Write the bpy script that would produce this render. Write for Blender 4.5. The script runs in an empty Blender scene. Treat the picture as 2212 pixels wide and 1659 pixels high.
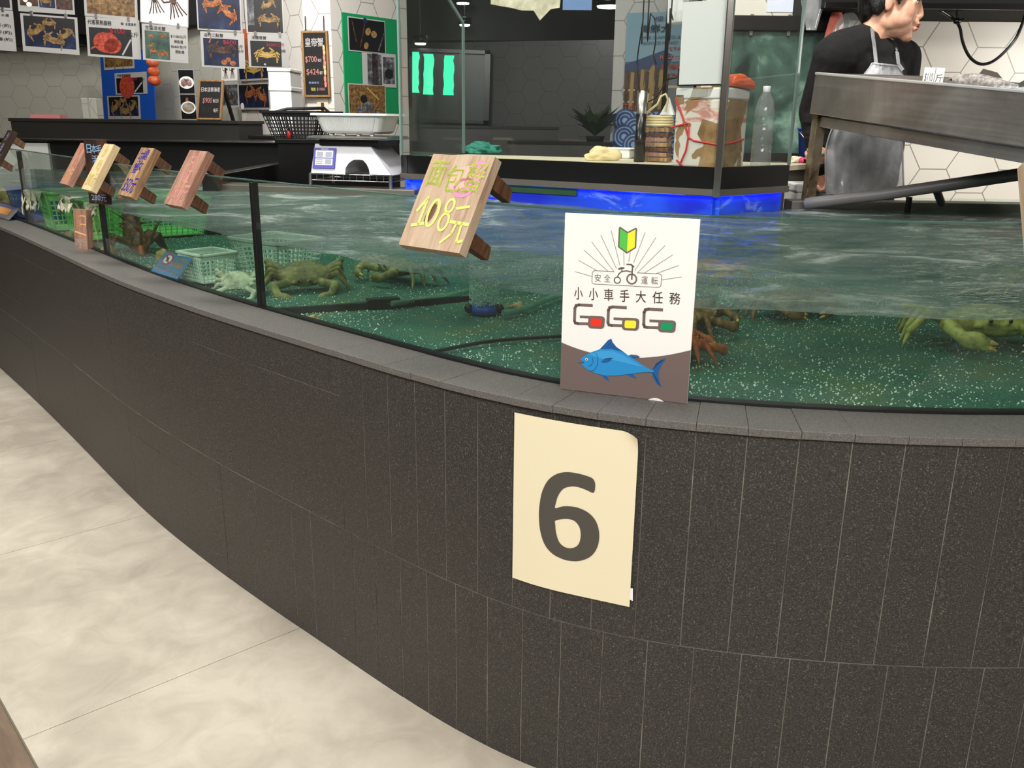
import bpy, bmesh, math, random
from math import sin, cos, pi, radians, sqrt, atan2
from mathutils import Vector, Matrix, noise
from mathutils.geometry import tessellate_polygon
random.seed(7)
SC = bpy.context.scene
COL = SC.collection
V = Vector

# ------------------------------------------------------------------ camera
CAMH = 1.115
FPX = 1910.0
PITCH = math.atan(569 / FPX)
ROLL = math.atan(0.0119)
_fw = V((0, cos(PITCH), -sin(PITCH))); _u0 = V((0, sin(PITCH), cos(PITCH))); _r0 = V((1, 0, 0))
CR = _r0 * cos(ROLL) + _u0 * sin(ROLL)
CU = -_r0 * sin(ROLL) + _u0 * cos(ROLL)
cam = bpy.data.cameras.new('camera'); camo = bpy.data.objects.new('camera', cam); COL.objects.link(camo)
cam.sensor_width = 36; cam.lens = FPX / 2212 * 36; cam.clip_start = 0.02
_m = Matrix((CR, CU, -_fw)).transposed().to_4x4(); _m.translation = (0, 0, CAMH)
camo.matrix_world = _m
SC.camera = camo
def _ray(x, y): return _fw + CR * ((x - 1106) / FPX) - CU * ((y - 829.5) / FPX)
def PY(x, y, Y): d = _ray(x, y); return d * (Y / d.y) + V((0, 0, CAMH))      # sight line met by the vertical plane at distance Y
def PZ(x, y, z): d = _ray(x, y); return d * ((z - CAMH) / d.z) + V((0, 0, CAMH))  # sight line met by the level z

# ------------------------------------------------------------------ world, exposure, lights
SC.view_settings.view_transform = 'Standard'; SC.view_settings.look = 'None'
SC.view_settings.exposure = 0.9; SC.view_settings.gamma = 1.0
SC.view_settings.use_curve_mapping = False
try:
    SC.cycles.max_bounces = 10; SC.cycles.transparent_max_bounces = 32; SC.cycles.sample_clamp_indirect = 6
    SC.cycles.caustics_reflective = False; SC.cycles.caustics_refractive = False
except Exception: pass
w = bpy.data.worlds.new('world'); SC.world = w; w.use_nodes = True
w.node_tree.nodes['Background'].inputs[0].default_value = (1.0, 0.96, 0.9, 1)
w.node_tree.nodes['Background'].inputs[1].default_value = 0.16
def area(name, loc, target, size, power, color=(1, .93, .84), sizey=None, spread=180):
    L = bpy.data.lights.new(name, 'AREA'); L.energy = power; L.color = color
    L.shape = 'RECTANGLE' if sizey else 'DISK'; L.size = size
    if sizey: L.size_y = sizey
    L.spread = radians(spread)
    o = bpy.data.objects.new(name, L); COL.objects.link(o); o.location = loc
    o.rotation_euler = (V(target) - V(loc)).to_track_quat('-Z', 'Y').to_euler()
    return o
area('corridor_light', (0.2, -1.6, 2.95), (0.1, 1.4, 0.5) , 2.6, 138, (1, .96, .9), 1.4)
area('corridor_light_left', (-2.6, 0.8, 2.95), (-1.8, 2.6, 0.4), 1.8, 74, (1, .965, .91), 1.0)
area('tank_light', (0.2, 1.7, 2.95), (0.2, 1.9, 0.8), 1.2, 10, (1, .965, .91), .5)
area('tank_light_left', (-1.7, 3.0, 2.95), (-1.6, 3.2, 0.8), 1.2, 26, (1, .965, .91), .5)
area('scale_fill', (-.5, 2.7, 2.9), (-.5, 3.3, 1.0), .25, 3.5, (1, .97, .93), None, 70)  # added fill that brightens the colander tray and scale
area('stall_light', (0.85, 2.5, 2.92), (1.9, 4.0, 0.9), .35, 9.5, (1, .97, .92), .35, 100)
area('hood_fill', (2.7, 3.2, 1.42), (1.9, 4.1, 1.5), .3, 5, (1, .96, .9), .3)  # unseen fill, added to brighten the wall tiles below the hood
area('column_light', (-1.0, 4.3, 2.9), (-1.5, 6.3, 1.3), .4, 15, (1, .97, .94), .4, 90)
area('back_light', (-3.2, 6.2, 2.85), (-3.0, 8.0, 1.2), .5, 11, (1, .95, .86), .5)
area('kiosk_light', (.3, 3.0, 2.7), (.3, 3.0, 1.0), .5, 8, (1, .96, .88), .5)

# ------------------------------------------------------------------ materials
def lin(c):
    c = c / 255.0
    return c / 12.92 if c <= .04045 else ((c + .055) / 1.055) ** 2.4
def C(r, g, b): return (lin(r), lin(g), lin(b), 1)
class NT:
    def __init__(s, name):
        s.m = bpy.data.materials.new(name); s.m.use_nodes = True
        s.t = s.m.node_tree; s.t.nodes.clear()
        s.out = s.n('ShaderNodeOutputMaterial')
    def n(s, typ, **kw):
        nd = s.t.nodes.new(typ)
        for k, v in kw.items():
            if k == 'op': nd.operation = v
            else: setattr(nd, k, v)
        return nd
    def l(s, a, b): s.t.links.new(a, b)
    def put(s, sock, v):
        if hasattr(v, 'is_output') or isinstance(v, bpy.types.NodeSocket): s.l(v, sock)
        else: sock.default_value = v
    def math(s, op, a, b=0.0, c=0.0):
        nd = s.n('ShaderNodeMath', op=op); s.put(nd.inputs[0], a); s.put(nd.inputs[1], b); s.put(nd.inputs[2], c); return nd.outputs[0]
    def vmath(s, op, a, b=None):
        nd = s.n('ShaderNodeVectorMath', op=op); s.put(nd.inputs[0], a)
        if b is not None: s.put(nd.inputs[1], b)
        return nd.outputs['Value'] if op in ('DOT_PRODUCT', 'LENGTH') else nd.outputs[0]
    def obj(s, scale=(1, 1, 1)):
        t = s.n('ShaderNodeTexCoord'); mp = s.n('ShaderNodeMapping'); mp.inputs['Scale'].default_value = scale
        s.l(t.outputs['Object'], mp.inputs[0]); return mp.outputs[0]
    def noise(s, vec, scale, detail=4, rough=.55, dist=0):
        nd = s.n('ShaderNodeTexNoise'); s.l(vec, nd.inputs['Vector']); nd.inputs['Scale'].default_value = scale
        nd.inputs['Detail'].default_value = detail; nd.inputs['Roughness'].default_value = rough
        nd.inputs['Distortion'].default_value = dist; return nd.outputs[0]
    def vor(s, vec, scale, feature='F1', out='Distance'):
        nd = s.n('ShaderNodeTexVoronoi', feature=feature); s.l(vec, nd.inputs['Vector']); nd.inputs['Scale'].default_value = scale
        return nd.outputs[out]
    def ramp(s, f, stops, interp='LINEAR'):
        nd = s.n('ShaderNodeValToRGB'); nd.color_ramp.interpolation = interp
        e = nd.color_ramp.elements
        while len(e) < len(stops): e.new(.5)
        for i, (p, c) in enumerate(stops): e[i].position = p; e[i].color = c if len(c) == 4 else (*c, 1)
        s.l(f, nd.inputs[0]); return nd.outputs[0]
    def mix(s, f, a, b, blend='MIX'):
        nd = s.n('ShaderNodeMix', data_type='RGBA', blend_type=blend)
        s.put(nd.inputs[0], f); s.put(nd.inputs[6], a); s.put(nd.inputs[7], b); return nd.outputs[2]
    def bump(s, h, strength, dist=.01):
        nd = s.n('ShaderNodeBump'); nd.inputs['Strength'].default_value = strength; nd.inputs['Distance'].default_value = dist
        s.l(h, nd.inputs['Height']); return nd.outputs[0]
    def bsdf(s, col, rough=.6, metal=0, spec=.5, normal=None, **kw):
        b = s.n('ShaderNodeBsdfPrincipled'); s.put(b.inputs['Base Color'], col); s.put(b.inputs['Roughness'], rough)
        s.put(b.inputs['Metallic'], metal); b.inputs['Specular IOR Level'].default_value = spec
        if normal is not None: s.l(normal, b.inputs['Normal'])
        for k, v in kw.items(): s.put(b.inputs[k], v)
        return b.outputs[0]
    def schlick(s, f0, normal=None):
        lw = s.n('ShaderNodeLayerWeight'); lw.inputs[0].default_value = .5
        if normal is not None: s.l(normal, lw.inputs['Normal'])
        return s.math('ADD', s.math('MULTIPLY', s.math('POWER', lw.outputs['Facing'], 5.0), .9 - f0), f0)
    def end(s, surf): s.l(surf, s.out.inputs[0]); return s.m
def flat(name, col, rough=.6, metal=0, spec=.5, var=.10, scale=12, **kw):
    "one colour with a little natural mottling"
    t = NT(name); v = t.obj(); f = t.noise(v, scale, 3)
    c = t.mix(t.math('MULTIPLY', f, var * 2), col, (col[0] * .45, col[1] * .45, col[2] * .45, 1))
    return t.end(t.bsdf(c, rough, metal, spec, **kw))
def mottled(name, stops, scale, rough=.7, detail=5, stretch=(1, 1, 1), bump=0, dist=.3, spec=.4, **kw):
    t = NT(name); v = t.obj(stretch); f = t.noise(v, scale, detail, .6, dist)
    n = t.bump(f, bump, .01) if bump else None
    return t.end(t.bsdf(t.ramp(f, stops), rough, 0, spec, n, **kw))
def glow(name, col, strength):
    t = NT(name); e = t.n('ShaderNodeEmission'); e.inputs[0].default_value = col; e.inputs[1].default_value = strength
    return t.end(e.outputs[0])
def see_through(name, tint, gloss=.9, rough=.02, haze=0.0, hazecol=(.8, .8, .8, 1), ior=1.45, hazescale=6):
    t = NT(name)
    tr = t.n('ShaderNodeBsdfTransparent'); tr.inputs[0].default_value = tint
    gl = t.n('ShaderNodeBsdfGlossy'); gl.inputs['Roughness'].default_value = rough; gl.inputs[0].default_value = (gloss, gloss, gloss, 1)
    fr = t.schlick(((ior - 1) / (ior + 1)) ** 2)
    m = t.n('ShaderNodeMixShader'); t.l(fr, m.inputs[0]); t.l(tr.outputs[0], m.inputs[1]); t.l(gl.outputs[0], m.inputs[2])
    s = m.outputs[0]
    if haze:
        d = t.n('ShaderNodeBsdfDiffuse'); d.inputs[0].default_value = hazecol
        f = t.math('MULTIPLY', t.noise(t.obj(), hazescale, 5, .6, .5), haze)
        m2 = t.n('ShaderNodeMixShader'); t.l(f, m2.inputs[0]); t.l(s, m2.inputs[1]); t.l(d.outputs[0], m2.inputs[2]); s = m2.outputs[0]
    return t.end(s)
def wood(name, dark, mid, light, rough=.6):
    t = NT(name); v = t.obj((1, 1, .13)); f = t.noise(v, 55, 5, .6, .8); g = t.noise(v, 190, 3, .6, .2)
    h = t.math('ADD', t.math('MULTIPLY', f, .7), t.math('MULTIPLY', g, .3))
    c = t.ramp(h, [(.3, dark), (.48, mid), (.66, light)])
    return t.end(t.bsdf(c, rough, 0, .3, t.bump(h, .4, .002)))
def hex_tile(name, face, grout, size=.2, gw=.018, rough=.35):
    t = NT(name); tc = t.n('ShaderNodeTexCoord'); sp = t.n('ShaderNodeSeparateXYZ'); t.l(tc.outputs['Object'], sp.inputs[0])
    cb = t.n('ShaderNodeCombineXYZ')
    t.l(t.math('DIVIDE', sp.outputs[2], size), cb.inputs[0]); t.l(t.math('DIVIDE', sp.outputs[0], size), cb.inputs[1])
    S = (1, 1.7320508, 1); Hh = (.5, .8660254, 0)
    def cell(off):
        p = t.vmath('ADD', cb.outputs[0], off); nd = t.n('ShaderNodeVectorMath', op='WRAP')
        t.l(p, nd.inputs[0]); nd.inputs[1].default_value = (.5, .8660254, .5); nd.inputs[2].default_value = (-.5, -.8660254, -.5)
        return nd.outputs[0]
    a = cell((100, 173.20508, 0)); b = cell((100.5, 173.20508 + .8660254, 0))
    la = t.vmath('LENGTH', a); lb = t.vmath('LENGTH', b); k = t.math('LESS_THAN', la, lb)
    m = t.n('ShaderNodeMix', data_type='VECTOR'); t.l(k, m.inputs[0]); t.l(b, m.inputs[4]); t.l(a, m.inputs[5])
    g = t.vmath('ABSOLUTE', m.outputs[1]); sx = t.n('ShaderNodeSeparateXYZ'); t.l(g, sx.inputs[0])
    hd = t.math('MAXIMUM', sx.outputs[0], t.vmath('DOT_PRODUCT', g, (.5, .8660254, 0)))
    e = t.math('GREATER_THAN', hd, .5 - gw)
    f = t.noise(t.obj(), 3, 3)
    fc = t.mix(t.math('MULTIPLY', f, .25), face, (face[0] * .7, face[1] * .7, face[2] * .68, 1))
    return t.end(t.bsdf(t.mix(e, fc, grout), rough, 0, .4))

M = {}
# speckled dark stone of the tank
t = NT('dark_stone'); v = t.obj(); f1 = t.noise(v, 420, 2, .7); f2 = t.noise(v, 5, 4); f3 = t.noise(v, 900, 1, .5)
c = t.ramp(f1, [(.36, C(36, 34, 33)), (.52, C(56, 53, 51)), (.64, C(80, 77, 74)), (.74, C(140, 136, 131))])
c = t.mix(t.math('MULTIPLY', f2, .35), c, C(52, 49, 40))
M['stone'] = t.end(t.bsdf(c, .48, 0, .45, t.bump(f3, .35, .002)))
t = NT('coping_stone'); v = t.obj(); f1 = t.noise(v, 500, 2, .7); f2 = t.noise(v, 7, 4)
c = t.ramp(f1, [(.35, C(80, 79, 78)), (.55, C(103, 101, 99)), (.75, C(134, 132, 129))])
c = t.mix(t.math('MULTIPLY', f2, .25), c, C(104, 96, 82))
M['coping'] = t.end(t.bsdf(c, .5, 0, .5, t.bump(f1, .2, .002)))
M['grout'] = mottled('grout', [(.35, C(84, 80, 74)), (.6, C(124, 118, 110)), (.8, C(172, 166, 157))], 9, .9)
M['black'] = flat('black_gloss', C(14, 14, 15), .25, 0, .5, .05)
M['blackmat'] = flat('black_matte', C(20, 20, 20), .8, 0, .2, .05)
M['silicone'] = flat('black_silicone', C(12, 13, 12), .4)
# floor tiles
t = NT('floor_tile'); v = t.obj(); f1 = t.noise(v, 2.2, 6, .55, .6); f2 = t.noise(v, 60, 4, .6); f3 = t.noise(v, 9, 5, .6, .8)
h = t.math('ADD', t.math('MULTIPLY', f1, .55), t.math('MULTIPLY', f3, .45))
c = t.ramp(h, [(.36, C(170, 161, 147)), (.48, C(192, 183, 167)), (.62, C(214, 205, 189))])
c = t.mix(t.math('MULTIPLY', f2, .3), c, C(186, 177, 162))
M['floor'] = t.end(t.bsdf(c, .5, 0, .4, t.bump(f2, .05, .002)))
M['floordark'] = mottled('dark_floor_plank', [(.3, C(94, 78, 62)), (.6, C(124, 106, 88)), (.8, C(140, 122, 104))], 30, .6, 5, (1, .15, 1))
M['white'] = flat('white_plastic', C(240, 240, 240), .35, var=.02)
M['foam'] = flat('white_foam', C(236, 236, 232), .8, var=.03, scale=40)
M['paper'] = flat('white_paper', C(244, 243, 240), .6, var=.02)
M['sheet'] = flat('laminated_paper', C(170, 169, 167), .3, var=.05)
M['cream'] = flat('cream_paper', C(236, 226, 194), .8, var=.02, scale=3)
M['ink'] = flat('grey_ink', C(78, 74, 68), .8, var=.03, scale=3)
M['taupe'] = flat('taupe_ink', C(112, 96, 92), .6, var=.03)
M['hexR'] = hex_tile('white_hex_tile', C(222, 216, 206), C(128, 122, 112), .196, .012)
M['hexL'] = hex_tile('pale_hex_tile', C(192, 191, 180), C(150, 149, 138), .196, .010)
M['hexG'] = hex_tile('grey_hex_tile', C(84, 84, 84), C(64, 64, 64), .196, .014)
# steel
t = NT('brushed_steel'); v = t.obj((.3, 4, 8)); f = t.noise(v, 12, 5); g = t.noise(t.obj(), 5, 5, .6, .5)
c = t.ramp(g, [(.3, C(166, 158, 154)), (.55, C(194, 188, 184)), (.75, C(222, 218, 214))])
M['steel'] = t.end(t.bsdf(c, t.math('ADD', t.math('MULTIPLY', f, .25), .22), .95, .5))
M['steeldull'] = flat('dull_steel', C(120, 114, 106), .5, .7, var=.25, scale=8)
M['rusty'] = mottled('stained_steel', [(.35, C(74, 60, 44)), (.5, C(128, 114, 92)), (.7, C(160, 150, 134))], 14, .4, 5, Metallic=.6)
M['chrome'] = flat('chrome', C(200, 198, 194), .18, 1)
M['glass'] = see_through('clear_glass', (.93, .975, .95, 1), .9, .01, .03, C(150, 160, 155))
M['kglass'] = see_through('kiosk_glass', (.955, .972, .962, 1), .9, .02, .025, C(140, 150, 144), hazescale=3)
M['glassedge'] = see_through('green_glass_edge', (.35, .62, .52, 1), .6, .08, .5, C(120, 150, 140))
M['plastic'] = see_through('clear_plastic', (.88, .9, .9, 1), .9, .08, .35, C(225, 228, 228), 1.5, 20)
M['acrylic'] = see_through('clear_acrylic', (.96, .97, .97, 1), .8, .03, .04, C(225, 228, 228), 1.49, 20)
M['film'] = see_through('apron_film', (.62, .63, .64, 1), .9, .18, .95, C(222, 224, 228), 1.5, 7)
# pool water
t = NT('tank_water'); v = t.obj(); geo = t.n('ShaderNodeNewGeometry'); sp = t.n('ShaderNodeSeparateXYZ'); t.l(geo.outputs['True Normal'], sp.inputs[0])
topm = t.math('GREATER_THAN', t.math('ABSOLUTE', sp.outputs[2]), .5)
vs = t.obj((.7, 1.25, 1)); b1 = t.noise(vs, 26, 4, .6, .6); b2 = t.noise(vs, 90, 2, .5, .3)
hh = t.math('ADD', b1, t.math('MULTIPLY', b2, .35)); nrm = t.bump(hh, .8, .014)
tr = t.n('ShaderNodeBsdfTransparent'); tr.inputs[0].default_value = (.86, .95, .91, 1)
gl = t.n('ShaderNodeBsdfGlossy'); gl.inputs['Roughness'].default_value = .06; t.l(nrm, gl.inputs['Normal']); gl.inputs[0].default_value = (.95, .97, .96, 1)
frw = t.schlick(.02, nrm)
mx = t.n('ShaderNodeMixShader'); t.l(t.math('MULTIPLY', frw, t.math('ADD', t.math('MULTIPLY', topm, .9), .1)), mx.inputs[0]); t.l(tr.outputs[0], mx.inputs[1]); t.l(gl.outputs[0], mx.inputs[2])
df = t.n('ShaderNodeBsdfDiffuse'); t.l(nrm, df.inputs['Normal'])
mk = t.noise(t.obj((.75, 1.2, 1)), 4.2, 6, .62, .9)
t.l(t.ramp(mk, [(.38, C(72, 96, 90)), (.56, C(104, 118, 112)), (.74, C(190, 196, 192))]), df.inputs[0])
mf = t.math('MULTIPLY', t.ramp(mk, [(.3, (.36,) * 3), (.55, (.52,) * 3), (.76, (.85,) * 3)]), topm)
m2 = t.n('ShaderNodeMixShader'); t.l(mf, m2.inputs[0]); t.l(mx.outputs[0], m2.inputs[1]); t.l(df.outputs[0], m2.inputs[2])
va = t.n('ShaderNodeVolumeAbsorption'); va.inputs['Color'].default_value = (.52, .87, .74, 1); va.inputs['Density'].default_value = .6
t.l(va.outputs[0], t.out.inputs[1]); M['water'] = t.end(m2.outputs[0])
# gravel bed
t = NT('tank_gravel'); v = t.obj(); f1 = t.noise(v, 6, 5, .6, .5); f2 = t.vor(v, 230); f3 = t.noise(v, 300, 2)
c = t.ramp(f1, [(.32, C(18, 66, 54)), (.5, C(34, 94, 78)), (.66, C(84, 100, 58))])
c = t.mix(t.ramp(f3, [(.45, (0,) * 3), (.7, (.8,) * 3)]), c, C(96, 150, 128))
M['bed'] = t.end(t.bsdf(c, .6, 0, .5, t.bump(f2, .8, .004)))
M['sparkle'] = flat('bed_sparkles', C(235, 240, 228), .25, 0, .8, var=.05)

# ------------------------------------------------------------------ mesh helpers
I4 = Matrix.Identity(4)
def _tag(o, label=None, cat=None, group=None, kind=None):
    if label: o['label'] = label
    if cat: o['category'] = cat
    if group: o['group'] = group
    if kind: o['kind'] = kind
    return o
def thing(name, label, cat, mat=None, group=None):
    o = bpy.data.objects.new(name, None); COL.objects.link(o); o.empty_display_size = .05
    if mat is not None: o.matrix_world = mat if isinstance(mat, Matrix) else Matrix.Translation(mat)
    return _tag(o, label, cat, group)
def frame(bl, br, tl):
    "local frame at bl: x along the bottom edge, z up the face, y away from the viewer; returns matrix, width, height"
    bl, br, tl = V(bl), V(br), V(tl); x = br - bl; wd = x.length; x.normalize()
    z = tl - bl; z = z - x * z.dot(x); h = z.length; z.normalize(); y = z.cross(x)
    m = Matrix((x, y, z)).transposed().to_4x4(); m.translation = bl
    return m, wd, h
def at(loc, yaw=0, tilt=0, roll=0):
    return Matrix.Translation(loc) @ Matrix.Rotation(yaw, 4, 'Z') @ Matrix.Rotation(tilt, 4, 'X') @ Matrix.Rotation(roll, 4, 'Y')
class MB:
    def __init__(s): s.v = []; s.f = []; s.mi = []; s.sm = []; s.T = I4
    def add(s, vs, fs, mat=0, smooth=False):
        b = len(s.v)
        s.v += [s.T @ V(p) for p in vs]
        for f in fs: s.f.append([i + b for i in f]); s.mi.append(mat); s.sm.append(smooth)
        return s
    def box(s, c, d, mat=0, m=None):
        m = m or I4; x, y, z = d[0] / 2, d[1] / 2, d[2] / 2
        P = [m @ V((i * x, j * y, k * z)) + V(c) for k in (-1, 1) for j in (-1, 1) for i in (-1, 1)]
        return s.add(P, [(0, 2, 3, 1), (4, 5, 7, 6), (0, 1, 5, 4), (2, 6, 7, 3), (0, 4, 6, 2), (1, 3, 7, 5)], mat)
    def b2(s, lo, hi, mat=0):
        return s.box([(a + b) / 2 for a, b in zip(lo, hi)], [abs(b - a) for a, b in zip(lo, hi)], mat)
    def beam(s, a, b, w, h, mat=0, up=(0, 0, 1)):
        a, b = V(a), V(b); y = (b - a).normalized(); x = y.cross(V(up))
        if x.length < 1e-4: x = V((1, 0, 0))
        x.normalize(); z = x.cross(y)
        P = []
        for p in (a, b):
            for i, k in ((-1, -1), (1, -1), (1, 1), (-1, 1)): P.append(p + x * (i * w / 2) + z * (k * h / 2))
        return s.add(P, [(3, 2, 1, 0), (4, 5, 6, 7), (0, 1, 5, 4), (1, 2, 6, 5), (2, 3, 7, 6), (3, 0, 4, 7)], mat)
    def tube(s, pts, r, n=8, mat=0, cap=True, smooth=True):
        pts = [V(p) for p in pts]; R = r if isinstance(r, (list, tuple)) else [r] * len(pts)
        ref = V((0, 0, 1)); P = []
        for i, p in enumerate(pts):
            d = (pts[min(i + 1, len(pts) - 1)] - pts[max(i - 1, 0)]).normalized()
            if abs(d.dot(ref)) > .95: ref = V((1, 0, 0)) if abs(d.x) < .9 else V((0, 1, 0))
            u = d.cross(ref).normalized(); w_ = u.cross(d)
            ref = w_
            for k in range(n): a = 2 * pi * k / n; P.append(p + u * (cos(a) * R[i]) + w_ * (sin(a) * R[i]))
        F = [(i * n + k, i * n + (k + 1) % n, (i + 1) * n + (k + 1) % n, (i + 1) * n + k) for i in range(len(pts) - 1) for k in range(n)]
        s.add(P, F, mat, smooth)
        if cap: s.add(P[:n], [tuple(range(n))], mat); s.add(P[-n:], [tuple(range(n - 1, -1, -1))], mat)
        return s
    def lathe(s, prof, c=(0, 0, 0), n=24, mat=0, smooth=True, m=None):
        m = m or I4; P = [m @ V((r * cos(2 * pi * k / n), r * sin(2 * pi * k / n), z)) + V(c) for r, z in prof for k in range(n)]
        F = [(i * n + k, i * n + (k + 1) % n, (i + 1) * n + (k + 1) % n, (i + 1) * n + k) for i in range(len(prof) - 1) for k in range(n)]
        return s.add(P, F, mat, smooth)
    def ell(s, c, r, mat=0, m=None, nu=14, nv=9):
        m = m or I4; c = V(c); P = [c + m @ V((0, 0, -r[2]))]
        for j in range(1, nv):
            a = -pi / 2 + pi * j / nv
            for k in range(nu):
                b = 2 * pi * k / nu; P.append(c + m @ V((r[0] * cos(a) * cos(b), r[1] * cos(a) * sin(b), r[2] * sin(a))))
        P.append(c + m @ V((0, 0, r[2]))); L = len(P) - 1; F = []
        for k in range(nu):
            F.append((0, 1 + (k + 1) % nu, 1 + k)); F.append((L, L - nu + k, L - nu + (k + 1) % nu))
            for j in range(nv - 2):
                a = 1 + j * nu; F.append((a + k, a + (k + 1) % nu, a + nu + (k + 1) % nu, a + nu + k))
        return s.add(P, F, mat, True)
    def cap(s, a, b, ra, rb, mat=0, n=12):
        "tapered limb with round ends"
        a, b = V(a), V(b); d = (b - a).normalized(); L = [];R = []
        for i in range(5): t_ = pi / 2 * (1 - i / 4); L.append(a - d * (ra * sin(t_))); R.append(max(ra * cos(t_), 1e-4))
        for i in range(5): t_ = pi / 2 * i / 4; L.append(b + d * (rb * sin(t_))); R.append(max(rb * cos(t_), 1e-4))
        return s.tube(L, R, n, mat)
    def chain(s, pts, rs, mat=0, n=12):
        for i in range(len(pts) - 1): s.cap(pts[i], pts[i + 1], rs[i], rs[i + 1], mat, n)
        return s
    # flat printing on the face y = 0 of a sheet: lay counts thin ink layers towards the viewer
    def poly2(s, pts, lay=1, mat=0, holes=()):
        loops = [[V((p[0], p[1], 0)) for p in pts]] + [[V((p[0], p[1], 0)) for p in h] for h in holes]
        al = [p for l_ in loops for p in l_]; tri = tessellate_polygon(loops); y = -lay * .0004; out = []
        for a, b, c_ in tri:
            n_ = (al[b] - al[a]).cross(al[c_] - al[a]).z
            out.append((a, b, c_) if n_ > 0 else (a, c_, b))
        return s.add([(p.x, y, p.y) for p in al], out, mat)
    def rect(s, x0, z0, x1, z1, lay=1, mat=0):
        y = -lay * .0004; return s.add([(x0, y, z0), (x1, y, z0), (x1, y, z1), (x0, y, z1)], [(0, 1, 2, 3)], mat)
    def disc(s, x, z, rx, rz=None, lay=1, mat=0, n=20, a0=0, rot=0):
        rz = rz or rx; P = []
        for k in range(n):
            a = 2 * pi * k / n; u, w_ = rx * cos(a), rz * sin(a); P.append((x + u * cos(rot) - w_ * sin(rot), -lay * .0004, z + u * sin(rot) + w_ * cos(rot)))
        return s.add(P, [tuple(range(n))], mat)
    def line(s, pts, w_, lay=1, mat=0, closed=False):
        y = -lay * .0004; n_ = len(pts)
        segs = [(i, (i + 1) % n_) for i in range(n_ if closed else n_ - 1)]
        for i, j in segs:
            a, b = V(pts[i]), V(pts[j]); d = b - a
            if d.length < 1e-7: continue
            d.normalize(); q = V((-d.y, d.x)) * (w_ / 2); a = a - d * (w_ * .35); b = b + d * (w_ * .35)
            s.add([(a.x + q.x, y, a.y + q.y), (a.x - q.x, y, a.y - q.y), (b.x - q.x, y, b.y - q.y), (b.x + q.x, y, b.y + q.y)], [(0, 1, 2, 3)], mat)
        return s
    def ring(s, x, z, r, w_, lay=1, mat=0, n=28, rz=None):
        rz = rz or r
        o = [(x + (r + w_ / 2) * cos(2 * pi * k / n), z + (rz + w_ / 2) * sin(2 * pi * k / n)) for k in range(n)]
        i = [(x + (r - w_ / 2) * cos(2 * pi * k / n), z + (rz - w_ / 2) * sin(2 * pi * k / n)) for k in range(n)]
        y = -lay * .0004
        return s.add([(p[0], y, p[1]) for p in o + i], [(k, (k + 1) % n, n + (k + 1) % n, n + k) for k in range(n)], mat)
    def text(s, body, x, z, h, lay=1, mat=0, align='CENTER', wide=1.0, slant=0, bold=0, width=None, rot=0):
        vs, fs = glyphs(body)
        if not vs: return s
        x0 = min(p[0] for p in vs); x1 = max(p[0] for p in vs); z0 = min(p[1] for p in vs); z1 = max(p[1] for p in vs)
        k = h / max(z1 - z0, 1e-6); kw = k * wide
        if width: kw = width / max(x1 - x0, 1e-6)
        if bold:
            for du, dw in ((-1, 0), (1, 0), (0, -1), (0, 1)): s.text(body, x + du * bold * h * .6, z + dw * bold * h * .6, h, lay, mat, align, wide, slant, 0, width, rot)
        ox = {'CENTER': -(x0 + x1) / 2, 'LEFT': -x0, 'RIGHT': -x1}[align]; y = -lay * .0004; P = []
        for p in vs:
            u = (p[0] + ox) * kw + slant * (p[1] - z0) * k; w_ = (p[1] - (z0 + z1) / 2) * k
            P.append((x + u * cos(rot) - w_ * sin(rot), y, z + u * sin(rot) + w_ * cos(rot)))
        return s.add(P, fs, mat)
    def build(s, name, mats, parent=None, mat=None, bevel=0, seg=2, world=False, subsurf=0):
        me = bpy.data.meshes.new(name)
        vs = s.v
        if world and parent is not None: inv = parent.matrix_world.inverted(); vs = [inv @ p for p in vs]
        me.from_pydata([tuple(p) for p in vs], [], s.f)
        for m_ in (mats if isinstance(mats, (list, tuple)) else [mats]): me.materials.append(M[m_] if isinstance(m_, str) else m_)
        me.polygons.foreach_set('material_index', s.mi); me.polygons.foreach_set('use_smooth', s.sm); me.update()
        o = bpy.data.objects.new(name, me); COL.objects.link(o)
        if parent is not None: o.parent = parent
        elif mat is not None: o.matrix_world = mat
        if bevel:
            b = o.modifiers.new('bevel', 'BEVEL'); b.width = bevel; b.segments = seg; b.limit_method = 'ANGLE'; b.angle_limit = radians(40)
        if subsurf: q = o.modifiers.new('sub', 'SUBSURF'); q.levels = q.render_levels = subsurf
        return o
    def fuse(s, name, mats, parent=None, mat=None, voxel=.004, smooth=4, world=False, decimate=0):
        "melt all the pieces into ONE continuous skin"
        tmp = s.build('tmp', mats, None); r = tmp.modifiers.new('r', 'REMESH'); r.mode = 'VOXEL'; r.voxel_size = voxel
        if smooth: q = tmp.modifiers.new('s', 'SMOOTH'); q.iterations = smooth; q.factor = .5
        bpy.context.view_layer.update()
        me = bpy.data.meshes.new_from_object(tmp.evaluated_get(bpy.context.evaluated_depsgraph_get()))
        bpy.data.objects.remove(tmp)
        if world and parent is not None: me.transform(parent.matrix_world.inverted())
        me.materials.clear()
        for m_ in (mats if isinstance(mats, (list, tuple)) else [mats]): me.materials.append(M[m_] if isinstance(m_, str) else m_)
        me.polygons.foreach_set('use_smooth', [True] * len(me.polygons)); me.name = name; me.update()
        o = bpy.data.objects.new(name, me); COL.objects.link(o)
        if parent is not None: o.parent = parent
        elif mat is not None: o.matrix_world = mat
        return o
_G = {}
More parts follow.
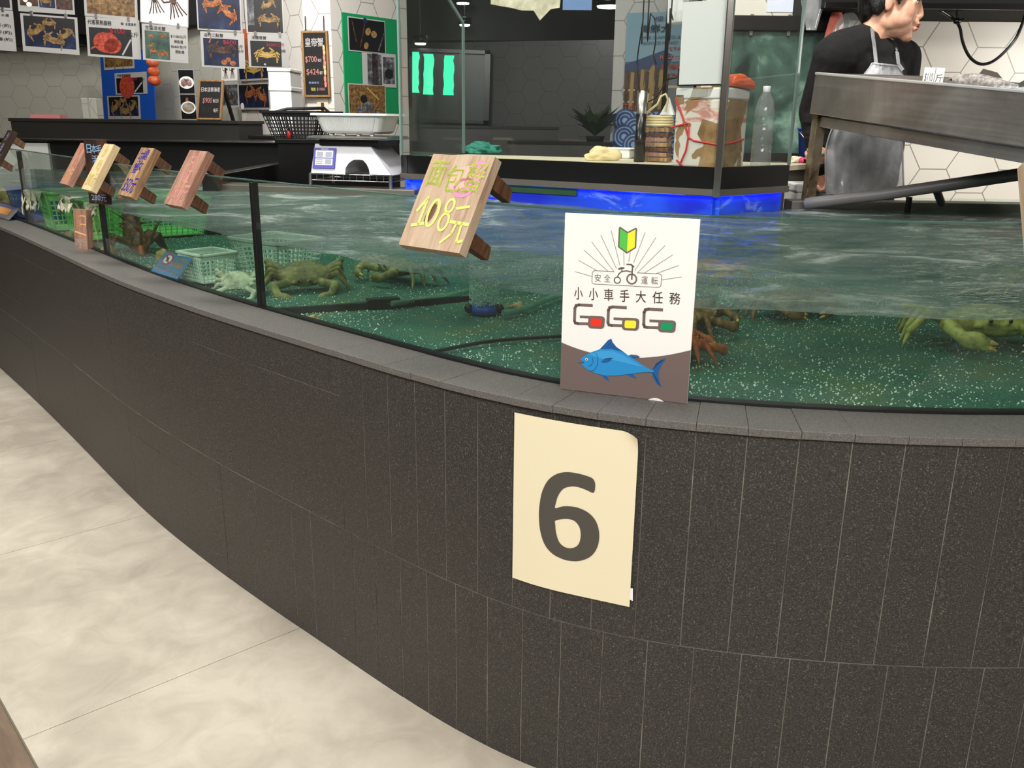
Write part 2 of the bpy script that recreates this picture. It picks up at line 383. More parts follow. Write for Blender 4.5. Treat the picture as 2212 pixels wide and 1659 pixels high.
def glyphs(body, bold=0):
    k = (body, bold)
    if k not in _G:
        cu = bpy.data.curves.new('g', 'FONT'); cu.body = body; cu.resolution_u = 3; cu.offset = bold
        o = bpy.data.objects.new('g', cu); COL.objects.link(o); bpy.context.view_layer.update()
        me = bpy.data.meshes.new_from_object(o.evaluated_get(bpy.context.evaluated_depsgraph_get()))
        vs = [(p.co.x, p.co.y) for p in me.vertices]; fs = []
        for p in me.polygons: fs.append(tuple(p.vertices) if p.normal.z > 0 else tuple(reversed(p.vertices)))
        _G[k] = (vs, fs); bpy.data.objects.remove(o); bpy.data.meshes.remove(me); bpy.data.curves.remove(cu)
    return _G[k]
def copy_tree(o, mat=None, label=None):
    def rec(a, par):
        c_ = a.copy(); COL.objects.link(c_)
        if par is not None: c_.parent = par; c_.matrix_parent_inverse = a.matrix_parent_inverse.copy()
        for ch in list(a.children): rec(ch, c_)
        return c_
    r = rec(o, None)
    if mat is not None: r.matrix_world = mat
    if label: r['label'] = label
    return r
def struct(o): o['kind'] = 'structure'; return o

# ------------------------------------------------------------------ plan curve of the tank front (outer edge of the coping)
_P = [(-3.45, 5.15), (-2.9, 4.52), (-2.36, 3.9), (-1.93, 3.4), (-1.53, 2.92), (-1.074, 2.37), (-.711, 1.985), (-.51, 1.793), (-.342, 1.635), (-.235, 1.533), (-.117, 1.428),
      (0, 1.34), (.095, 1.286), (.193, 1.247), (.28, 1.224), (.41, 1.2), (.554, 1.183), (.724, 1.177), (.9, 1.186), (1.08, 1.213), (1.3, 1.27), (1.6, 1.4), (1.9, 1.6)]
def _cr(p0, p1, p2, p3, u): return tuple(.5 * (2 * b + (c_ - a) * u + (2 * a - 5 * b + 4 * c_ - d) * u * u + (-a + 3 * b - 3 * c_ + d) * u ** 3) for a, b, c_, d in zip(p0, p1, p2, p3))
_D = []
for i in range(len(_P) - 1):
    q = [_P[max(i - 1, 0)], _P[i], _P[i + 1], _P[min(i + 2, len(_P) - 1)]]
    _D += [_cr(*q, k / 24) for k in range(24)]
_D.append(_P[-1])
def _resample(D, ds):
    S = [0]
    for a, b in zip(D, D[1:]): S.append(S[-1] + sqrt((a[0] - b[0]) ** 2 + (a[1] - b[1]) ** 2))
    n = int(S[-1] / ds); out = []; j = 0
    for i in range(n + 1):
        s_ = S[-1] * i / n
        while j < len(S) - 2 and S[j + 1] < s_: j += 1
        u = (s_ - S[j]) / max(S[j + 1] - S[j], 1e-9); out.append((D[j][0] + (D[j + 1][0] - D[j][0]) * u, D[j][1] + (D[j + 1][1] - D[j][1]) * u))
    return out, S[-1]
_D, _L = _resample(_D, .02)
for _ in range(60): _D = [_D[0]] + [((a[0] + 2 * b[0] + c_[0]) / 4, (a[1] + 2 * b[1] + c_[1]) / 4) for a, b, c_ in zip(_D, _D[1:], _D[2:])] + [_D[-1]]
_D, _L = _resample(_D, .01)
_DS = _L / (len(_D) - 1)
def curve(s, d=0.0):
    "point at arc length s on the plan curve, moved d metres into the tank"
    f = min(max(s / _DS, 0), len(_D) - 1.001); i = int(f); u = f - i
    x = _D[i][0] + (_D[i + 1][0] - _D[i][0]) * u; y = _D[i][1] + (_D[i + 1][1] - _D[i][1]) * u
    i0 = max(i - 3, 0); i1 = min(i + 4, len(_D) - 1); t_ = V((_D[i1][0] - _D[i0][0], _D[i1][1] - _D[i0][1])).normalized()
    return V((x - t_.y * d, y + t_.x * d, 0)), V((t_.x, t_.y, 0)), V((t_.y, -t_.x, 0))    # point, tangent, outward normal
def s_at_x(x): return min(range(len(_D)), key=lambda i: abs(_D[i][0] - x)) * _DS
def s_near(p, d=.112):
    return min((i * _DS for i in range(0, len(_D), 2)), key=lambda s_: (curve(s_, d)[0].xy - V(p).xy).length)
def strip(mb, s0, s1, d0, d1, z0, z1, mat=0, step=.03, smooth=False):
    "a band following the curve: between depths d0 < d1 into the tank and heights z0 < z1"
    n = max(1, int(round((s1 - s0) / step))); P = []
    for i in range(n + 1):
        s_ = s0 + (s1 - s0) * i / n; a = curve(s_, d0)[0]; b = curve(s_, d1)[0]
        P += [(a.x, a.y, z0), (b.x, b.y, z0), (b.x, b.y, z1), (a.x, a.y, z1)]
    F = [(3, 2, 1, 0), tuple(n * 4 + k for k in range(4))]
    for i in range(n):
        a = i * 4; b = a + 4
        for k in range(4): F.append((a + k, a + (k + 1) % 4, b + (k + 1) % 4, b + k))
    return mb.add(P, F, mat, smooth)

# ------------------------------------------------------------------ floor
ZL, ZR, ZW, ZB = .691, .98, .84, .668      # coping top, glass rim, water, gravel
FU = V((.7402, .6724, 0)); FV = V((-.6724, .7402, 0))
fm = Matrix((FU, FV, V((0, 0, 1)))).transposed().to_4x4()
mb = MB()
for k in range(-6, 16):
    v0 = 1.633 + .83 * k
    for j in range(-1, 9):
        u0 = .263 + 1.66 * j if j >= 0 else None
        if j < 0: continue
        mb.b2((u0 + .001, v0 + .001, -.02), (u0 + 1.659, v0 + .829, 0))
for k in range(-5, 12):
    for j in range(6): mb.b2((.261 - .2 * (j + 1) + .001, 1.2 * k + .35 * (j % 2) + .001, -.02), (.261 - .2 * j - .001, 1.2 * k + .35 * (j % 2) + 1.199, -.001), 1)
mb.b2((-3.2, -5, -.03), (16, 16, -.004), 2)
struct(mb.build('floor', ['floor', 'floordark', flat('tile_joint', C(120, 112, 98), .9)], None, fm))

# ------------------------------------------------------------------ tank
tank = thing('fish_tank', 'long curved seafood tank clad in dark speckled stone with glass sides', 'fish tank', (0, 1.2, 0))
def tb(mb, name, mats, **k): return mb.build(name, mats, tank, world=True, **k)
S0, S1 = .05, _L - .05
sj = s_at_x(-.342)
mb = MB(); strip(mb, S0, S1, .0092, .10, 0, ZL - .013, 1, .02)
random.seed(3)
joints = [sj + .0745 * i for i in range(200) if sj + .0745 * i < S1] + [S1]
def tiles(js, z0, z1):
    for a, b in zip(js, js[1:]): strip(mb, a + .0009, b - .0009, .0084 + random.uniform(-.0003, .0003), .02, z0, z1, 0, .02)
tiles(joints, .3118, ZL - .0125)
sj2 = s_at_x(-.60)
j2 = [sj2 + .0745 * i for i in range(200) if sj2 + .0745 * i < S1] + [S1]
tiles(j2, 0, .3102)
cuts = [(.6, ), (), (.52, ), (.605, ), (.45, .58), (), (.56, )]
a = sj; k = 0
while a > S0:
    b = max(a - .6, S0); z = [.3118] + [.598, .0, .47, .6, .4, .55, .5, .6][k % 8:k % 8 + 1] + [ZL - .0125]
    z = [q for q in z if q > .3]
    for z0, z1 in zip(z, z[1:]): strip(mb, b + .0006, a - .0006, .0085 + random.uniform(-.0003, .0004), .02, z0 + .0006, z1 - .0006, 0, .02)
    a = b; k += 1
a = sj2; k = 0
while a > S0:
    b = max(a - [.16, .6, .6][min(k, 2)], S0); z = [0] + ([.235] if k % 3 == 1 else []) + [.3102]
    for z0, z1 in zip(z, z[1:]): strip(mb, b + .0006, a - .0006, .0085 + random.uniform(-.0003, .0004), .02, z0 + .0006, z1 - .0006, 0, .02)
    a = b; k += 1
tb(mb, 'stone_cladding', ['stone', 'grout'], bevel=.0004, seg=1)
mb = MB(); js = [sj - .6 * i for i in range(12, 0, -1) if sj - .6 * i > S0] + joints
for i, (a, b) in enumerate(zip(js, js[1:])):
    strip(mb, a + .0002, b - .0002, random.uniform(-.0008, .0008), .111, ZL - .0125, ZL + (random.uniform(-.0006, .0003) if a > sj - .01 else 0), 0, .08)
tb(mb, 'stone_coping', 'coping', bevel=.0008, seg=2)
mb = MB(); strip(mb, S0, S1, .108, .128, ZL - .02, ZL + .004, 0); tb(mb, 'glass_seal', 'silicone')
SP = [s_near(PZ(57, 482, ZL)), s_near(PZ(245, 548, ZL)), s_near(PZ(580, 662, ZL))]
ed = [S0] + SP + [S1]
for a, b in zip(ed, ed[1:]):
    mb = MB(); strip(mb, a + .003, b - .003, .113, .123, ZL, ZR, 0, .03)
    g = tb(mb, 'glass_panel', 'glass')
    mb = MB(); strip(mb, a + .003, b - .003, .1125, .1235, ZR - .001, ZR + .0015, 0, .03); mb.build('polished_edge', 'glassedge', g, world=False).matrix_parent_inverse = tank.matrix_world.inverted()
for s_ in SP:
    mb = MB(); strip(mb, s_ - .0065, s_ + .0065, .110, .127, ZL, ZR - .004, 0); tb(mb, 'silicone_joint', 'silicone', bevel=.002)
# rear rim of the tank
mb = MB()
mb.b2((-3.6, 4.78, .0), (-1.17, 4.9, .985)); mb.b2((-3.6, 4.73, .985), (-1.17, 4.95, .995)); mb.b2((-1.21, 3.5, .0), (-1.15, 4.9, .9))
tb(mb, 'rear_wall', 'black', bevel=.003)
def wall_between(mb, pts, th, z0, z1, mat=0):
    for a, b in zip(pts, pts[1:]):
        a, b = V((*a, 0)), V((*b, 0)); mb.beam(a + V((0, 0, (z0 + z1) / 2)), b + V((0, 0, (z0 + z1) / 2)), th, z1 - z0, mat)
mb = MB(); wall_between(mb, [(-1.18, 3.62), (-.36, 3.43)], .12, .0, .862); tb(mb, 'rear_ledge', 'steeldull', bevel=.003)
mb = MB(); wall_between(mb, [(.93, 3.06), (2.5, 3.02)], .1, .0, .868)
tb(mb, 'rear_ledge', 'steeldull', bevel=.003)

mb = MB(); mb.b2((-3.5, 4.755, .7), (PY(106, 330, 4.76).x, 4.779, .975)); tb(mb, 'pale_rear_panel', flat('pale_stone_panel', C(186, 188, 182), .5, var=.15))

# water body: wavy top, front following the glass
BACK = [(-3.5, 4.77), (-1.22, 4.77), (-1.2, 3.62), (-.36, 3.44), (.93, 3.05), (2.5, 3.0)]
BS = [0, .36, .47, .58, .80, 1]
def back_at(f):
    for i in range(5):
        if f <= BS[i + 1] + 1e-9:
            u = (f - BS[i]) / (BS[i + 1] - BS[i]); return V((BACK[i][0] + (BACK[i + 1][0] - BACK[i][0]) * u, BACK[i][1] + (BACK[i + 1][1] - BACK[i][1]) * u, 0))
    return V((*BACK[-1], 0))
def wave(x, y, a=1.35):
    p = V((x, y, 0)); q = V((x * .6 + y * .3, y * 1.5, 0))
    return a * (.0045 * noise.noise(q * 5) + .0028 * noise.noise(q * 13 + V((4, 1, 0))) + .0015 * noise.noise(q * 31) + .0035 * noise.noise(p * 2.2))
def sheet_grid(d, zf, ns, nt, inset=0.0):
    P = []
    for i in range(ns + 1):
        f = i / ns; s_ = S0 + (S1 - S0) * f; a = curve(s_, d)[0]; b = back_at(f) ; b = b + (a - b).normalized() * inset
        for j in range(nt + 1):
            u = (j / nt) ** 1.6; p = a.lerp(b, u); P.append((p.x, p.y, zf(p.x, p.y)))
    return P
ns, nt = 420, 110
Pt = sheet_grid(.1236, lambda x, y: ZW + wave(x, y), ns, nt)
Pb = [(x, y, ZB - .03) for x, y, z in Pt]
idx = lambda i, j: i * (nt + 1) + j
F = [(idx(i, j), idx(i + 1, j), idx(i + 1, j + 1), idx(i, j + 1)) for i in range(ns) for j in range(nt)]
o_ = len(Pt); FB = [tuple(reversed([k + o_ for k in f])) for f in F]
bd = [idx(i, 0) for i in range(ns + 1)] + [idx(ns, j) for j in range(1, nt + 1)] + [idx(i, nt) for i in range(ns - 1, -1, -1)] + [idx(0, j) for j in range(nt - 1, 0, -1)]
FS = [(b, a, a + o_, b + o_) for a, b in zip(bd, bd[1:] + bd[:1])]
mb = MB(); mb.add(Pt + Pb, F + FB + FS, 0, True)
wat = mb.build('water', 'water'); _tag(wat, 'rippled green water filling the curved seafood tank', 'water', kind='stuff')
Pg = sheet_grid(.126, lambda x, y: ZB + .006 * noise.noise(V((x * 4, y * 4, 2))) + .002 * noise.noise(V((x * 25, y * 25, 2))), 260, 90, .004)
F = [(i * 91 + j, (i + 1) * 91 + j, (i + 1) * 91 + j + 1, i * 91 + j + 1) for i in range(260) for j in range(90)]
mb = MB(); mb.add(Pg, F, 0, True); tb(mb, 'gravel_bed', 'bed')
# pale flecks scattered on the bed, standing in for sparkles of light
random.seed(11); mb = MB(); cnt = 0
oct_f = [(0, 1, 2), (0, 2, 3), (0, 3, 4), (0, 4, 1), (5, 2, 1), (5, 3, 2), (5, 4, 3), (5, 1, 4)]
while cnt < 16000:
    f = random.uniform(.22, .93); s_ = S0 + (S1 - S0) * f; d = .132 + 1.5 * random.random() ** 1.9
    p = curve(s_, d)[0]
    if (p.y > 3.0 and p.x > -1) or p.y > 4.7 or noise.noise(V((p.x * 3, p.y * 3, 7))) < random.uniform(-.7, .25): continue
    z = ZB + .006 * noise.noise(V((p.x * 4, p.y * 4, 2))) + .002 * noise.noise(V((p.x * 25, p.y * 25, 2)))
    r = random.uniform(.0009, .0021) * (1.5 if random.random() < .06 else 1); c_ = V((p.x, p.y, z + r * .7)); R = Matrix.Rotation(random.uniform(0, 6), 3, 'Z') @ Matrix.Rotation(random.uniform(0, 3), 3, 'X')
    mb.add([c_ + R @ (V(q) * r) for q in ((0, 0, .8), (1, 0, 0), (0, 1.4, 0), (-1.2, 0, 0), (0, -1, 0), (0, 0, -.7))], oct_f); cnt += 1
o = mb.build('bed_sparkles', 'sparkle'); _tag(o, 'added pale flecks standing in for light sparkles on the green tank bed', 'sparkle', kind='stuff')

def proj(P):
    v_ = V(P) - V((0, 0, CAMH)); zc = v_.dot(_fw); return 1106 + FPX * v_.dot(CR) / zc, 829.5 - FPX * v_.dot(CU) / zc
def tank_spot(px, d, dyaw=0, z=ZB + .01, zm=.06):
    "a spot d metres behind the glass that the camera sees at column px"
    s_ = min((i * _DS for i in range(0, len(_D), 2)), key=lambda q: abs(proj(curve(q, .112 + d)[0] + V((0, 0, z + zm)))[0] - px) + (1e4 if curve(q)[0].y > 5 else 0))
    q, t_, n_ = curve(s_, .112 + d); return Matrix.Translation(V((q.x, q.y, z))) @ Matrix.Rotation(atan2(t_.y, t_.x) + dyaw, 4, 'Z')

# ------------------------------------------------------------------ printed sign standing on the coping
M['sg_green'] = flat('sign_green', C(84, 196, 76), .5, var=.02); M['sg_yellow'] = flat('sign_yellow', C(245, 236, 52), .5, var=.02)
M['sg_red'] = flat('sign_red', C(236, 52, 34), .5, var=.02); M['sg_emerald'] = flat('sign_emerald', C(10, 150, 96), .5, var=.02)
M['sg_blue'] = flat('sign_blue', C(38, 142, 208), .5, var=.02); M['sg_blue2'] = flat('sign_blue_light', C(62, 160, 220), .5, var=.02)
M['sg_navy'] = flat('sign_navy', C(22, 92, 158), .5, var=.02); M['sg_line'] = flat('sign_line_navy', C(18, 62, 112), .5, var=.02)
bl, br = PZ(1209, 835, ZL + .0005), PZ(1481, 867, ZL + .0005)
bl.y -= .012; br.y -= .012
tl = PY(1202, 459, bl.y + .006)
m_, W_, H_ = frame(bl, br, tl)
def Q(x, y):
    u = (x - (82 + (y - 70) * 25 / 1370)) / ((1143 - (y - 62) * 30 / 1508) - (82 + (y - 70) * 25 / 1370))
    yt = 70 - 8 * u; yb = 1440 + 130 * u
    return (u * W_, (1 - (y - yt) / (yb - yt)) * H_)
def QS(pts): return [Q(*p) for p in pts]
sign = thing('sign_board', 'white sign board with a blue fish and GoGoGo lettering standing against the tank glass', 'sign', m_)
mb = MB(); k = W_ / 1040
mb.b2((0, 0, 0), (W_, .004, H_), 0)
# brown ground with a dipping edge
edge = [Q(98 + 1022 * i / 20, 1062 + 50 * i / 20 + 96 * (1 - (i / 10 - 1) ** 2)) for i in range(21)]
mb.poly2([(0, 0), (W_, 0)] + [(W_, edge[-1][1])] + list(reversed(edge[1:-1])) + [(0, edge[0][1])], 1, 1)
arc = [Q(806 + 140 * i / 12, 1541 + 16 * i / 12 - 28 * sin(pi * i / 12)) for i in range(13)]
mb.poly2(arc, 2, 9)
# beginner mark
mb.poly2(QS([(522, 158), (532, 150), (594, 186), (656, 150), (666, 158), (666, 306), (594, 354), (522, 306)]), 1, 1)
mb.poly2(QS([(534, 164), (593, 198), (593, 340), (534, 302)]), 2, 2); mb.poly2(QS([(595, 198), (655, 164), (655, 302), (595, 340)]), 2, 3)
# rays
for a, b in [((462, 183), (544, 444)), ((381, 222), (518, 470)), ((310, 275), (500, 496)), ((252, 342), (452, 494)), ((210, 420), (364, 494)), ((186, 507), (326, 540)),
             ((730, 182), (652, 420)), ((814, 220), (664, 482)), ((889, 276), (686, 498)), ((950, 347), (740, 498)), ((997, 429), (832, 498)), ((1024, 518), (874, 548)), ((569, 346), (578, 444)), ((621, 340), (613, 414))]:
    mb.line(QS([a, b]), 3.2 * k, 1, 1)
# frame of the motto
fr = [(346, 494), (500, 497)], [(686, 499), (852, 500), (868, 506), (874, 520), (872, 592), (864, 604), (848, 608), (346, 598), (332, 592), (326, 580), (328, 510), (334, 499), (346, 494)]
for q in fr: mb.line(QS(q), 4 * k, 1, 1)
def qt(mb, s, x0, y0, x1, y1, mat, lay=1, bold=0):
    a, b = Q(x0, (y0 + y1) / 2), Q(x1, (y0 + y1) / 2); t_, u_ = Q((x0 + x1) / 2, y0), Q((x0 + x1) / 2, y1)
    mb.text(s, (a[0] + b[0]) / 2, (t_[1] + u_[1]) / 2, t_[1] - u_[1], lay, mat, width=b[0] - a[0], bold=bold, rot=atan2(b[1] - a[1], b[0] - a[0]))
for ch, x in (('安', 348), ('全', 424)): qt(mb, ch, x, 520, x + 50, 580, 1)
for ch, x in (('運', 718), ('転', 796)): qt(mb, ch, x, 526, x + 50, 586, 1)
# tricycle
def qr(x, y, r, w_): c_ = Q(x, y); mb.ring(c_[0], c_[1], r * k, w_ * k, 1, 1)
qr(530, 562, 24, 9); qr(643, 549, 37, 12)
mb.line(QS([(530, 540), (540, 512), (560, 494), (600, 486), (640, 494)]), 9 * k, 1, 1); mb.line(QS([(643, 552), (645, 446)]), 11 * k, 1, 1)
mb.line(QS([(600, 436), (632, 436), (645, 446), (654, 452)]), 12 * k, 1, 1); mb.line(QS([(538, 474), (554, 468), (576, 466)]), 14 * k, 1, 1); mb.line(QS([(560, 470), (564, 494)]), 8 * k, 1, 1)
for i, ch in enumerate('小小車手大任務'):
    qt(mb, ch, [188, 308, 430, 556, 682, 812, 942][i], 626 + i * 3, [256, 380, 504, 630, 760, 890, 1024][i], 722 + i * 3, 1, 1, .012)
# Go Go Go
for i, (x, y, col) in enumerate(((0, 0, 5), (272, 10, 3), (554, 20, 6))):
    s1 = 1.02 if i == 2 else 1.0
    g = [(335, 767), (232, 764), (208, 770), (199, 792), (200, 890), (208, 908), (230, 912), (322, 913)]
    mb.line(QS([(a + x, b + y) for a, b in g]), 23 * k, 1, 1); mb.line(QS([(250 + x, 858 + y), (322 + x, 860 + y)]), 20 * k, 1, 1)
    rr = [(330, 848), (422, 850), (440, 858), (447, 874), (445, 930), (436, 945), (420, 951), (338, 948), (320, 940), (312, 924), (314, 864)]
    mb.poly2(QS([(a + x, b + y) for a, b in rr]), 2, 1)
    ri = [(342, 868), (412, 869), (424, 880), (423, 922), (412, 932), (342, 930), (333, 920), (334, 878)]
    mb.poly2(QS([(a + x, b + y) for a, b in ri]), 3, col)
# fish
body = [(258, 1228), (300, 1226), (262, 1196), (330, 1148), (420, 1114), (510, 1112), (600, 1136), (690, 1190), (760, 1240), (836, 1284), (856, 1288), (850, 1300), (760, 1304), (660, 1318), (560, 1332), (470, 1332), (390, 1312), (320, 1278)]
mb.poly2(QS([(420, 1112), (450, 1078), (480, 1042), (505, 1028), (518, 1060), (550, 1096), (600, 1130), (640, 1160), (560, 1140)]), 2, 8)
mb.poly2(QS([(428, 1112), (455, 1082), (484, 1048), (502, 1038), (514, 1066), (546, 1102), (590, 1132), (540, 1132)]), 3, 4 + 4)
mb.poly2(QS([(640, 1168), (668, 1156), (712, 1160), (738, 1172), (730, 1184), (690, 1188)]), 2, 1)
mb.poly2(QS([(650, 1172), (672, 1164), (716, 1170), (732, 1180), (690, 1186)]), 3, 8)
mb.poly2(QS([(836, 1284), (868, 1226), (900, 1196), (938, 1180), (910, 1230), (888, 1284), (884, 1330), (896, 1378), (916, 1426), (880, 1400), (850, 1350), (836, 1306)]), 3, 8)
mb.poly2(QS([(440, 1328), (480, 1326), (508, 1382), (470, 1360)]), 2, 8); mb.poly2(QS([(640, 1322), (680, 1314), (724, 1354), (690, 1350)]), 2, 8)
mb.poly2(QS(body), 4, 4)
mb.poly2(QS([(330, 1158), (430, 1126), (520, 1128), (610, 1162), (700, 1220), (780, 1262), (680, 1240), (560, 1210), (430, 1190)]), 5, 7)
mb.poly2(QS([(434, 1214), (464, 1190), (500, 1182), (532, 1186), (506, 1210), (480, 1224), (446, 1226)]), 5, 8)
mb.line(QS([(390, 1150), (408, 1180), (408, 1240), (384, 1286), (356, 1294)]), 3.5 * k, 5, 10); mb.line(QS([(362, 1184), (370, 1214), (358, 1244), (334, 1254)]), 3 * k, 5, 10)
mb.line(QS([(258, 1228), (298, 1226)]), 4 * k, 5, 10)
for j in range(7): mb.line(QS([(846 + j * 3, 1276 - j * 8), (900 + j * 4, 1204 - j * 1)]), 2 * k, 4, 10); mb.line(QS([(846 + j * 4, 1306 + j * 9), (874 + j * 5, 1356 + j * 10)]), 2 * k, 4, 10)
for j in range(5): mb.line(QS([(470 + j * 22, 1102 + j * 5), (508 + j * 14, 1060 + j * 14)]), 2 * k, 4, 10)
c_ = Q(317, 1198); mb.disc(c_[0], c_[1], 11 * k, lay=6, mat=0); mb.disc(c_[0], c_[1], 6 * k, lay=7, mat=10)
mb.build('printed_board', ['paper', 'taupe', 'sg_green', 'sg_yellow', 'sg_blue', 'sg_red', 'sg_emerald', 'sg_blue2', 'sg_navy', 'foam', 'sg_line'], sign)
mb = MB(); mb.beam((W_ * .5, .0045, H_ * .55), (W_ * .5, .03, .005), .06, .003); mb.build('rear_strut', 'foam', sign)

# ------------------------------------------------------------------ cream sheet with a 6, taped on the cladding
sA, sB = None, None
def s_hit(px, py, d=.006):
    best = None
    for i in range(0, len(_D) - 1):
        p, t_, n_ = curve(i * _DS, d); q = PY(px, py, p.y)
        e = abs(q.x - p.x)
        if n_.y < 0 and (best is None or e < best[0]) and p.y < 2.2: best = (e, i * _DS, q.z)
    return best[1], best[2]
sA, zt = s_hit(1111, 890); sB, zt2 = s_hit(1381, 933); _, zb = s_hit(1114, 1250)
WP, HP = sB - sA, zt - zb
mb = MB(); nx, nz = 26, 34
def bend(u, z, off=.0):
    "u along the sheet, z up; the sheet follows the cladding, its top right corner curls off"
    p, t_, n_ = curve(sA + u, .0055); c_ = max(0, (u / WP + z / HP) - 1.86) / .14; lift = .0016 + .012 * c_ * c_ + .0015 * sin(u * 30) * (1 - z / HP) + off
    return (p.x + n_.x * lift, p.y + n_.y * lift, zb + z - .006 * c_ ** 2)
P = [bend(WP * i / nx, HP * j / nz) for j in range(nz + 1) for i in range(nx + 1)]
F = [(j * (nx + 1) + i, j * (nx + 1) + i + 1, (j + 1) * (nx + 1) + i + 1, (j + 1) * (nx + 1) + i) for j in range(nz) for i in range(nx)]
mb.add(P, F, 0, True)
def p6(x, y):
    u = (x - (112 + (y - 105) * .01)) / ((1104 - (y - 228) * .0245) - (112 + (y - 105) * .01)); yt = 105 + 123 * u; yb = 1405 + 198 * u
    return (u * WP, (1 - (y - yt) / (yb - yt)) * HP)
def smooth_loop(pts, n=5):
    out = []; L_ = len(pts)
    for i in range(L_):
        q = [pts[(i + j - 1) % L_] for j in range(4)]
        out += [_cr(*q, a / n) for a in range(n)]
    return out
outer = [(790, 612), (790, 660), (782, 684), (765, 684), (720, 664), (660, 645), (605, 642), (545, 662), (505, 715), (486, 780), (484, 816), (540, 800), (600, 797), (670, 808), (740, 840), (795, 895), (824, 965), (832, 1040), (818, 1120), (775, 1188), (710, 1224), (640, 1234), (560, 1222), (470, 1180), (405, 1110), (366, 1010), (350, 900), (352, 800), (372, 690), (420, 600), (490, 550), (570, 533), (650, 540), (720, 556), (770, 576)]
inner = [(486, 915), (540, 900), (590, 897), (640, 912), (678, 958), (690, 1020), (680, 1085), (650, 1120), (605, 1130), (560, 1118), (520, 1080), (495, 1010), (487, 950)]
og = [p6(*p) for p in smooth_loop(outer)]; ig = [p6(*p) for p in smooth_loop(inner)]
loops = [[V((x, z, 0)) for x, z in og], [V((x, z, 0)) for x, z in ig]]; al = loops[0] + loops[1]
tri = tessellate_polygon(loops); bm = bmesh.new(); vv = [bm.verts.new(p) for p in al]
for a, b, c_ in tri:
    try: bm.faces.new((vv[a], vv[b], vv[c_]))
    except ValueError: pass
for _ in range(3):
    bmesh.ops.subdivide_edges(bm, edges=[e for e in bm.edges if e.calc_length() > .02], cuts=1)
bmesh.ops.triangulate(bm, faces=bm.faces)
bm.normal_update(); bm.verts.index_update()
mb.add([bend(v_.co.x, v_.co.y, .0007) for v_ in bm.verts], [[v_.index for v_ in (f.verts if f.normal.z > 0 else reversed(f.verts))] for f in bm.faces], 1)
bm.free()
mb.add([bend(WP + .004, .034), bend(WP - .004, .034), bend(WP - .004, .014), bend(WP + .005, .012)], [(3, 2, 1, 0)], 2)
o = mb.build('number_sheet', ['cream', 'ink', 'white']); _tag(o, 'cream paper sheet with a large grey 6 taped to the dark cladding', 'paper sign')

# ------------------------------------------------------------------ wooden price boards
W1 = wood('pine_board', C(146, 118, 98), C(184, 158, 132), C(198, 178, 154))
W2 = wood('red_board', C(108, 76, 64), C(156, 116, 98), C(186, 146, 126))
W3 = wood('brown_board', C(96, 70, 52), C(146, 112, 82), C(190, 156, 112))
W4 = wood('yellow_board', C(176, 148, 112), C(206, 182, 140), C(222, 204, 162))
W5 = wood('dark_board', C(20, 18, 18), C(48, 32, 26), C(86, 56, 40))
WE = wood('rough_edge', C(46, 30, 20), C(84, 56, 38), C(122, 84, 54))
def chalk(name, col): return mottled(name, [(.3, col), (.7, (col[0] * .75, col[1] * .75, col[2] * .75, 1))], 300, .9)
ck = dict(yellow=chalk('yellow_chalk', C(236, 246, 130)), pink=chalk('pink_chalk', C(255, 186, 176)), magenta=chalk('magenta_chalk', C(236, 150, 196)), white=chalk('white_chalk', C(236, 232, 224)), blue=chalk('blue_chalk', C(58, 66, 190)), orange=chalk('orange_chalk', C(255, 196, 140)), sky=chalk('sky_chalk', C(150, 190, 230)), red=chalk('red_chalk', C(255, 140, 124)), lemon=chalk('lemon_chalk', C(246, 230, 140)))
def price_board(px, py, z0, w_, h_, tilt, mats, label, draw, out=.012, yawoff=0, blocks=True, thick=.019, group='price boards on the glass rim', dz=.45):
    "board hung over the glass rim at the sight line (px, py): bottom swings outwards"
    s_ = s_near(PZ(px, py, z0), .118); p, t_, n_ = curve(s_, .118)
    x = Matrix.Rotation(yawoff, 3, 'Z') @ t_; no = Matrix.Rotation(yawoff, 3, 'Z') @ n_
    z = V((0, 0, cos(tilt))) - no * sin(tilt); y = z.cross(x)
    base = V((p.x, p.y, z0)) + no * out - x * (w_ / 2) - z * (h_ * dz) - y * thick
    mt = Matrix((x, y, z)).transposed().to_4x4(); mt.translation = base
    r = thing('price_board', label, 'price board', mt, group)
    mb = MB(); mb.b2((0, 0, 0), (w_, thick, h_), 0); n0 = len(mats)
    draw(mb, w_, h_)
    mb.build('board', mats, r)
    if blocks:
        for f in (.2, .82):
            mb = MB(); L_ = w_ * .40 if w_ > .12 else .045
            mb.T = Matrix.Translation((w_ * .86, thick, h_ * f)) @ Matrix.Rotation(radians(-8), 4, 'Z')
            mb.add([(-.013, 0, -.014), (.013, 0, -.014), (.013, 0, .014), (-.013, 0, .014), (-.010, L_, -.016), (.010, L_, -.016), (.010, L_ * .92, .008), (-.010, L_ * .92, .008)], [(3, 2, 1, 0), (4, 5, 6, 7), (0, 1, 5, 4), (1, 2, 6, 5), (2, 3, 7, 6), (3, 0, 4, 7)], 0)
            mb.build('support_block', WE, r, bevel=.0015)
    return r
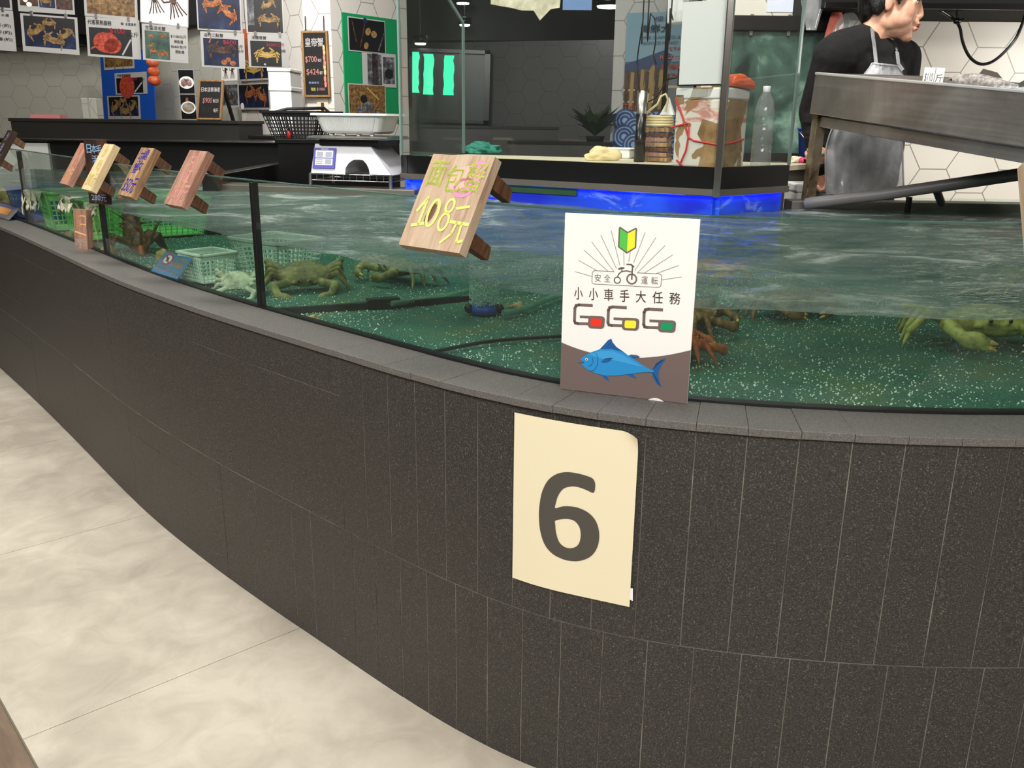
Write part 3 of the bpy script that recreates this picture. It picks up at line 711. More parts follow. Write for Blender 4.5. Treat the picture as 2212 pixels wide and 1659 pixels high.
def d_big(mb, w_, h_):
    mb.disc(w_ * .62, h_ * .76, w_ * .2, h_ * .12, 1, 1, rot=.5); mb.disc(w_ * .8, h_ * .8, w_ * .12, h_ * .16, 1, 2, rot=-.3); mb.ring(w_ * .7, h_ * .66, w_ * .14, .006, 1, 2, rz=h_ * .09)
    mb.disc(w_ * .33, h_ * .36, .009, .02, 1, 4, rot=-.25)
    mb.text('面', w_ * .19, h_ * .79, .048, 2, 3, width=.040, bold=.012); mb.text('包', w_ * .50, h_ * .75, .05, 2, 3, width=.041, bold=.012); mb.text('蟹', w_ * .81, h_ * .77, .056, 2, 3, width=.043, bold=.008)
    mb.line([(w_ * .1, h_ * .38), (w_ * .2, h_ * .52), (w_ * .2, h_ * .24)], .006, 2, 3); mb.line([(w_ * .1, h_ * .22), (w_ * .28, h_ * .25)], .006, 2, 3)
    mb.ring(w_ * .37, h_ * .37, w_ * .075, .006, 2, 3, rz=h_ * .14); mb.ring(w_ * .6, h_ * .46, w_ * .06, .005, 2, 3, rz=h_ * .07); mb.ring(w_ * .59, h_ * .29, w_ * .07, .005, 2, 3, rz=h_ * .09)
    mb.line([(w_ * .72, h_ * .44), (w_ * .9, h_ * .47)], .005, 2, 3); mb.line([(w_ * .7, h_ * .3), (w_ * .98, h_ * .29)], .006, 2, 3); mb.line([(w_ * .8, h_ * .3), (w_ * .78, h_ * .18), (w_ * .66, h_ * .08)], .005, 2, 3); mb.line([(w_ * .88, h_ * .3), (w_ * .9, h_ * .1), (w_ * .98, h_ * .12)], .005, 2, 3)
price_board(985, 434, ZR, .148, .176, radians(30), [W1, ck['pink'], ck['magenta'], ck['yellow'], WE], 'large pale board chalked 面包蟹 108元 in yellow, hanging on the glass rim', d_big, dz=.56)
def d_txt(col, word, price, col2=None, vert=False):
    def f(mb, w_, h_):
        if vert:
            for i, ch in enumerate(word): mb.text(ch, w_ * (.62 if i < 2 else .34), h_ * (.86 - .23 * (i % 2) - (.06 if i > 1 else 0)), .031, 1, 1, bold=.02)
        else:
            for i, ch in enumerate(word): mb.text(ch, w_ * (.5 + .06 * i), h_ * (.83 - .30 * i / max(1, len(word) - 1)), .036, 1, 1, bold=.02)
        mb.text(price, w_ * .5, h_ * .22, .044, 1, 2 if col2 else 1, slant=.2, width=w_ * .86, bold=.02)
    return f
price_board(440, 377, ZR, .098, .148, radians(32), [W2, ck['pink']], 'reddish board chalked 380元 in pink, nearest of the narrow boards along the rim', d_txt('pink', '女紅', '380元'), dz=.63)
price_board(348, 364, ZR, .098, .144, radians(32), [W3, ck['blue']], 'brown streaked board with blue chalk writing on the glass rim', d_txt('blue', '處女花蟹', '350元', vert=True), dz=.64)
price_board(268, 352, ZR, .098, .152, radians(32), [W4, ck['lemon']], 'yellow-chalked pale board reading 280元 on the glass rim', d_txt('lemon', '沙母', '280元'), dz=.65)
price_board(205, 345, ZR, .092, .146, radians(32), [W2, ck['red'], ck['orange']], 'reddish board with an orange 280元, farthest of the narrow boards along the rim', d_txt('red', '沙公', '280元', 1), dz=.67)
def d_blk(mb, w_, h_):
    for i, ch in enumerate('日本毛'): mb.text(ch, w_ * (.24 + .27 * i), h_ * .86, .026, 1, 1)
    for i, ch in enumerate('活蟹'): mb.text(ch, w_ * (.5 + .27 * i), h_ * .7, .024, 1, 1)
    mb.text('280元', w_ * .55, h_ * .1, .02, 1, 1, width=w_ * .8)
price_board(246, 349, ZR, .088, .19, radians(2), [W5, ck['sky']], 'narrow black board with pale blue writing, behind the yellow-chalked board', d_blk, out=.01, yawoff=radians(22), blocks=False, thick=.014, dz=.66)
p = PZ(183, 536, ZL); s_ = s_near(p, .095); q, t_, n_ = curve(s_, .098); x = Matrix.Rotation(radians(18), 3, 'Z') @ t_
nn = V((x.y, -x.x, 0)); z = V((0, 0, cos(radians(5)))) - nn * sin(radians(5)); y = z.cross(x); mt = Matrix((x, y, z)).transposed().to_4x4(); mt.translation = V((p.x, p.y, ZL)) - x * .036 + nn * .012
r = thing('price_board', 'small dark red board chalked 280元 standing on the coping against the glass', 'price board', mt)
mb = MB(); w_, h_ = .072, .128; mb.b2((0, 0, 0), (w_, .02, h_), 0)
for i, ch in enumerate('松葉'): mb.text(ch, w_ * .38, h_ * (.84 - .24 * i), .026, 1, 1, bold=.01)
mb.text('口', w_ * .72, h_ * .72, .034, 1, 1); mb.line([(w_ * .1, h_ * .42), (w_ * .9, h_ * .36)], .005, 1, 1); mb.text('280元', w_ * .5, h_ * .16, .022, 1, 2, width=w_ * .84, slant=.1, bold=.01)
mb.build('board', [W2, ck['orange'], ck['white']], r)
# two more hang at the picture's edges
r = price_board(2216, 474, ZR, .12, .16, radians(30), [W1, ck['yellow']], 'pale wooden board seen edge-on at the right end of the glass rim', lambda mb, w_, h_: mb.text('108元', w_ * .5, h_ * .3, .04, 1, 1), dz=.45, yawoff=radians(-8))
r.matrix_world = Matrix.Translation((.0, -.01, 0)) @ r.matrix_world
price_board(-14, 322, ZR, .1, .17, radians(32), [W5, ck['sky']], 'dark board on the glass rim at the far left end of the tank', d_txt('sky', '沙母', '280元'), dz=.56)

# ------------------------------------------------------------------ acrylic notices
M['nblue'] = flat('notice_blue', C(70, 150, 214), .4, var=.1, scale=30); M['norange'] = flat('notice_orange', C(255, 176, 96), .5, var=.05); M['nred'] = flat('notice_red', C(216, 56, 84), .5)
def notice(bl, br, tl, label, kind=0):
    m_, w_, h_ = frame(bl, br, tl); r = thing('notice_card', label, 'notice', m_, 'acrylic notices on the coping')
    mb = MB(); mb.b2((.004, .0012, .006), (w_ - .004, .002, h_ - .006), 0); mb.T = Matrix.Translation((0, .0011, 0))
    if kind == 0:
        c_ = (w_ * .27, h_ * .66); mb.disc(*c_, w_ * .13, h_ * .2, 1, 3); mb.ring(*c_, w_ * .14, w_ * .03, 2, 2, rz=h_ * .2); mb.line([(c_[0] - w_ * .1, c_[1] + h_ * .12), (c_[0] + w_ * .1, c_[1] - h_ * .12)], w_ * .03, 2, 2); mb.disc(*c_, w_ * .04, h_ * .1, 2, 4, rot=.4)
        mb.text('小心夾手', w_ * .68, h_ * .76, h_ * .18, 1, 1, width=w_ * .46, bold=.03); mb.text('請勿觸碰', w_ * .68, h_ * .54, h_ * .18, 1, 1, width=w_ * .46, bold=.03); mb.text('DO NOT Touch', w_ * .5, h_ * .26, h_ * .14, 1, 1, width=w_ * .78, bold=.02)
    else:
        mb.rect(w_ * .1, h_ * .75, w_ * .9, h_ * .92, 1, 5); mb.rect(w_ * .3, h_ * .3, w_ * .8, h_ * .7, 1, 1)
    mb.build('printed_insert', ['nblue' if kind == 0 else 'sheet', 'norange', 'nred', 'paper', 'ink', flat('notice_violet', C(110, 100, 150), .5)], r)
    mb = MB(); mb.b2((0, 0, 0), (w_, .0008, h_)); mb.b2((0, .0024, 0), (w_, .0032, h_))
    mb.build('acrylic_cover', 'acrylic', r)
    mb = MB(); mb.beam((w_ * .5, .0034, h_ * .6), (w_ * .5, .03, .0), w_ * .5, .002); mb.build('acrylic_foot', 'acrylic', r)
bl = PZ(322, 588, ZL + .001); br = PZ(380, 607, ZL + .001); d_ = (br - bl); d_.z = 0
notice(bl, br, PY(352, 537, bl.y + .055), 'blue DO NOT Touch notice in an acrylic holder leaning on the coping')
bl = PZ(-32, 462, ZL + .001); br = PZ(17, 477, ZL + .001)
notice(bl, br, PY(-8, 433, bl.y + .05), 'pale acrylic notice with an orange patch at the far left of the coping', 1)

# ------------------------------------------------------------------ things in the water
def shell_mat(name, dark, mid, light, scale=40):
    return mottled(name, [(.3, dark), (.5, mid), (.7, light)], scale, .5, 6, (1, 1, 1), .3)
CM = dict(olive=shell_mat('olive_shell', C(84, 76, 44), C(136, 124, 78), C(180, 162, 98)), pale=shell_mat('pale_shell', C(120, 112, 88), C(196, 190, 164), C(226, 222, 200)), brown=shell_mat('brown_shell', C(64, 40, 22), C(132, 88, 48), C(190, 142, 86)),
          orange=shell_mat('orange_shell', C(150, 60, 24), C(206, 96, 40), C(232, 150, 84)), yellow=shell_mat('yellow_shell', C(120, 108, 50), C(196, 180, 96), C(222, 208, 130)), dark=shell_mat('dark_shell', C(34, 24, 18), C(86, 56, 30), C(152, 104, 58)))
CLAW = shell_mat('claw_tip', C(196, 140, 60), C(226, 176, 84), C(240, 210, 140)); EYE = flat('eye_black', C(10, 10, 10), .1)
def crab(name, label, loc, yaw, size, mat, spread=1.0, tilt=0, group='crabs in the tank', lift=.0):
    "size = carapace width; body, legs and claws melt into one skin"
    r = thing(name, label, 'crab', Matrix.Translation(loc) @ Matrix.Rotation(yaw, 4, 'Z') @ Matrix.Rotation(tilt, 4, 'X'), group)
    k = size; mb = MB(); z0 = .26 * k + lift
    mb.ell((0, 0, z0), (.5 * k, .33 * k, .15 * k)); mb.ell((0, .04 * k, z0 + .05 * k), (.40 * k, .27 * k, .13 * k)); mb.ell((0, -.06 * k, z0 - .05 * k), (.40 * k, .25 * k, .11 * k))
    for sx in (-1, 1):
        for i in range(7): a = .15 + i * .2; mb.ell((sx * .49 * k * sin(a + .25), -.33 * k * cos(a + .25), z0), (.035 * k, .035 * k, .03 * k))
        for i, (ya, yb) in enumerate(((-.12, -.34), (.0, -.06), (.11, .24), (.2, .5))):
            p0 = V((sx * .38 * k, ya * k, z0 - .04 * k)); p1 = V((sx * (.68 + .04 * i % 2) * k * spread, (ya * .6 + yb * .4) * k, z0 + (.13 - .02 * i) * k)); p2 = V((sx * (.9 - .05 * i) * k * spread, (yb * .9) * k, z0 - .08 * k)); p3 = V((sx * (.98 - .06 * i) * k * spread, yb * 1.15 * k, .012 * k))
            mb.chain([p0, p1, p2, p3], [.06 * k, .055 * k, .04 * k, .014 * k])
        q0 = V((sx * .3 * k, -.26 * k, z0 - .03 * k)); q1 = V((sx * .55 * k, -.42 * k, z0 + .02 * k)); q2 = V((sx * .46 * k, -.62 * k, z0 - .06 * k)); q3 = V((sx * .2 * k, -.72 * k, z0 - .12 * k))
        mb.chain([q0, q1, q2], [.075 * k, .085 * k, .07 * k]); d = (q3 - q2)
        mb.ell(q2.lerp(q3, .4), (.15 * k, .085 * k, .10 * k), m=Matrix.Rotation(atan2(d.y, d.x), 3, 'Z'))
        mb.chain([q2.lerp(q3, .75) + V((0, 0, .04 * k)), q3 + V((-sx * .05 * k, .02 * k, .02 * k))], [.05 * k, .016 * k]); mb.chain([q2.lerp(q3, .75) - V((0, 0, .04 * k)), q3 + V((-sx * .05 * k, .02 * k, -.05 * k))], [.045 * k, .014 * k])
        mb.cap((sx * .09 * k, -.3 * k, z0 + .02 * k), (sx * .1 * k, -.35 * k, z0 + .06 * k), .02 * k, .024 * k)
    mb.fuse('body', CM[mat], r, voxel=.017 * k, smooth=2)
    for sx in (-1, 1):
        e = MB(); e.ell((sx * .1 * k, -.365 * k, z0 + .075 * k), (.022 * k,) * 3); e.build('eye', EYE, r)
        t_ = MB(); q3 = V((sx * .2 * k, -.72 * k, z0 - .12 * k)); t_.chain([q3 + V((-sx * .01 * k, .01 * k, .03 * k)), q3 + V((-sx * .07 * k, .02 * k, .015 * k))], [.03 * k, .012 * k]); t_.chain([q3 + V((-sx * .01 * k, .01 * k, -.03 * k)), q3 + V((-sx * .07 * k, .02 * k, -.055 * k))], [.028 * k, .01 * k]); t_.build('claw_tip', CLAW, r)
    return r
BZ = ZB + .002
crab('crab', 'olive brown crab facing the glass beside the black joint', PZ(660, 624, BZ), radians(12), .145, 'olive', .85, radians(24), lift=.012)
crab('crab', 'hazy olive crab behind the dark bar on the tank bed', PZ(860, 606, BZ), radians(-50), .15, 'olive', 1.1)
crab('crab', 'pale crab propped up with its claws down beside the white basket', tank_spot(520, .12, z=BZ).translation, radians(5), .085, 'pale', .8, radians(50), lift=.035)
crab('crab', 'large yellow crab cut by the waterline at the right end of the tank', PZ(2125, 742, BZ), radians(-8), .19, 'yellow', 1.0)
crab('crab', 'mottled yellow brown crab half hidden behind the white sign board', PZ(1500, 712, BZ), radians(75), .13, 'brown')
crab('crab', 'orange crab low on the bed at the sign board edge', PZ(1470, 768, BZ), radians(100), .11, 'orange', .8)
crab('crab', 'brown crab just under the waterline in the middle right', PZ(1700, 680, BZ), radians(20), .14, 'brown')
crab('crab', 'tan crab seen through the rippled surface near the sign top', PZ(1545, 548, BZ), radians(10), .17, 'orange', 1.0)
crab('crab', 'reddish crab seen through the blue tinted ripples', PZ(1530, 600, BZ), radians(-20), .13, 'orange', 1.0)
crab('crab', 'brown crab far back under the surface below the steel table', PZ(2010, 540, BZ), radians(30), .24, 'brown', 1.0)
crab('crab', 'buff crab at the right edge under the rippled surface', PZ(2205, 628, BZ), radians(60), .14, 'yellow', 1.0)
# spiny lobster resting against the glass
lm = tank_spot(288, .14); q = lm.translation; t_ = lm.to_3x3() @ V((1, 0, 0))
r = thing('lobster', 'dark brown spiny lobster leaning on the glass with its tail raised', 'lobster', Matrix.Translation(V((q.x, q.y, BZ))) @ Matrix.Rotation(atan2(t_.y, t_.x), 4, 'Z'))
mb = MB()
sp = [V((.1, -.01, .02)), V((.05, 0, .035)), V((-.01, .0, .05)), V((-.045, .01, .085)), V((-.065, .015, .12)), V((-.075, .02, .145))]
mb.chain(sp, [.022, .036, .034, .029, .025, .018])
for i in range(5):
    for sy in (-1, 1): b = V((.06 - .028 * i, sy * .025, .03)); mb.chain([b, b + V((-.01, sy * .045, .03)), b + V((-.02 + .01 * i, sy * .07, -.025))], [.009, .007, .003])
for i in range(5): a = -.9 + .45 * i; mb.chain([sp[-1], sp[-1] + V((-.015 + .0 * i, sin(a) * .035, .035 * cos(a) + .005))], [.012, .011])
random.seed(5)
for i in range(34):
    j = random.randint(0, 3); b = sp[j].lerp(sp[j + 1], random.random()); a = random.uniform(0, 6.28); dvec = V((random.uniform(-.3, .3), cos(a), abs(sin(a)))) ; mb.chain([b + dvec * .028, b + dvec * .042], [.006, .002])
mb.fuse('body', CM['dark'], r, voxel=.0028, smooth=1)
for sy in (-1, 1):
    mb = MB(); mb.tube([(.11, sy * .012, .035), (.15, sy * .02, .08), (.14, sy * .05, .12), (.08, sy * .09, .15)], [.006, .005, .003, .0015], 8); mb.build('antenna', CM['brown'], r)
mb = MB(); mb.chain([(.118, -.015, .025), (.135, -.02, .012)], [.011, .008]); mb.build('mouth_plate', CM['orange'], r)
# whelks
def whelk(loc, yaw, k, label):
    r = thing('sea_snail', label, 'sea snail', Matrix.Translation(loc) @ Matrix.Rotation(yaw, 4, 'Z'), 'sea snails on the gravel')
    mb = MB(); n = 60
    for i in range(n): u = i / n; a = u * 5 * 2 * pi; R = .20 * k * u ** 1.15; mb.ell((-.55 * k + k * u ** .8, R * .75 * cos(a), .22 * k + R * .75 * sin(a)), (.13 * k * u + .012 * k, .16 * k * u + .012 * k, .16 * k * u + .012 * k), nu=8, nv=6)
    mb.fuse('shell', shell_mat('snail_shell', C(150, 116, 70), C(206, 172, 122), C(232, 208, 166), 60), r, voxel=.022 * k, smooth=1)
    mb = MB(); mb.ell((.36 * k, -.12 * k, .1 * k), (.16 * k, .1 * k, .09 * k)); mb.build('foot', CM['pale'], r)
p = PZ(677, 694, BZ); q, t_, n_ = curve(s_near(p, .15), .155); whelk(V((q.x, q.y, BZ)), radians(-30), .045, 'tan spiral sea snail against the glass right of the black joint')
whelk(PZ(1108, 672, BZ), radians(10), .05, 'spiral sea snail next to the blue air stone')
# air stone with bubbles, hoses, bed divider
M['hose'] = see_through('pale_hose', (.55, .8, .7, 1), .6, .2, .8, C(150, 190, 170))
M['blueplastic'] = flat('blue_plastic', C(40, 84, 190), .4, var=.15)
ap = PZ(1046, 676, BZ)
r = thing('air_stone', 'blue and black air stone on the tank bed below a column of bubbles', 'air stone', ap)
mb = MB(); mb.lathe([(0, 0), (.032, 0), (.034, .012), (.03, .02), (0, .022)], n=20); mb.build('body', 'blueplastic', r)
for sx in (-1, 1): mb = MB(); mb.ell((sx * .036, -.005, .012), (.012, .012, .012)); mb.build('end_cap', 'black', r)
random.seed(2); mb = MB()
for i in range(4200):
    z = random.uniform(.022, ZW - ZB - .012); a = random.uniform(0, 6.28); R = .036 * sqrt(random.random()); mb.ell((ap.x + R * cos(a), ap.y + R * sin(a), ap.z + z), (random.uniform(.0009, .0022),) * 3, nu=6, nv=4)
o = mb.build('air_bubbles', see_through('bubble', (.9, .97, .94, 1), .9, .05, .8, C(240, 250, 246), 1.33, 30)); _tag(o, 'white column of air bubbles rising in front of the dark bar', 'bubbles', kind='stuff')
def hose(name, label, pts, rad, mat, cat='hose'):
    P = [V(p) for p in pts]; L = []
    for i in range(len(P) - 1):
        q = [P[max(i - 1, 0)], P[i], P[i + 1], P[min(i + 2, len(P) - 1)]]
        L += [V(_cr(*q, u / 8)) for u in range(8)]
    mb = MB(); mb.tube(L + [P[-1]], rad, 10); o = mb.build(name, mat); _tag(o, label, cat); return o
z_ = ZB + .014
hose('air_hose', 'pale hose lying across the tank bed above the dark bar', [PZ(846, 656, z_), PZ(920, 646, z_), PZ(990, 634, z_ + .01), PZ(1060, 616, z_ + .02), PZ(1180, 600, z_ + .02)], .007, 'hose')
hose('air_hose', 'pale hose running from the air stone towards the sign board', [PZ(1086, 676, z_), PZ(1130, 668, z_), PZ(1200, 640, z_), PZ(1300, 610, z_)], .007, 'hose')
r = thing('bed_divider', 'black bar with a square block dividing the tank bed', 'divider', PZ(800, 655, BZ))
a, b = PZ(606, 672, ZB + .008), PZ(1018, 646, ZB + .008); q, t_, n_ = curve(s_near(a, .14), .14); a = V((q.x, q.y, a.z))
mb = MB(); mb.beam(a, b, .016, .016); mb.build('bar', 'silicone', r, world=True); c_ = a.lerp(b, .52); mb = MB(); mb.beam(c_ - (b - a).normalized() * .03, c_ + (b - a).normalized() * .05, .03, .034); mb.build('block', 'black', r, world=True, bevel=.002)
q2 = PZ(1210, 745, ZB + .006); a2 = PZ(930, 765, ZB + .006); q, t_, n_ = curve(s_near(a2, .14), .14); hose('air_line', 'thin dark air line on the gravel left of the sign board', [V((q.x, q.y, ZB + .012)), a2.lerp(q2, .5) + V((0, .06, .004)), q2 + V((.1, .1, .004)), q2 + V((.4, .3, .004))], .004, 'silicone', 'air line')

# baskets
GRN = flat('green_plastic', C(160, 240, 140), .4, var=.12); BLU = flat('blue_crate_plastic', C(84, 116, 220), .4, var=.12); WHT = flat('white_crate_plastic', C(232, 238, 226), .4, var=.05); BLK = flat('black_crate_plastic', C(30, 30, 32), .45)
def basket(name, label, mt, w_, d_, h_, mat, taper=.82, nv=12, nh=6, rim=.012, bar=.0028, band=.18, group=None, cat='basket'):
    r = thing(name, label, cat, mt, group); mb = MB()
    def cor(u): s_ = taper + (1 - taper) * u; return [V((sx * w_ / 2 * s_, sy * d_ / 2 * s_, h_ * u)) for sx, sy in ((-1, -1), (1, -1), (1, 1), (-1, 1))]
    c0, c1 = cor(0), cor(1)
    for e in range(4):
        f = (e + 1) % 4; L = (c1[f] - c1[e]).length; n = max(4, int(nv * L / w_))
        for i in range(n + 1): u = i / n; mb.beam(c0[e].lerp(c0[f], u), c1[e].lerp(c1[f], u), bar * 1.3, bar)
        for j in range(1, nh):
            u = j / nh * (1 - band); ca = cor(u); mb.beam(ca[e], ca[f], bar, bar * 1.3)
        ca, cb = cor(1 - band), cor(1)
        n_ = (cb[f] - cb[e]).cross(V((0, 0, 1))).normalized() * bar * .5
        mb.add([ca[e] - n_, ca[f] - n_, cb[f] - n_, cb[e] - n_, ca[e] + n_, ca[f] + n_, cb[f] + n_, cb[e] + n_], [(0, 1, 2, 3), (7, 6, 5, 4), (0, 4, 5, 1), (1, 5, 6, 2), (2, 6, 7, 3), (3, 7, 4, 0)])
    mb.build('lattice_wall', mat, r)
    mb = MB()
    for e in range(4): f = (e + 1) % 4; d = (c1[f] - c1[e]).normalized() * rim * .5; mb.beam(c1[e] - d, c1[f] + d, rim, rim * .8)
    mb.build('rim', mat, r, bevel=.002)
    mb = MB(); mb.box((0, 0, .002), (w_ * taper, d_ * taper, .004)); mb.build('base', mat, r)
    return r
gb = 'green baskets standing in the tank'
basket('basket', 'blue plastic basket in the tank near its far left end', tank_spot(97, .15, .1), .26, .22, .13, BLU)
basket('basket', 'small green basket between the blue basket and the red price board', tank_spot(158, .15, -.05), .22, .22, .145, GRN, group=gb)
basket('basket', 'green basket behind the black glass joint', tank_spot(222, .16, .05), .24, .22, .14, GRN, group=gb)
basket('basket', 'large green slotted basket behind the lobster', tank_spot(335, .36, .0), .40, .30, .14, GRN, group=gb, nv=16, band=.45)
wb = basket('basket', 'white lattice basket in the tank left of the pale crab', tank_spot(446, .11, .12), .125, .11, .078, WHT, nv=10, nh=6, rim=.009, bar=.0022)
basket('basket', 'white basket behind the olive brown crab', tank_spot(600, .32, .2), .22, .17, .10, WHT)
def rock(name, label, cat, loc, r3, mat, seed, group):
    random.seed(seed); bm = bmesh.new(); bmesh.ops.create_icosphere(bm, subdivisions=3, radius=1)
    for v_ in bm.verts: v_.co *= 1 + .3 * noise.noise(v_.co * 1.4 + V((seed, 0, 0))) + .08 * noise.noise(v_.co * 5)
    mb = MB(); mb.add([V((v_.co.x * r3[0], v_.co.y * r3[1], v_.co.z * r3[2])) for v_ in bm.verts], [[x.index for x in f.verts] for f in bm.faces], 0, True); bm.free()
    o = mb.build(name, mat, None, Matrix.Translation(loc)); _tag(o, label, cat, group)
TAN = mottled('tan_shell', [(.3, C(120, 84, 46)), (.5, C(190, 148, 96)), (.7, C(222, 196, 150))], 30, .8, 6, bump=.4)
for i, (px, d, sz, lab) in enumerate([(22, .12, .08, 'tan oyster cluster at the far left of the tank'), (44, .08, .045, 'small tan oyster cluster beside the first black joint'), (150, .03, .02, 'pale shell lump in front of the small green basket'), (232, .03, .024, 'pale shell lump at the foot of the green basket'), (352, .14, .022, 'pale shell lump in front of the large green basket')]):
    m_ = tank_spot(px, d, zm=sz); rock('oyster_cluster', lab, 'oysters', m_.translation + V((0, 0, sz * .4)), (sz, sz * .8, sz), TAN, i + 3, 'shell lumps in the tank')
# pale netting draped over the baskets
NET = mottled('pale_net', [(.3, C(150, 144, 118)), (.6, C(206, 202, 178)), (.8, C(226, 224, 206))], 40, .9, 5, bump=.3)
def drape(label, mt, w_, drop, seed):
    random.seed(seed); mb = MB(); n, m2 = 22, 14; P = []
    for j in range(m2 + 1):
        for i in range(n + 1):
            u = i / n; v_ = j / m2; L = drop * (.55 + .45 * noise.noise(V((u * 7, seed, 0)))); P.append((w_ * (u - .5), -.012 - .018 * v_ + .012 * noise.noise(V((u * 9, v_ * 3, seed))) + .05 * max(0, .2 - v_) * 5 * .6, -L * max(0, v_ - .2) * 1.25 + .006))
    F = [(j * (n + 1) + i, j * (n + 1) + i + 1, (j + 1) * (n + 1) + i + 1, (j + 1) * (n + 1) + i) for j in range(m2) for i in range(n) if not (j > 3 and noise.noise(V((i * .35, j * .12, seed))) > .12)]
    mb.add(P, F, 0, True); o = mb.build('net_cloth', NET, None, mt); s_ = o.modifiers.new('t', 'SOLIDIFY'); s_.thickness = .003; _tag(o, label, 'netting')
drape('ragged pale netting hanging over the blue basket', tank_spot(72, .03, .1, ZB + .15), .2, .13, 1)
drape('ragged pale netting over the small green basket rim', tank_spot(150, .03, -.05, ZB + .165), .2, .10, 5)
drape('pale netting over the rim of the green basket by the joint', tank_spot(205, .04, 0, ZB + .16), .14, .06, 9)

# ------------------------------------------------------------------ room behind the tank
def quad(bl, br, tl): return frame(bl, br, tl)
def wallp(name, a, b, z0, z1, mat, th=.1):
    "wall panel from plan point a to b (left to right as seen), own local axes x along, z up"
    a, b = V((a[0], a[1], z0)), V((b[0], b[1], z0)); m_, L, h = frame(a, b, a + V((0, 0, z1 - z0)))
    mb = MB(); mb.b2((0, 0, 0), (L, th, z1 - z0)); return struct(mb.build(name, mat, None, m_)), m_, L
M['dark'] = flat('dark_wall_paint', C(26, 26, 27), .7, var=.1)
M['gold'] = wood('oak_frame', C(110, 80, 48), C(146, 110, 70), C(170, 134, 92))
M['slate'] = flat('chalkboard_slate', C(28, 28, 28), .5, var=.1)
M['royal'] = flat('royal_blue_board', C(10, 74, 168), .5, var=.03); M['kelly'] = flat('green_board', C(8, 128, 76), .45, var=.03)
struct(MB().b2((-9, -4, 3.0), (9, 16, 3.1)).build('ceiling', 'dark'))
wallp('wall_far', (-7, 14), (8, 14), 0, 3.0, 'dark')
wallp('wall_behind', (8, -4), (-9, -4), 0, 3.0, flat('mall_wall', C(190, 180, 168), .7))
wallp('wall_left', (-8.5, -4), (-8.5, 9.3), 0, 3.0, flat('mall_side_wall', C(150, 142, 132), .7))
wallp('wall_right', (4.2, 4.2), (4.2, -4), 0, 3.0, flat('mall_right_wall', C(170, 162, 152), .7))
# left back: corner of two tiled walls
xc = PY(228, 200, 8.6)
wallp('wall_back_left', (-8.5, 9.2), (xc.x, 8.6), 0, 3.0, 'hexL'); wallp('wall_back', (xc.x, 8.6), (-2.0, 6.95), 0, 3.0, 'hexL')
# column with three faces
c0 = PY(519, 200, 6.9); c1 = PY(660, 150, 6.2); c2 = PY(719, 150, 6.15); c3 = PY(881, 150, 6.75)
HXC = hex_tile('column_hex_tile', C(226, 222, 214), C(158, 152, 144), .196, .014)
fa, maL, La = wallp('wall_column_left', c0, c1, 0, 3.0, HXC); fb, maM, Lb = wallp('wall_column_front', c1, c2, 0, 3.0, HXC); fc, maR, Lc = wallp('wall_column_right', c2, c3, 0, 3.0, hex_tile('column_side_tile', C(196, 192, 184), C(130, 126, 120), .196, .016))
wallp('wall_column_return', (c3.x, c3.y), (c3.x - .2, 7.6), 0, 3.0, HXC)
# grey low wall behind the glass kiosk, window with green lit panes
g0 = PY(1056, 115, 8.8); g1 = PY(1330, 96, 8.2)
wallp('wall_low_grey', (g0.x - 1.2, 9.0), (g1.x + .1, g1.y), 0, 1.80, 'hexG')
wallp('wall_upper_black', (g0.x - 1.6, 9.3), (g1.x + 2.5, 9.0), 1.86, 3.0, 'dark')
wn = thing('lit_window', 'dark framed window with glowing green panes behind the glass kiosk', 'window', quad(PY(884, 262, 8.5), PY(1056, 268, 8.5), PY(884, 104, 8.5))[0])
_, ww, wh = quad(PY(884, 262, 8.5), PY(1056, 268, 8.5), PY(884, 104, 8.5))
mb = MB(); mb.b2((0, 0, 0), (ww, .04, wh)); mb.build('backing', flat('window_teal', C(18, 42, 40), .3, var=.3), wn)
mb = MB()
for a, b in (((0, -.04, 0), (ww, .0, .03)), ((0, -.04, wh - .03), (ww, .0, wh)), ((0, -.04, 0), (.03, .0, wh)), ((ww - .05, -.04, 0), (ww, .0, wh)), ((ww * .62, -.03, 0), (ww * .66, 0, wh))): mb.b2(a, b)
mb.build('frame', 'black', wn)
GL = glow('green_lamp', (.05, .86, .38, 1), 1.0)
for x0, x1, z0, z1 in ((.02, .12, .40, .95), (.18, .30, .38, .93), (.43, .55, .38, .92)):
    mb = MB(); n = 8; random.seed(int(x0 * 100))
    xs = [(x0 + random.uniform(-.01, .01), x1 + random.uniform(-.012, .012)) for _ in range(n + 1)]
    mb.add([(ww * p[k], -.012, wh * (z0 + (z1 - z0) * i / n)) for i, p in enumerate(xs) for k in (0, 1)], [(2 * i, 2 * i + 1, 2 * i + 3, 2 * i + 2) for i in range(n)]); mb.build('lit_pane', GL, wn)
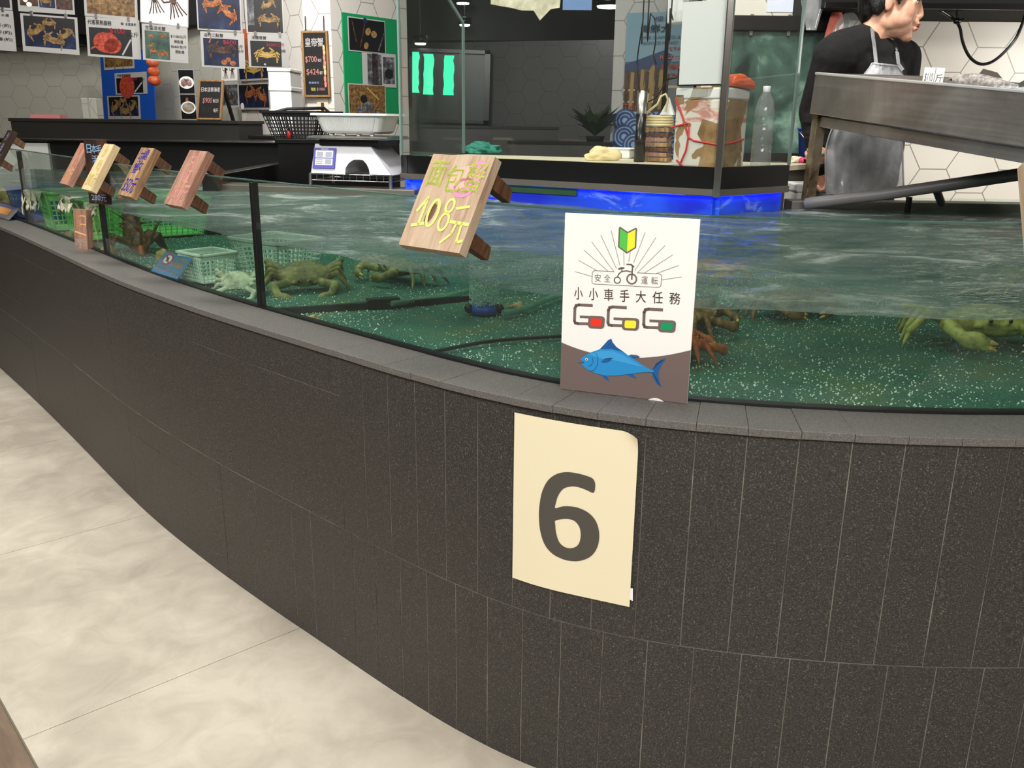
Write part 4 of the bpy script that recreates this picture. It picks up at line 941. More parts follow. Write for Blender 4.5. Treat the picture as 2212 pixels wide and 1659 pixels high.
# far downlights of the hall
DL = glow('downlight', (1, .96, .9, 1), 9.0)
for px, py, Y, R_, lab in [(1040, 11, 12, .045, 'tiny round downlight in the dark hall, left of the torn cream board'), (1090, 18, 12, .05, 'tiny round downlight at the left corner of the torn cream board'), (1004, 51, 9.0, .05, 'bright downlight right of the chamfered glass edge'), (1317, 11, 8.0, .11, 'large bright downlight left of the seafood banner'), (1310, 47, 11, .05, 'small round downlight below the large bright one'), (905, 12, 10, .05, 'downlight above the column edge'), (908, 91, 8.4, .05, 'small bright lamp above the green window'), (1000, 4, 9, .06, 'bright downlight at the top beside the kiosk')]:
    c_ = PY(px, py, Y - (.1 if Y > 8 else 0)); r = thing('downlight', lab, 'ceiling light', c_, 'downlights in the dark hall')
    mb = MB(); mb.lathe([(0, -.005), (R_, -.005), (R_ * .9, -.02), (0, -.022)], n=16); mb.build('lens', DL, r)
    mb = MB(); mb.lathe([(R_, -.01), (R_ * 1.25, -.01), (R_ * 1.25, .05), (0, .06)], n=16); mb.build('housing', 'black', r)
    mb = MB(); mb.tube([(0, 0, .06), (0, 0, max(.12, 3.0 - c_.z))], .008, 6); mb.build('rod', 'black', r)
# dark stone counters
def counter(name, label, bl, br, ztop, depth, mats, cat='counter'):
    a, b = V((bl.x, bl.y, 0)), V((br.x, br.y, 0)); m_, L, h = frame(a, b, a + V((0, 0, ztop))); r = thing(name, label, cat, m_)
    mb = MB(); mb.b2((0, .01, 0), (L, depth, ztop - .02)); mb.build('body', mats[0], r); mb = MB(); mb.b2((-.01, 0, ztop - .02), (L + .01, depth + .01, ztop)); mb.build('top', mats[1], r, bevel=.002); return r
CST = flat('counter_stone', C(44, 43, 40), .5, var=.2, scale=60)
counter('counter', 'long dark grey counter in front of the left tiled walls', PY(26, 300, 6.2), PY(516, 300, 5.9), PY(270, 258, 6.05).z, .35, (CST, CST))
counter('counter', 'dark counter behind the glass kiosk under the green window', PY(884, 285, 7.4), PY(1205, 285, 7.4), PY(1000, 272, 7.4).z, .3, (CST, 'black'))
counter('counter', 'low dark counter carrying the plant behind the kiosk', PY(1100, 312, 5.6), PY(1318, 312, 5.5), PY(1280, 306, 5.5).z, .3, (CST, 'black'))
pc = V(PY(300, 256, 6.1)); mb = MB(); mb.b2((0, 0, 0), (.2, .1, .025)); o = mb.build('pink_cloth', flat('pink_cloth', C(226, 140, 140), .9), None, Matrix.Translation(V((PY(58, 255, 6.25).x, 6.3, PY(270, 258, 6.05).z)))); _tag(o, 'folded pink cloth on the left end of the dark counter', 'cloth')
a = PY(182, 254, 6.3); r = thing('carton', 'small pale carton on the dark counter left of the blue photo board', 'box', V((a.x, 6.28, PY(270, 258, 6.05).z)))
mb = MB(); mb.b2((0, 0, 0), (.1, .1, .135)); mb.build('body', 'hexL', r, bevel=.004); mb = MB(); mb.b2((.045, -.002, 0), (.055, .1, .137)); mb.build('tape', 'sheet', r)

# --- photo sheets
PM = dict(black=flat('photo_black', C(17, 17, 20), .3, var=.3, scale=20), navy=mottled('photo_navy', [(.35, C(11, 14, 27)), (.55, C(19, 30, 62)), (.75, C(43, 56, 83))], 14, .3), tan=mottled('photo_tan', [(.3, C(88, 62, 33)), (.5, C(134, 104, 62)), (.7, C(164, 137, 92))], 60, .3),
          red=mottled('photo_red', [(.3, C(120, 32, 22)), (.5, C(164, 59, 41)), (.7, C(185, 92, 72))], 60, .3), orange=mottled('photo_orange', [(.3, C(104, 52, 24)), (.5, C(152, 86, 46)), (.7, C(176, 120, 72))], 60, .3), yellow=mottled('photo_yellow', [(.3, C(140, 104, 44)), (.5, C(176, 144, 72)), (.7, C(188, 164, 104))], 60, .3),
          brown=mottled('photo_brown', [(.3, C(35, 22, 17)), (.5, C(67, 46, 35)), (.7, C(104, 76, 57))], 50, .3), green=mottled('photo_green', [(.35, C(40, 60, 52)), (.6, C(67, 92, 81)), (.8, C(96, 120, 108))], 20, .3), grey=mottled('photo_grey', [(.3, C(32, 33, 36)), (.5, C(72, 73, 76)), (.7, C(136, 137, 140))], 30, .3), heap=mottled('photo_heap', [(.32, C(48, 32, 17)), (.48, C(100, 73, 40)), (.62, C(136, 104, 60)), (.8, C(164, 136, 88))], 46, .3, 6))
SHM = ['sheet', PM['black'], PM['navy'], PM['tan'], PM['red'], PM['orange'], PM['yellow'], PM['brown'], PM['green'], 'ink', 'nred', PM['grey'], PM['heap'], 'paper', 'black']
SH, BK, NV, TN, RD, OR_, YL, BR, GN, INK, RED, GY, HP_, PP, BL_ = range(15)
def crab2(mb, x, z, k, mat, lay=3, rot=0, nl=4, long=1.0):
    R = lambda u, v_: (x + u * cos(rot) - v_ * sin(rot), z + u * sin(rot) + v_ * cos(rot))
    mb.disc(x, z, k * .34, k * .26, lay + 1, mat, rot=rot)
    for sx in (-1, 1):
        for i in range(nl): a = .6 - i * .45; mb.line([R(sx * k * .25, a * k * .2), R(sx * k * (.55 + .08 * (i % 2)) * long, k * (.2 + .36 * a)), R(sx * k * (.86 - .06 * i) * long, k * (.5 * a - .22))], k * .1, lay, mat)
        mb.line([R(sx * k * .2, k * .15), R(sx * k * .42 * long, k * .42), R(sx * k * .2 * long, k * .62)], k * .13, lay, mat)
def lob2(mb, x, z, k, mat, rot=0, lay=3):
    R = lambda u, v_: (x + u * cos(rot) - v_ * sin(rot), z + u * sin(rot) + v_ * cos(rot))
    mb.disc(*R(0, .3 * k), k * .2, k * .4, lay, mat, rot=rot)
    for i in range(5): u = (i - 2) * .14; mb.line([R(u * k * .6, 0), R(u * k, -.35 * k), R(u * k * 1.6, -.7 * k)], k * .07, lay, mat)
    mb.line([R(-.2 * k, .1 * k), R(-.5 * k, .15 * k), R(-.6 * k, .4 * k)], k * .09, lay, mat); mb.line([R(.15 * k, .3 * k), R(.4 * k, .2 * k)], k * .12, lay, mat)
def photo_sheet(name, label, bl, br, tl, draw, cat='photo sheet', group=None, th=.002, clips=False):
    m_, w_, h_ = frame(bl, br, tl); r = thing(name, label, cat, m_, group)
    mb = MB(); mb.b2((0, 0, 0), (w_, th, h_)); draw(mb, w_, h_); mb.build('print', SHM, r)
    if clips:
        for f in (.2, .8): mb = MB(); mb.b2((w_ * f - .006, -.004, h_ - .008), (w_ * f + .006, .006, h_ + .014)); mb.build('clip', 'chrome', r)
        for f in (.2, .8): mb = MB(); mb.tube([(w_ * f, .001, h_ + .012), (w_ * f, .001, h_ + .06)], .0012, 5); mb.build('string', 'black', r)
    return r
def P_crabs(bg, items, border=.05, bot=None, text=None):
    def f(mb, w_, h_):
        b = border * w_; mb.rect(b, bot * h_ if bot else b, w_ - b, h_ - b, 1, bg)
        for it in items:
            kind, x, z, k, mat = it[:5]; rot = it[5] if len(it) > 5 else 0
            if kind == 'c': crab2(mb, x * w_, z * h_, k * w_, mat, 3, rot)
            elif kind == 'L': crab2(mb, x * w_, z * h_, k * w_, mat, 3, rot, 4, 1.3)
            elif kind == 'l': lob2(mb, x * w_, z * h_, k * w_, mat, rot)
            elif kind == 'd': mb.disc(x * w_, z * h_, k * w_, k * w_ * .8, 3, mat, rot=rot)
            elif kind == 'r': mb.rect(x * w_, z * h_, k * w_, rot * h_, 2, mat)
            elif kind == 'n': mb.line([(x * w_, z * h_), (k * w_, rot * h_)], .03 * w_, 3, mat)
            elif kind == 't': mb.text(k, x * w_, z * h_, rot * h_, 6, mat, bold=.02, width=it[6] * w_ if len(it) > 6 else None)
    return f
hg = 'laminated photo sheets hanging in two rows'
def hang(label, BLx, BRx, TLx, draw, Y=4.75):
    return photo_sheet('hanging_photo_sheet', label, PY(*BLx, Y), PY(*BRx, Y + .02), PY(*TLx, Y), draw, group=hg, clips=True)
hang('hanging price sheet cut by the left picture edge, text only', (-72, 104), (36, 111), (-80, 16), P_crabs(SH, [('t', .74, .62, '公斤(約)', INK, .1, .4), ('t', .74, .45, '台斤(約)', INK, .1, .4), ('t', .74, .28, '每隻(約)', INK, .1, .4), ('t', .84, .88, '水產', INK, .07, .16)]))
hang('hanging photo sheet of four tan crabs on dark blue, lower row', (50, 110), (172, 119), (40, 28), P_crabs(NV, [('r', .05, .62, .95, BK, .95), ('c', .26, .55, .2, TN, .5), ('c', .5, .78, .14, TN), ('c', .56, .34, .22, TN, -.2), ('c', .78, .5, .18, TN, .6)], .05, .14))
hang('hanging sheet with a red crab and $100 price, lower row', (190, 121), (305, 129), (182, 35), P_crabs(SH, [('r', .05, .06, .84, BK, .74), ('d', .36, .38, .24, RD), ('d', .48, .3, .17, RD, .4), ('n', .2, .3, .08, RD, .2), ('n', .66, .1, .82, SH, .48), ('t', .26, .87, '代客蒸熟服務', INK, .12, .44), ('d', .68, .88, .03, INK), ('t', .84, .88, '水產漁市', INK, .08, .2), ('t', .35, .66, '只需', INK, .1, .16), ('t', .58, .68, '$100', RED, .15, .28), ('t', .86, .62, '/公斤', INK, .12, .22)]))
hang('hanging sheet with small crabs on a green tray and price lines, lower row', (309, 129), (407, 137), (303, 50), P_crabs(SH, [('r', .06, .05, .6, GN, .82), ('c', .18, .68, .08, OR_), ('c', .46, .7, .09, OR_, .6), ('c', .2, .42, .1, TN, .4), ('c', .24, .26, .1, OR_), ('c', .45, .2, .13, OR_, .2), ('t', .3, .9, '生猛活毛蟹', INK, .11, .44), ('t', .8, .72, '$1100/公斤', INK, .09, .34), ('t', .8, .58, '規格/隻', INK, .09, .2), ('t', .8, .44, '$660/台斤', INK, .09, .34), ('t', .82, .3, '規格/隻', INK, .09, .2)]))
hang('hanging sheet with an orange crab and roe on blue, lower row', (436, 144), (530, 149), (427, 67), P_crabs(SH, [('r', .06, .05, .86, NV, .82), ('L', .48, .5, .3, BR), ('d', .52, .16, .07, OR_), ('d', .62, .24, .06, OR_), ('d', .72, .14, .07, OR_), ('n', .24, .84, .2, OR_, .7), ('t', .3, .91, '活炸三點蟹', INK, .1, .44), ('t', .66, .72, '$600', RED, .13, .3), ('t', .86, .62, '/公斤', INK, .11, .2), ('t', .8, .5, '$360/台斤', INK, .09, .36)]))
hang('hanging sheet with a yellow long-legged crab, lower row rightmost', (538, 145), (625, 148), (533, 73), P_crabs(SH, [('r', .06, .04, .82, BK, .8), ('L', .46, .38, .28, YL), ('d', .4, .1, .03, SH), ('t', .28, .9, '活體雪蟹', INK, .1, .36), ('t', .68, .7, '$680/公斤', RED, .12, .44), ('t', .78, .52, '$408', INK, .1, .28)]))
hang('upper row hanging sheet showing a dark photo at the left picture edge', (-62, 16), (27, 22), (-70, -70), P_crabs(BK, [], .05))
hang('upper row hanging sheet with three small dark photos', (40, 24), (162, 32), (34, -58), P_crabs(SH, [('r', .04, .16, .36, BR, .96), ('r', .38, .14, .66, NV, .96), ('r', .68, .12, .97, BR, .96), ('c', .5, .3, .12, TN), ('d', .2, .2, .05, PP), ('d', .14, .3, .04, PP)], .04, .12))
hang('upper row hanging sheet filled with heaped tan crabs', (183, 34), (298, 44), (176, -48), P_crabs(HP_, [('c', .3, .4, .16, TN), ('c', .6, .3, .16, TN, .5), ('c', .72, .6, .15, TN, -.4)], .05))
hang('upper row hanging sheet with two purple brown lobsters on white', (303, 48), (407, 60), (297, -36), P_crabs(PP, [('l', .3, .6, .34, BR, .2), ('l', .7, .6, .4, BR, .35)], .02))
hang('upper row hanging sheet with two orange crabs on navy blue', (427, 64), (523, 69), (421, -28), P_crabs(NV, [('c', .36, .62, .26, OR_, .2), ('c', .7, .42, .26, OR_, -.7)], .03))
hang('upper row hanging sheet with tangled yellow crabs, rightmost', (533, 72), (615, 75), (526, -18), P_crabs(BK, [('r', .04, .2, .22, GY, .96), ('L', .6, .34, .26, TN), ('c', .6, .7, .22, TN, .5), ('d', .55, .55, .1, BK)], .04))
# blue and green photo boards, small photos
def panel(name, label, m_, x0, z0, x1, z1, mat, d=.012):
    r = thing(name, label, 'display board', m_ @ Matrix.Translation((x0, -d, z0))); mb = MB(); mb.b2((0, 0, 0), (x1 - x0, d - .002, z1 - z0)); mb.build('board', mat, r); return r
def on_wall(mt, L0, px, py):
    "hit of the sight line with the wall frame mt, as local x, z"
    inv = mt.inverted(); o_ = inv @ V((0, 0, CAMH)); d = inv.to_3x3() @ _ray(px, py); k = -o_.y / d.y; p = o_ + d * k; return p.x, p.z
def wall_rect(mt, x0, y0, x1, y1): a = on_wall(mt, 0, x0, y1); b = on_wall(mt, 0, x1, y0); return a[0], a[1], b[0], b[1]
def wall_photo(name, label, mt, px, draw, d=.016, cat='photo sheet', group=None):
    x0, z0, x1, z1 = wall_rect(mt, *px); P = lambda x, z: mt @ V((x, -d, z))
    return photo_sheet(name, label, P(x0, z0), P(x1, z0), P(x0, z1), draw, cat, group)
gR = wall_rect(maR, 746, 44, 861, 262)
panel('photo_board', 'green board with clam photos on the tiled column', maR, *gR, 'kelly')
gg = 'photos on the green board'
wall_photo('wall_photo', 'photo of dark clams and pale shells at the top of the green board', maR, (750, 46, 828, 110), P_crabs(BK, [('n', .3, .15, .45, BR, .9), ('d', .52, .62, .08, TN, .6), ('d', .68, .56, .08, TN), ('d', .46, .2, .07, TN, .9), ('n', .8, .1, .95, GY, .6), ('d', .45, .93, .06, NV), ('n', .1, .9, .2, BR, .3)], .02), group=gg)
wall_photo('wall_photo', 'tall grey photo pair with a brown trunk in the middle of the green board', maR, (781, 118, 851, 186), P_crabs(SH, [('r', .14, .05, .56, GY, .95), ('r', .28, .05, .46, BR, .97), ('r', .6, .1, .95, GY, .9), ('d', .78, .4, .13, BK)], .02, .03), group=gg)
wall_photo('wall_photo', 'photo of razor shells and driftwood at the bottom of the green board', maR, (751, 184, 829, 262), P_crabs(HP_, [('d', .3, .3, .1, GY, .7), ('d', .5, .4, .12, GY, .3), ('d', .7, .2, .1, GY), ('d', .4, .6, .09, BK), ('n', .5, .9, .8, YL, .6)], .02), group=gg)
# photo board on the left
mtB = frame(PY(231, 256, 7.9), PY(333, 256, 7.45), PY(228, 108, 7.9))[0]
bR = wall_rect(mtB, 228, 105, 331, 262)
panel('photo_board', 'royal blue board with crab photos left of the orange float string', mtB, *bR, 'royal'); bgp = 'photos on the blue board'
wall_photo('wall_photo', 'photo of heaped crabs at the top of the blue board', mtB, (229, 108, 292, 152), P_crabs(HP_, [('c', .5, .4, .2, TN)], .04), group=bgp)
wall_photo('wall_photo', 'photo sheet of a red crab with price in the middle of the blue board', mtB, (254, 155, 320, 205), P_crabs(SH, [('r', .05, .06, .88, BK, .76), ('d', .38, .36, .24, RD), ('n', .62, .1, .84, SH, .5), ('t', .3, .88, '代客蒸熟服務', INK, .12, .44), ('t', .6, .68, '$100', RED, .15, .24), ('t', .84, .64, '/公斤', INK, .12, .2)]), group=bgp)
wall_photo('wall_photo', 'photo of tan crabs on dark blue at the bottom of the blue board', mtB, (238, 206, 305, 257), P_crabs(NV, [('r', .05, .62, .95, BK, .95), ('c', .26, .5, .18, TN, .5), ('c', .5, .78, .12, TN), ('c', .56, .32, .2, TN), ('c', .78, .5, .16, TN, .6)], .05, .12), group=bgp)
# food photos, easel chalkboard
a, b = PY(392, 258, 5.98), PY(426, 258, 5.98)
photo_sheet('food_photo_card', 'tall card with a plate of red crab meat above a yellow bowl', a, b, PY(392, 150, 6.0), P_crabs(BK, [('r', .02, .5, .98, SH, .52), ('d', .5, .74, .47, PP), ('d', .36, .74, .26, RD, 1.1), ('d', .64, .74, .24, RD, -1.1), ('d', .5, .24, .47, PP), ('d', .5, .24, .38, YL), ('d', .45, .4, .12, OR_, 1.2), ('d', .48, .28, .04, BR)], .03), 'photo card')
def chalkboard(name, label, bl, br, tl, draw, easel=False, mats=()):
    m_, w_, h_ = frame(bl, br, tl); r = thing(name, label, 'chalkboard', m_); f = .035 if w_ < .3 else .03; f = w_ * .07
    mb = MB(); mb.b2((f * .8, .004, f * .8), (w_ - f * .8, .012, h_ - f * .8)); mb.T = Matrix.Translation((0, .004, 0)); draw(mb, w_, h_)
    mb.build('slate', ['slate', 'ink'] + [ck[k] for k in ('white', 'pink', 'sky', 'yellow', 'red', 'orange')], r)
    mb = MB()
    for lo, hi in (((0, 0, 0), (w_, .022, f)), ((0, 0, h_ - f), (w_, .022, h_)), ((0, 0, f), (f, .022, h_ - f)), ((w_ - f, 0, f), (w_, .022, h_ - f))): mb.b2(lo, hi)
    mb.build('wooden_frame', 'gold', r, bevel=.002)
    if easel:
        for x in (.05, .9): mb = MB(); mb.beam((w_ * x, .02, h_ * .96), (w_ * x + .03, .2, 0), .02, .015); mb.build('easel_leg', 'blackmat', r)
    return r
def d_easel(mb, w_, h_):
    mb.text('日本活車海老', w_ * .5, h_ * .76, h_ * .12, 1, 2, width=w_ * .76, bold=.03); mb.text('$900', w_ * .38, h_ * .48, h_ * .15, 1, 3, width=w_ * .38, slant=.1, bold=.01); mb.text('每公斤', w_ * .74, h_ * .48, h_ * .1, 1, 2, width=w_ * .24, bold=.03)
    mb.text('$545', w_ * .38, h_ * .24, h_ * .15, 1, 1, width=w_ * .38, slant=.1, bold=.01); mb.text('每斤', w_ * .76, h_ * .24, h_ * .1, 1, 2, width=w_ * .2, bold=.03)
chalkboard('easel_chalkboard', 'wood framed easel chalkboard priced $900 standing on the dark counter', PY(424, 258, 5.97), PY(477, 259, 5.95), PY(427, 172, 6.05), d_easel, True)
# photos on the left column face and leaning behind the easel
lg = 'photos on the left face of the column'
mtE = frame(PY(484, 258, 6.75), PY(520, 258, 6.6), PY(484, 150, 6.75))[0]
wall_photo('wall_photo', 'photo of two lobster tails on white right of the easel chalkboard', mtE, (482, 140, 517, 177), P_crabs(PP, [('l', .3, .6, .3, BR), ('l', .7, .6, .3, BR)], .02), group=lg)
wall_photo('wall_photo', 'dark grey photo of a crab right of the easel chalkboard', mtE, (483, 179, 519, 232), P_crabs(GY, [('c', .5, .4, .25, BR)], .05), group=lg)
wall_photo('wall_photo', 'photo of a yellow long-legged crab left of the foam boxes', maL, (521, 128, 583, 176), P_crabs(NV, [('L', .52, .6, .3, YL)], .03), group=lg)
wall_photo('wall_photo', 'photo of two orange crabs on navy blue left of the foam boxes', maL, (521, 179, 585, 237), P_crabs(NV, [('r', .03, .7, .97, BK, .96), ('c', .4, .6, .2, OR_, .2), ('c', .74, .5, .2, OR_, -.4), ('d', .12, .14, .06, PP)], .03), group=lg)
def d_king(mb, w_, h_):
    for i, ch in enumerate('皇帝蟹'): mb.text(ch, w_ * (.24 + .24 * i), h_ * .83, h_ * .13, 1, 2, width=w_ * .22, bold=.02)
    mb.text('$700', w_ * .33, h_ * .57, h_ * .1, 1, 3, width=w_ * .44, bold=.012); mb.text('每公斤', w_ * .66, h_ * .56, h_ * .05, 1, 2, width=w_ * .14)
    mb.text('$424', w_ * .37, h_ * .38, h_ * .1, 1, 3, width=w_ * .48, bold=.012); mb.text('每斤', w_ * .7, h_ * .37, h_ * .05, 1, 2, width=w_ * .12); mb.text('熟凍帝王', w_ * .4, h_ * .22, h_ * .035, 1, 4, width=w_ * .4)
    mb.text('現煮', w_ * .36, h_ * .12, h_ * .05, 1, 5, width=w_ * .18, bold=.02); mb.text('$1000', w_ * .66, h_ * .12, h_ * .05, 1, 3, width=w_ * .32, bold=.01)
    for i, (z, mat) in enumerate(((.74, 7), (.68, 7), (.6, 6), (.52, 6), (.46, 7), (.38, 7), (.28, 6), (.2, 6))): mb.disc(w_ * (.84 + .01 * (i % 2)), h_ * z, w_ * .045, h_ * .05, 2, mat)
x0, z0 = on_wall(maM, 0, 664, 210); x1, _z = on_wall(maM, 0, 719, 208); _x, z1 = on_wall(maM, 0, 662, 68)
PW = lambda x, z, d=.045: maM @ V((x, -d, z))
cbk = chalkboard('wall_chalkboard', 'tall wood framed chalkboard for king crab hanging on the column front', PW(x0, z0), PW(x1, z0), PW(x0, z1), d_king)
for f in (.15, .85):
    mb = MB(); mb.tube([((x1 - x0) * f, .015, z1 - z0), ((x1 - x0) * f, .02, z1 - z0 + .09)], .004, 6); mb.build('hanging_hook', 'black', cbk)
sx, sz = on_wall(maM, 0, 702, 232)
r = thing('wall_socket', 'cream wall socket plate below the tall chalkboard', 'socket', maM @ Matrix.Translation((sx - .012, -.004, sz)))
mb = MB(); mb.b2((-.04, -.008, -.06), (.04, 0, .06)); mb.build('plate', flat('cream_plate', C(228, 214, 190), .5), r, bevel=.003); mb = MB(); mb.b2((-.009, -.011, -.03), (.012, -.006, .03)); mb.build('outlet', flat('socket_brown', C(70, 54, 36), .5), r)
# foam boxes stacked by the column
zf = PY(600, 292, 5.7).z
for i, (x0, y0, x1, y1, lab) in enumerate(((586, 236, 633, 292, 'white foam box at the bottom of the stack by the column'), (584, 186, 631, 238, 'white foam box in the middle of the stack by the column'), (580, 146, 628, 188, 'white foam box on top of the stack by the column'))):
    a = PY(x0, y1, 5.75); b = PY(x1, y1, 5.75); t_ = PY(x0, y0, 5.75); m_, w_, h_ = frame(a, V((b.x, b.y, a.z)), V((a.x, a.y, t_.z))); r = thing('foam_box', lab, 'foam box', m_, 'white foam boxes stacked by the column')
    mb = MB(); mb.b2((0, 0, 0), (w_, .3, h_ * .8)); mb.build('body', 'foam', r, bevel=.008); mb = MB(); mb.b2((-.004, -.004, h_ * .8), (w_ + .004, .304, h_)); mb.build('lid', 'foam', r, bevel=.006)
a = PY(584, 300, 5.7); counter('shelf_counter', 'low dark shelf carrying the foam boxes', V((a.x - .1, 5.6, 0)), V((a.x + .75, 5.6, 0)), zf - .001, .5, (CST, 'black'))
# string of orange floats
p = PY(329, 128, 6.6); r = thing('float_string', 'string of three orange floats hanging beside the blue photo board', 'floats', p)
FO = mottled('orange_float', [(.35, C(190, 66, 30)), (.55, C(214, 110, 70)), (.75, C(226, 170, 140))], 14, .5)
for i, (dz, rr) in enumerate(((.0, .042), (-.062, .040), (-.122, .043))): mb = MB(); mb.ell((.0, 0, dz - .02), (rr * 1.05, rr, rr * .85)); mb.build('float', FO, r)
mb = MB(); mb.tube([(0, 0, .02), (0, 0, 3.0 - p.z)], .006, 6); mb.build('rope', 'black', r)
# dark rail the sheets hang from, orange tag
mb = MB(); mb.b2((-4.2, 4.8, PY(100, -70, 4.8).z), (-1.2, 4.86, PY(100, -100, 4.8).z)); o = mb.build('hanging_rail', 'black'); _tag(o, 'black rail above the hanging photo sheets', 'rail')
a = PY(529, 130, 4.83); r = thing('hanging_tag', 'narrow orange tag hanging between the two right photo sheets', 'tag', a)
mb = MB(); mb.b2((0, 0, 0), (.028, .003, .15)); mb.build('tag', flat('orange_tag', C(238, 116, 72), .6), r); mb = MB(); mb.tube([(.014, .001, .148), (.014, .001, PY(100, -70, 4.8).z - a.z + .01)], .0015, 5); mb.build('string', 'black', r)
for x_ in (-3.9, -1.5): mb = MB(); mb.tube([(x_, 4.83, PY(100, -100, 4.8).z), (x_, 4.83, 3.0)], .008, 8); o2 = mb.build('drop_rod', 'black', o)
zs_ = PY(150, 94, 8.2).z; mb = MB(); mb.beam(V((-8.5, 8.95, zs_ + .6)), V((xc.x, 8.45, zs_ + .6)), .5, 1.2); struct(mb.build('beam_soffit', 'dark'))
zs_ = PY(408, 48, 7.1).z; mb = MB(); mb.beam(V((xc.x - .1, 8.5, zs_ + .6)), V((c0.x + .05, c0.y + .35, zs_ + .6)), .5, 1.2); struct(mb.build('beam_soffit', 'dark'))

# ------------------------------------------------------------------ scale on a wire rack
zl = .862
L0 = PZ(664, 401, zl); L1 = PZ(735, 408, zl); L2 = PZ(868, 404, zl)
ctr = V(((L0.x + L2.x) / 2 + .02, (L1.y + L2.y) / 2 + .10, zl)); yaw = radians(-14)
rk = thing('wire_rack', 'low chrome wire rack carrying the white scale at the tank edge', 'rack', at(ctr, yaw))
rw, rd, rh = .33, .20, .05
for sx in (-1, 1):
    for sy in (-1, 1): mb = MB(); mb.tube([(sx * rw / 2, sy * rd / 2, 0), (sx * rw / 2, sy * rd / 2, rh)], .007, 10); mb.build('leg', 'chrome', rk)
mb = MB()
for z in (rh - .002, rh - .025):
    q = [(-rw / 2, -rd / 2, z), (rw / 2, -rd / 2, z), (rw / 2, rd / 2, z), (-rw / 2, rd / 2, z)]
    for a, b in zip(q, q[1:] + q[:1]): mb.tube([a, b], .0022, 6)
for i in range(1, 12): x = -rw / 2 + rw * i / 12; mb.tube([(x, -rd / 2, rh), (x, rd / 2, rh)], .0016, 5); mb.tube([(x, -rd / 2, rh - .025), (x, -rd / 2, rh)], .0014, 5)
mb.build('wire_shelf', 'chrome', rk)
sc = thing('weighing_scale', 'white electronic weighing scale with a blue rimmed display panel', 'scale', at(ctr + V((0, 0, rh + .002)), yaw))
bw, bd, bh, tw = .36, .24, .105, .27
def prism_scale():
    mb = MB(); n = 13; A = [];B = []
    # front profile (x, z) with an arch cut below
    prof = [(-bw / 2 + .03, 0), (-bw / 2 + .04, bh), (tw / 2 - .05, bh), (bw / 2, 0), (bw / 2 - .085, 0)] + [(.04 + .052 * cos(a), .056 * sin(a)) for a in [pi * i / 8 for i in range(9)]] + [(-.03, 0)]
    poly = [V((p[0], p[1], 0)) for p in prof]; tri = tessellate_polygon([poly]); N = len(prof)
    f = lambda y, s_: [(p[0] * s_, y + (.03 * p[1] / bh if y < 0 else -.03 * p[1] / bh), p[1]) for p in prof]
    P = f(-bd / 2, 1) + f(bd / 2, 1); F = []
    for t_ in tri:
        nn = (poly[t_[1]] - poly[t_[0]]).cross(poly[t_[2]] - poly[t_[0]]).z; t_ = t_ if nn > 0 else t_[::-1]; F.append(tuple(t_)); F.append(tuple(N + i for i in reversed(t_)))
    for i in range(N): j = (i + 1) % N; F.append((j, i, N + i, N + j))
    return mb.add(P, F)
prism_scale().build('body', flat('scale_white', C(188, 188, 196), .35, var=.02), sc, bevel=.008, seg=3)
md = Matrix.Translation((-bw / 2 + .012, -bd / 2 - .004, 0))
mb = MB(); mb.T = Matrix.Translation((-bw / 2 + .037, -bd / 2 - .003 + .004, .018)) @ Matrix.Rotation(-math.atan(.03 / bh), 4, 'X')
mb.b2((0, -.002, 0), (.09, .004, .078), 0); mb.T = mb.T @ Matrix.Translation((0, -.002, 0)); mb.rect(.009, .012, .081, .068, 1, 1); mb.line([(.009, .039), (.081, .039)], .003, 2, 0)
for x0, z0 in ((.014, .043), (.05, .043), (.05, .016)): mb.rect(x0, z0, x0 + .026, z0 + .019, 2, 2)
for i in range(3): mb.rect(.014, .016 + .007 * i, .04, .020 + .007 * i, 2, 2)
mb.rect(.03, .072, .06, .0745, 1, 1)
mb.build('display_panel', [flat('panel_blue', C(44, 44, 150), .4), flat('panel_pale', C(206, 206, 216), .4), flat('lcd_grey', C(140, 142, 150), .4)], sc)
mb = MB(); mb.b2((-.12, -.10, bh - .002), (.12, .10, bh + .02)); mb.build('load_cell', 'black', sc)
mb = MB(); mb.b2((-.165, -.12, bh + .02), (.165, .12, bh + .029)); mb.b2((-.16, -.115, bh + .026), (.16, .115, bh + .033)); mb.build('steel_pan', 'chrome', sc, bevel=.003)
zp = ctr.z + rh + .002 + bh + .034
tb_ = thing('basket', 'white plastic colander tray resting on the weighing scale', 'basket', at(V((ctr.x, ctr.y, zp)), yaw))
mb = MB(); tl_, w1, d1, h1 = .8, .285, .22, .078
def ringpts(w_, d_, z, r=.03, n=5):
    P = []
    for cx, cy, a0 in ((w_ / 2 - r, d_ / 2 - r, 0), (-w_ / 2 + r, d_ / 2 - r, 90), (-w_ / 2 + r, -d_ / 2 + r, 180), (w_ / 2 - r, -d_ / 2 + r, 270)):
        for i in range(n): a = radians(a0 + 90 * i / (n - 1)); P.append((cx + r * cos(a), cy + r * sin(a), z))
    return P
lv = [ringpts(w1 * .78, d1 * .76, .008), ringpts(w1 * .84, d1 * .82, .016), ringpts(w1 * .96, d1 * .95, h1 - .006), ringpts(w1 * .97, d1 * .96, h1), ringpts(w1 * 1.06, d1 * 1.08, h1 + .001), ringpts(w1 * 1.065, d1 * 1.085, h1 - .005)]
P = [p for l_ in lv for p in l_]; n = len(lv[0]); F = [(i * n + k, i * n + (k + 1) % n, (i + 1) * n + (k + 1) % n, (i + 1) * n + k) for i in range(len(lv) - 1) for k in range(n)] + [tuple(range(n))]
mb.add(P, F, 0, False); o = mb.build('bowl', 'white', tb_); q = o.modifiers.new('t', 'SOLIDIFY'); q.thickness = .003
mb = MB()
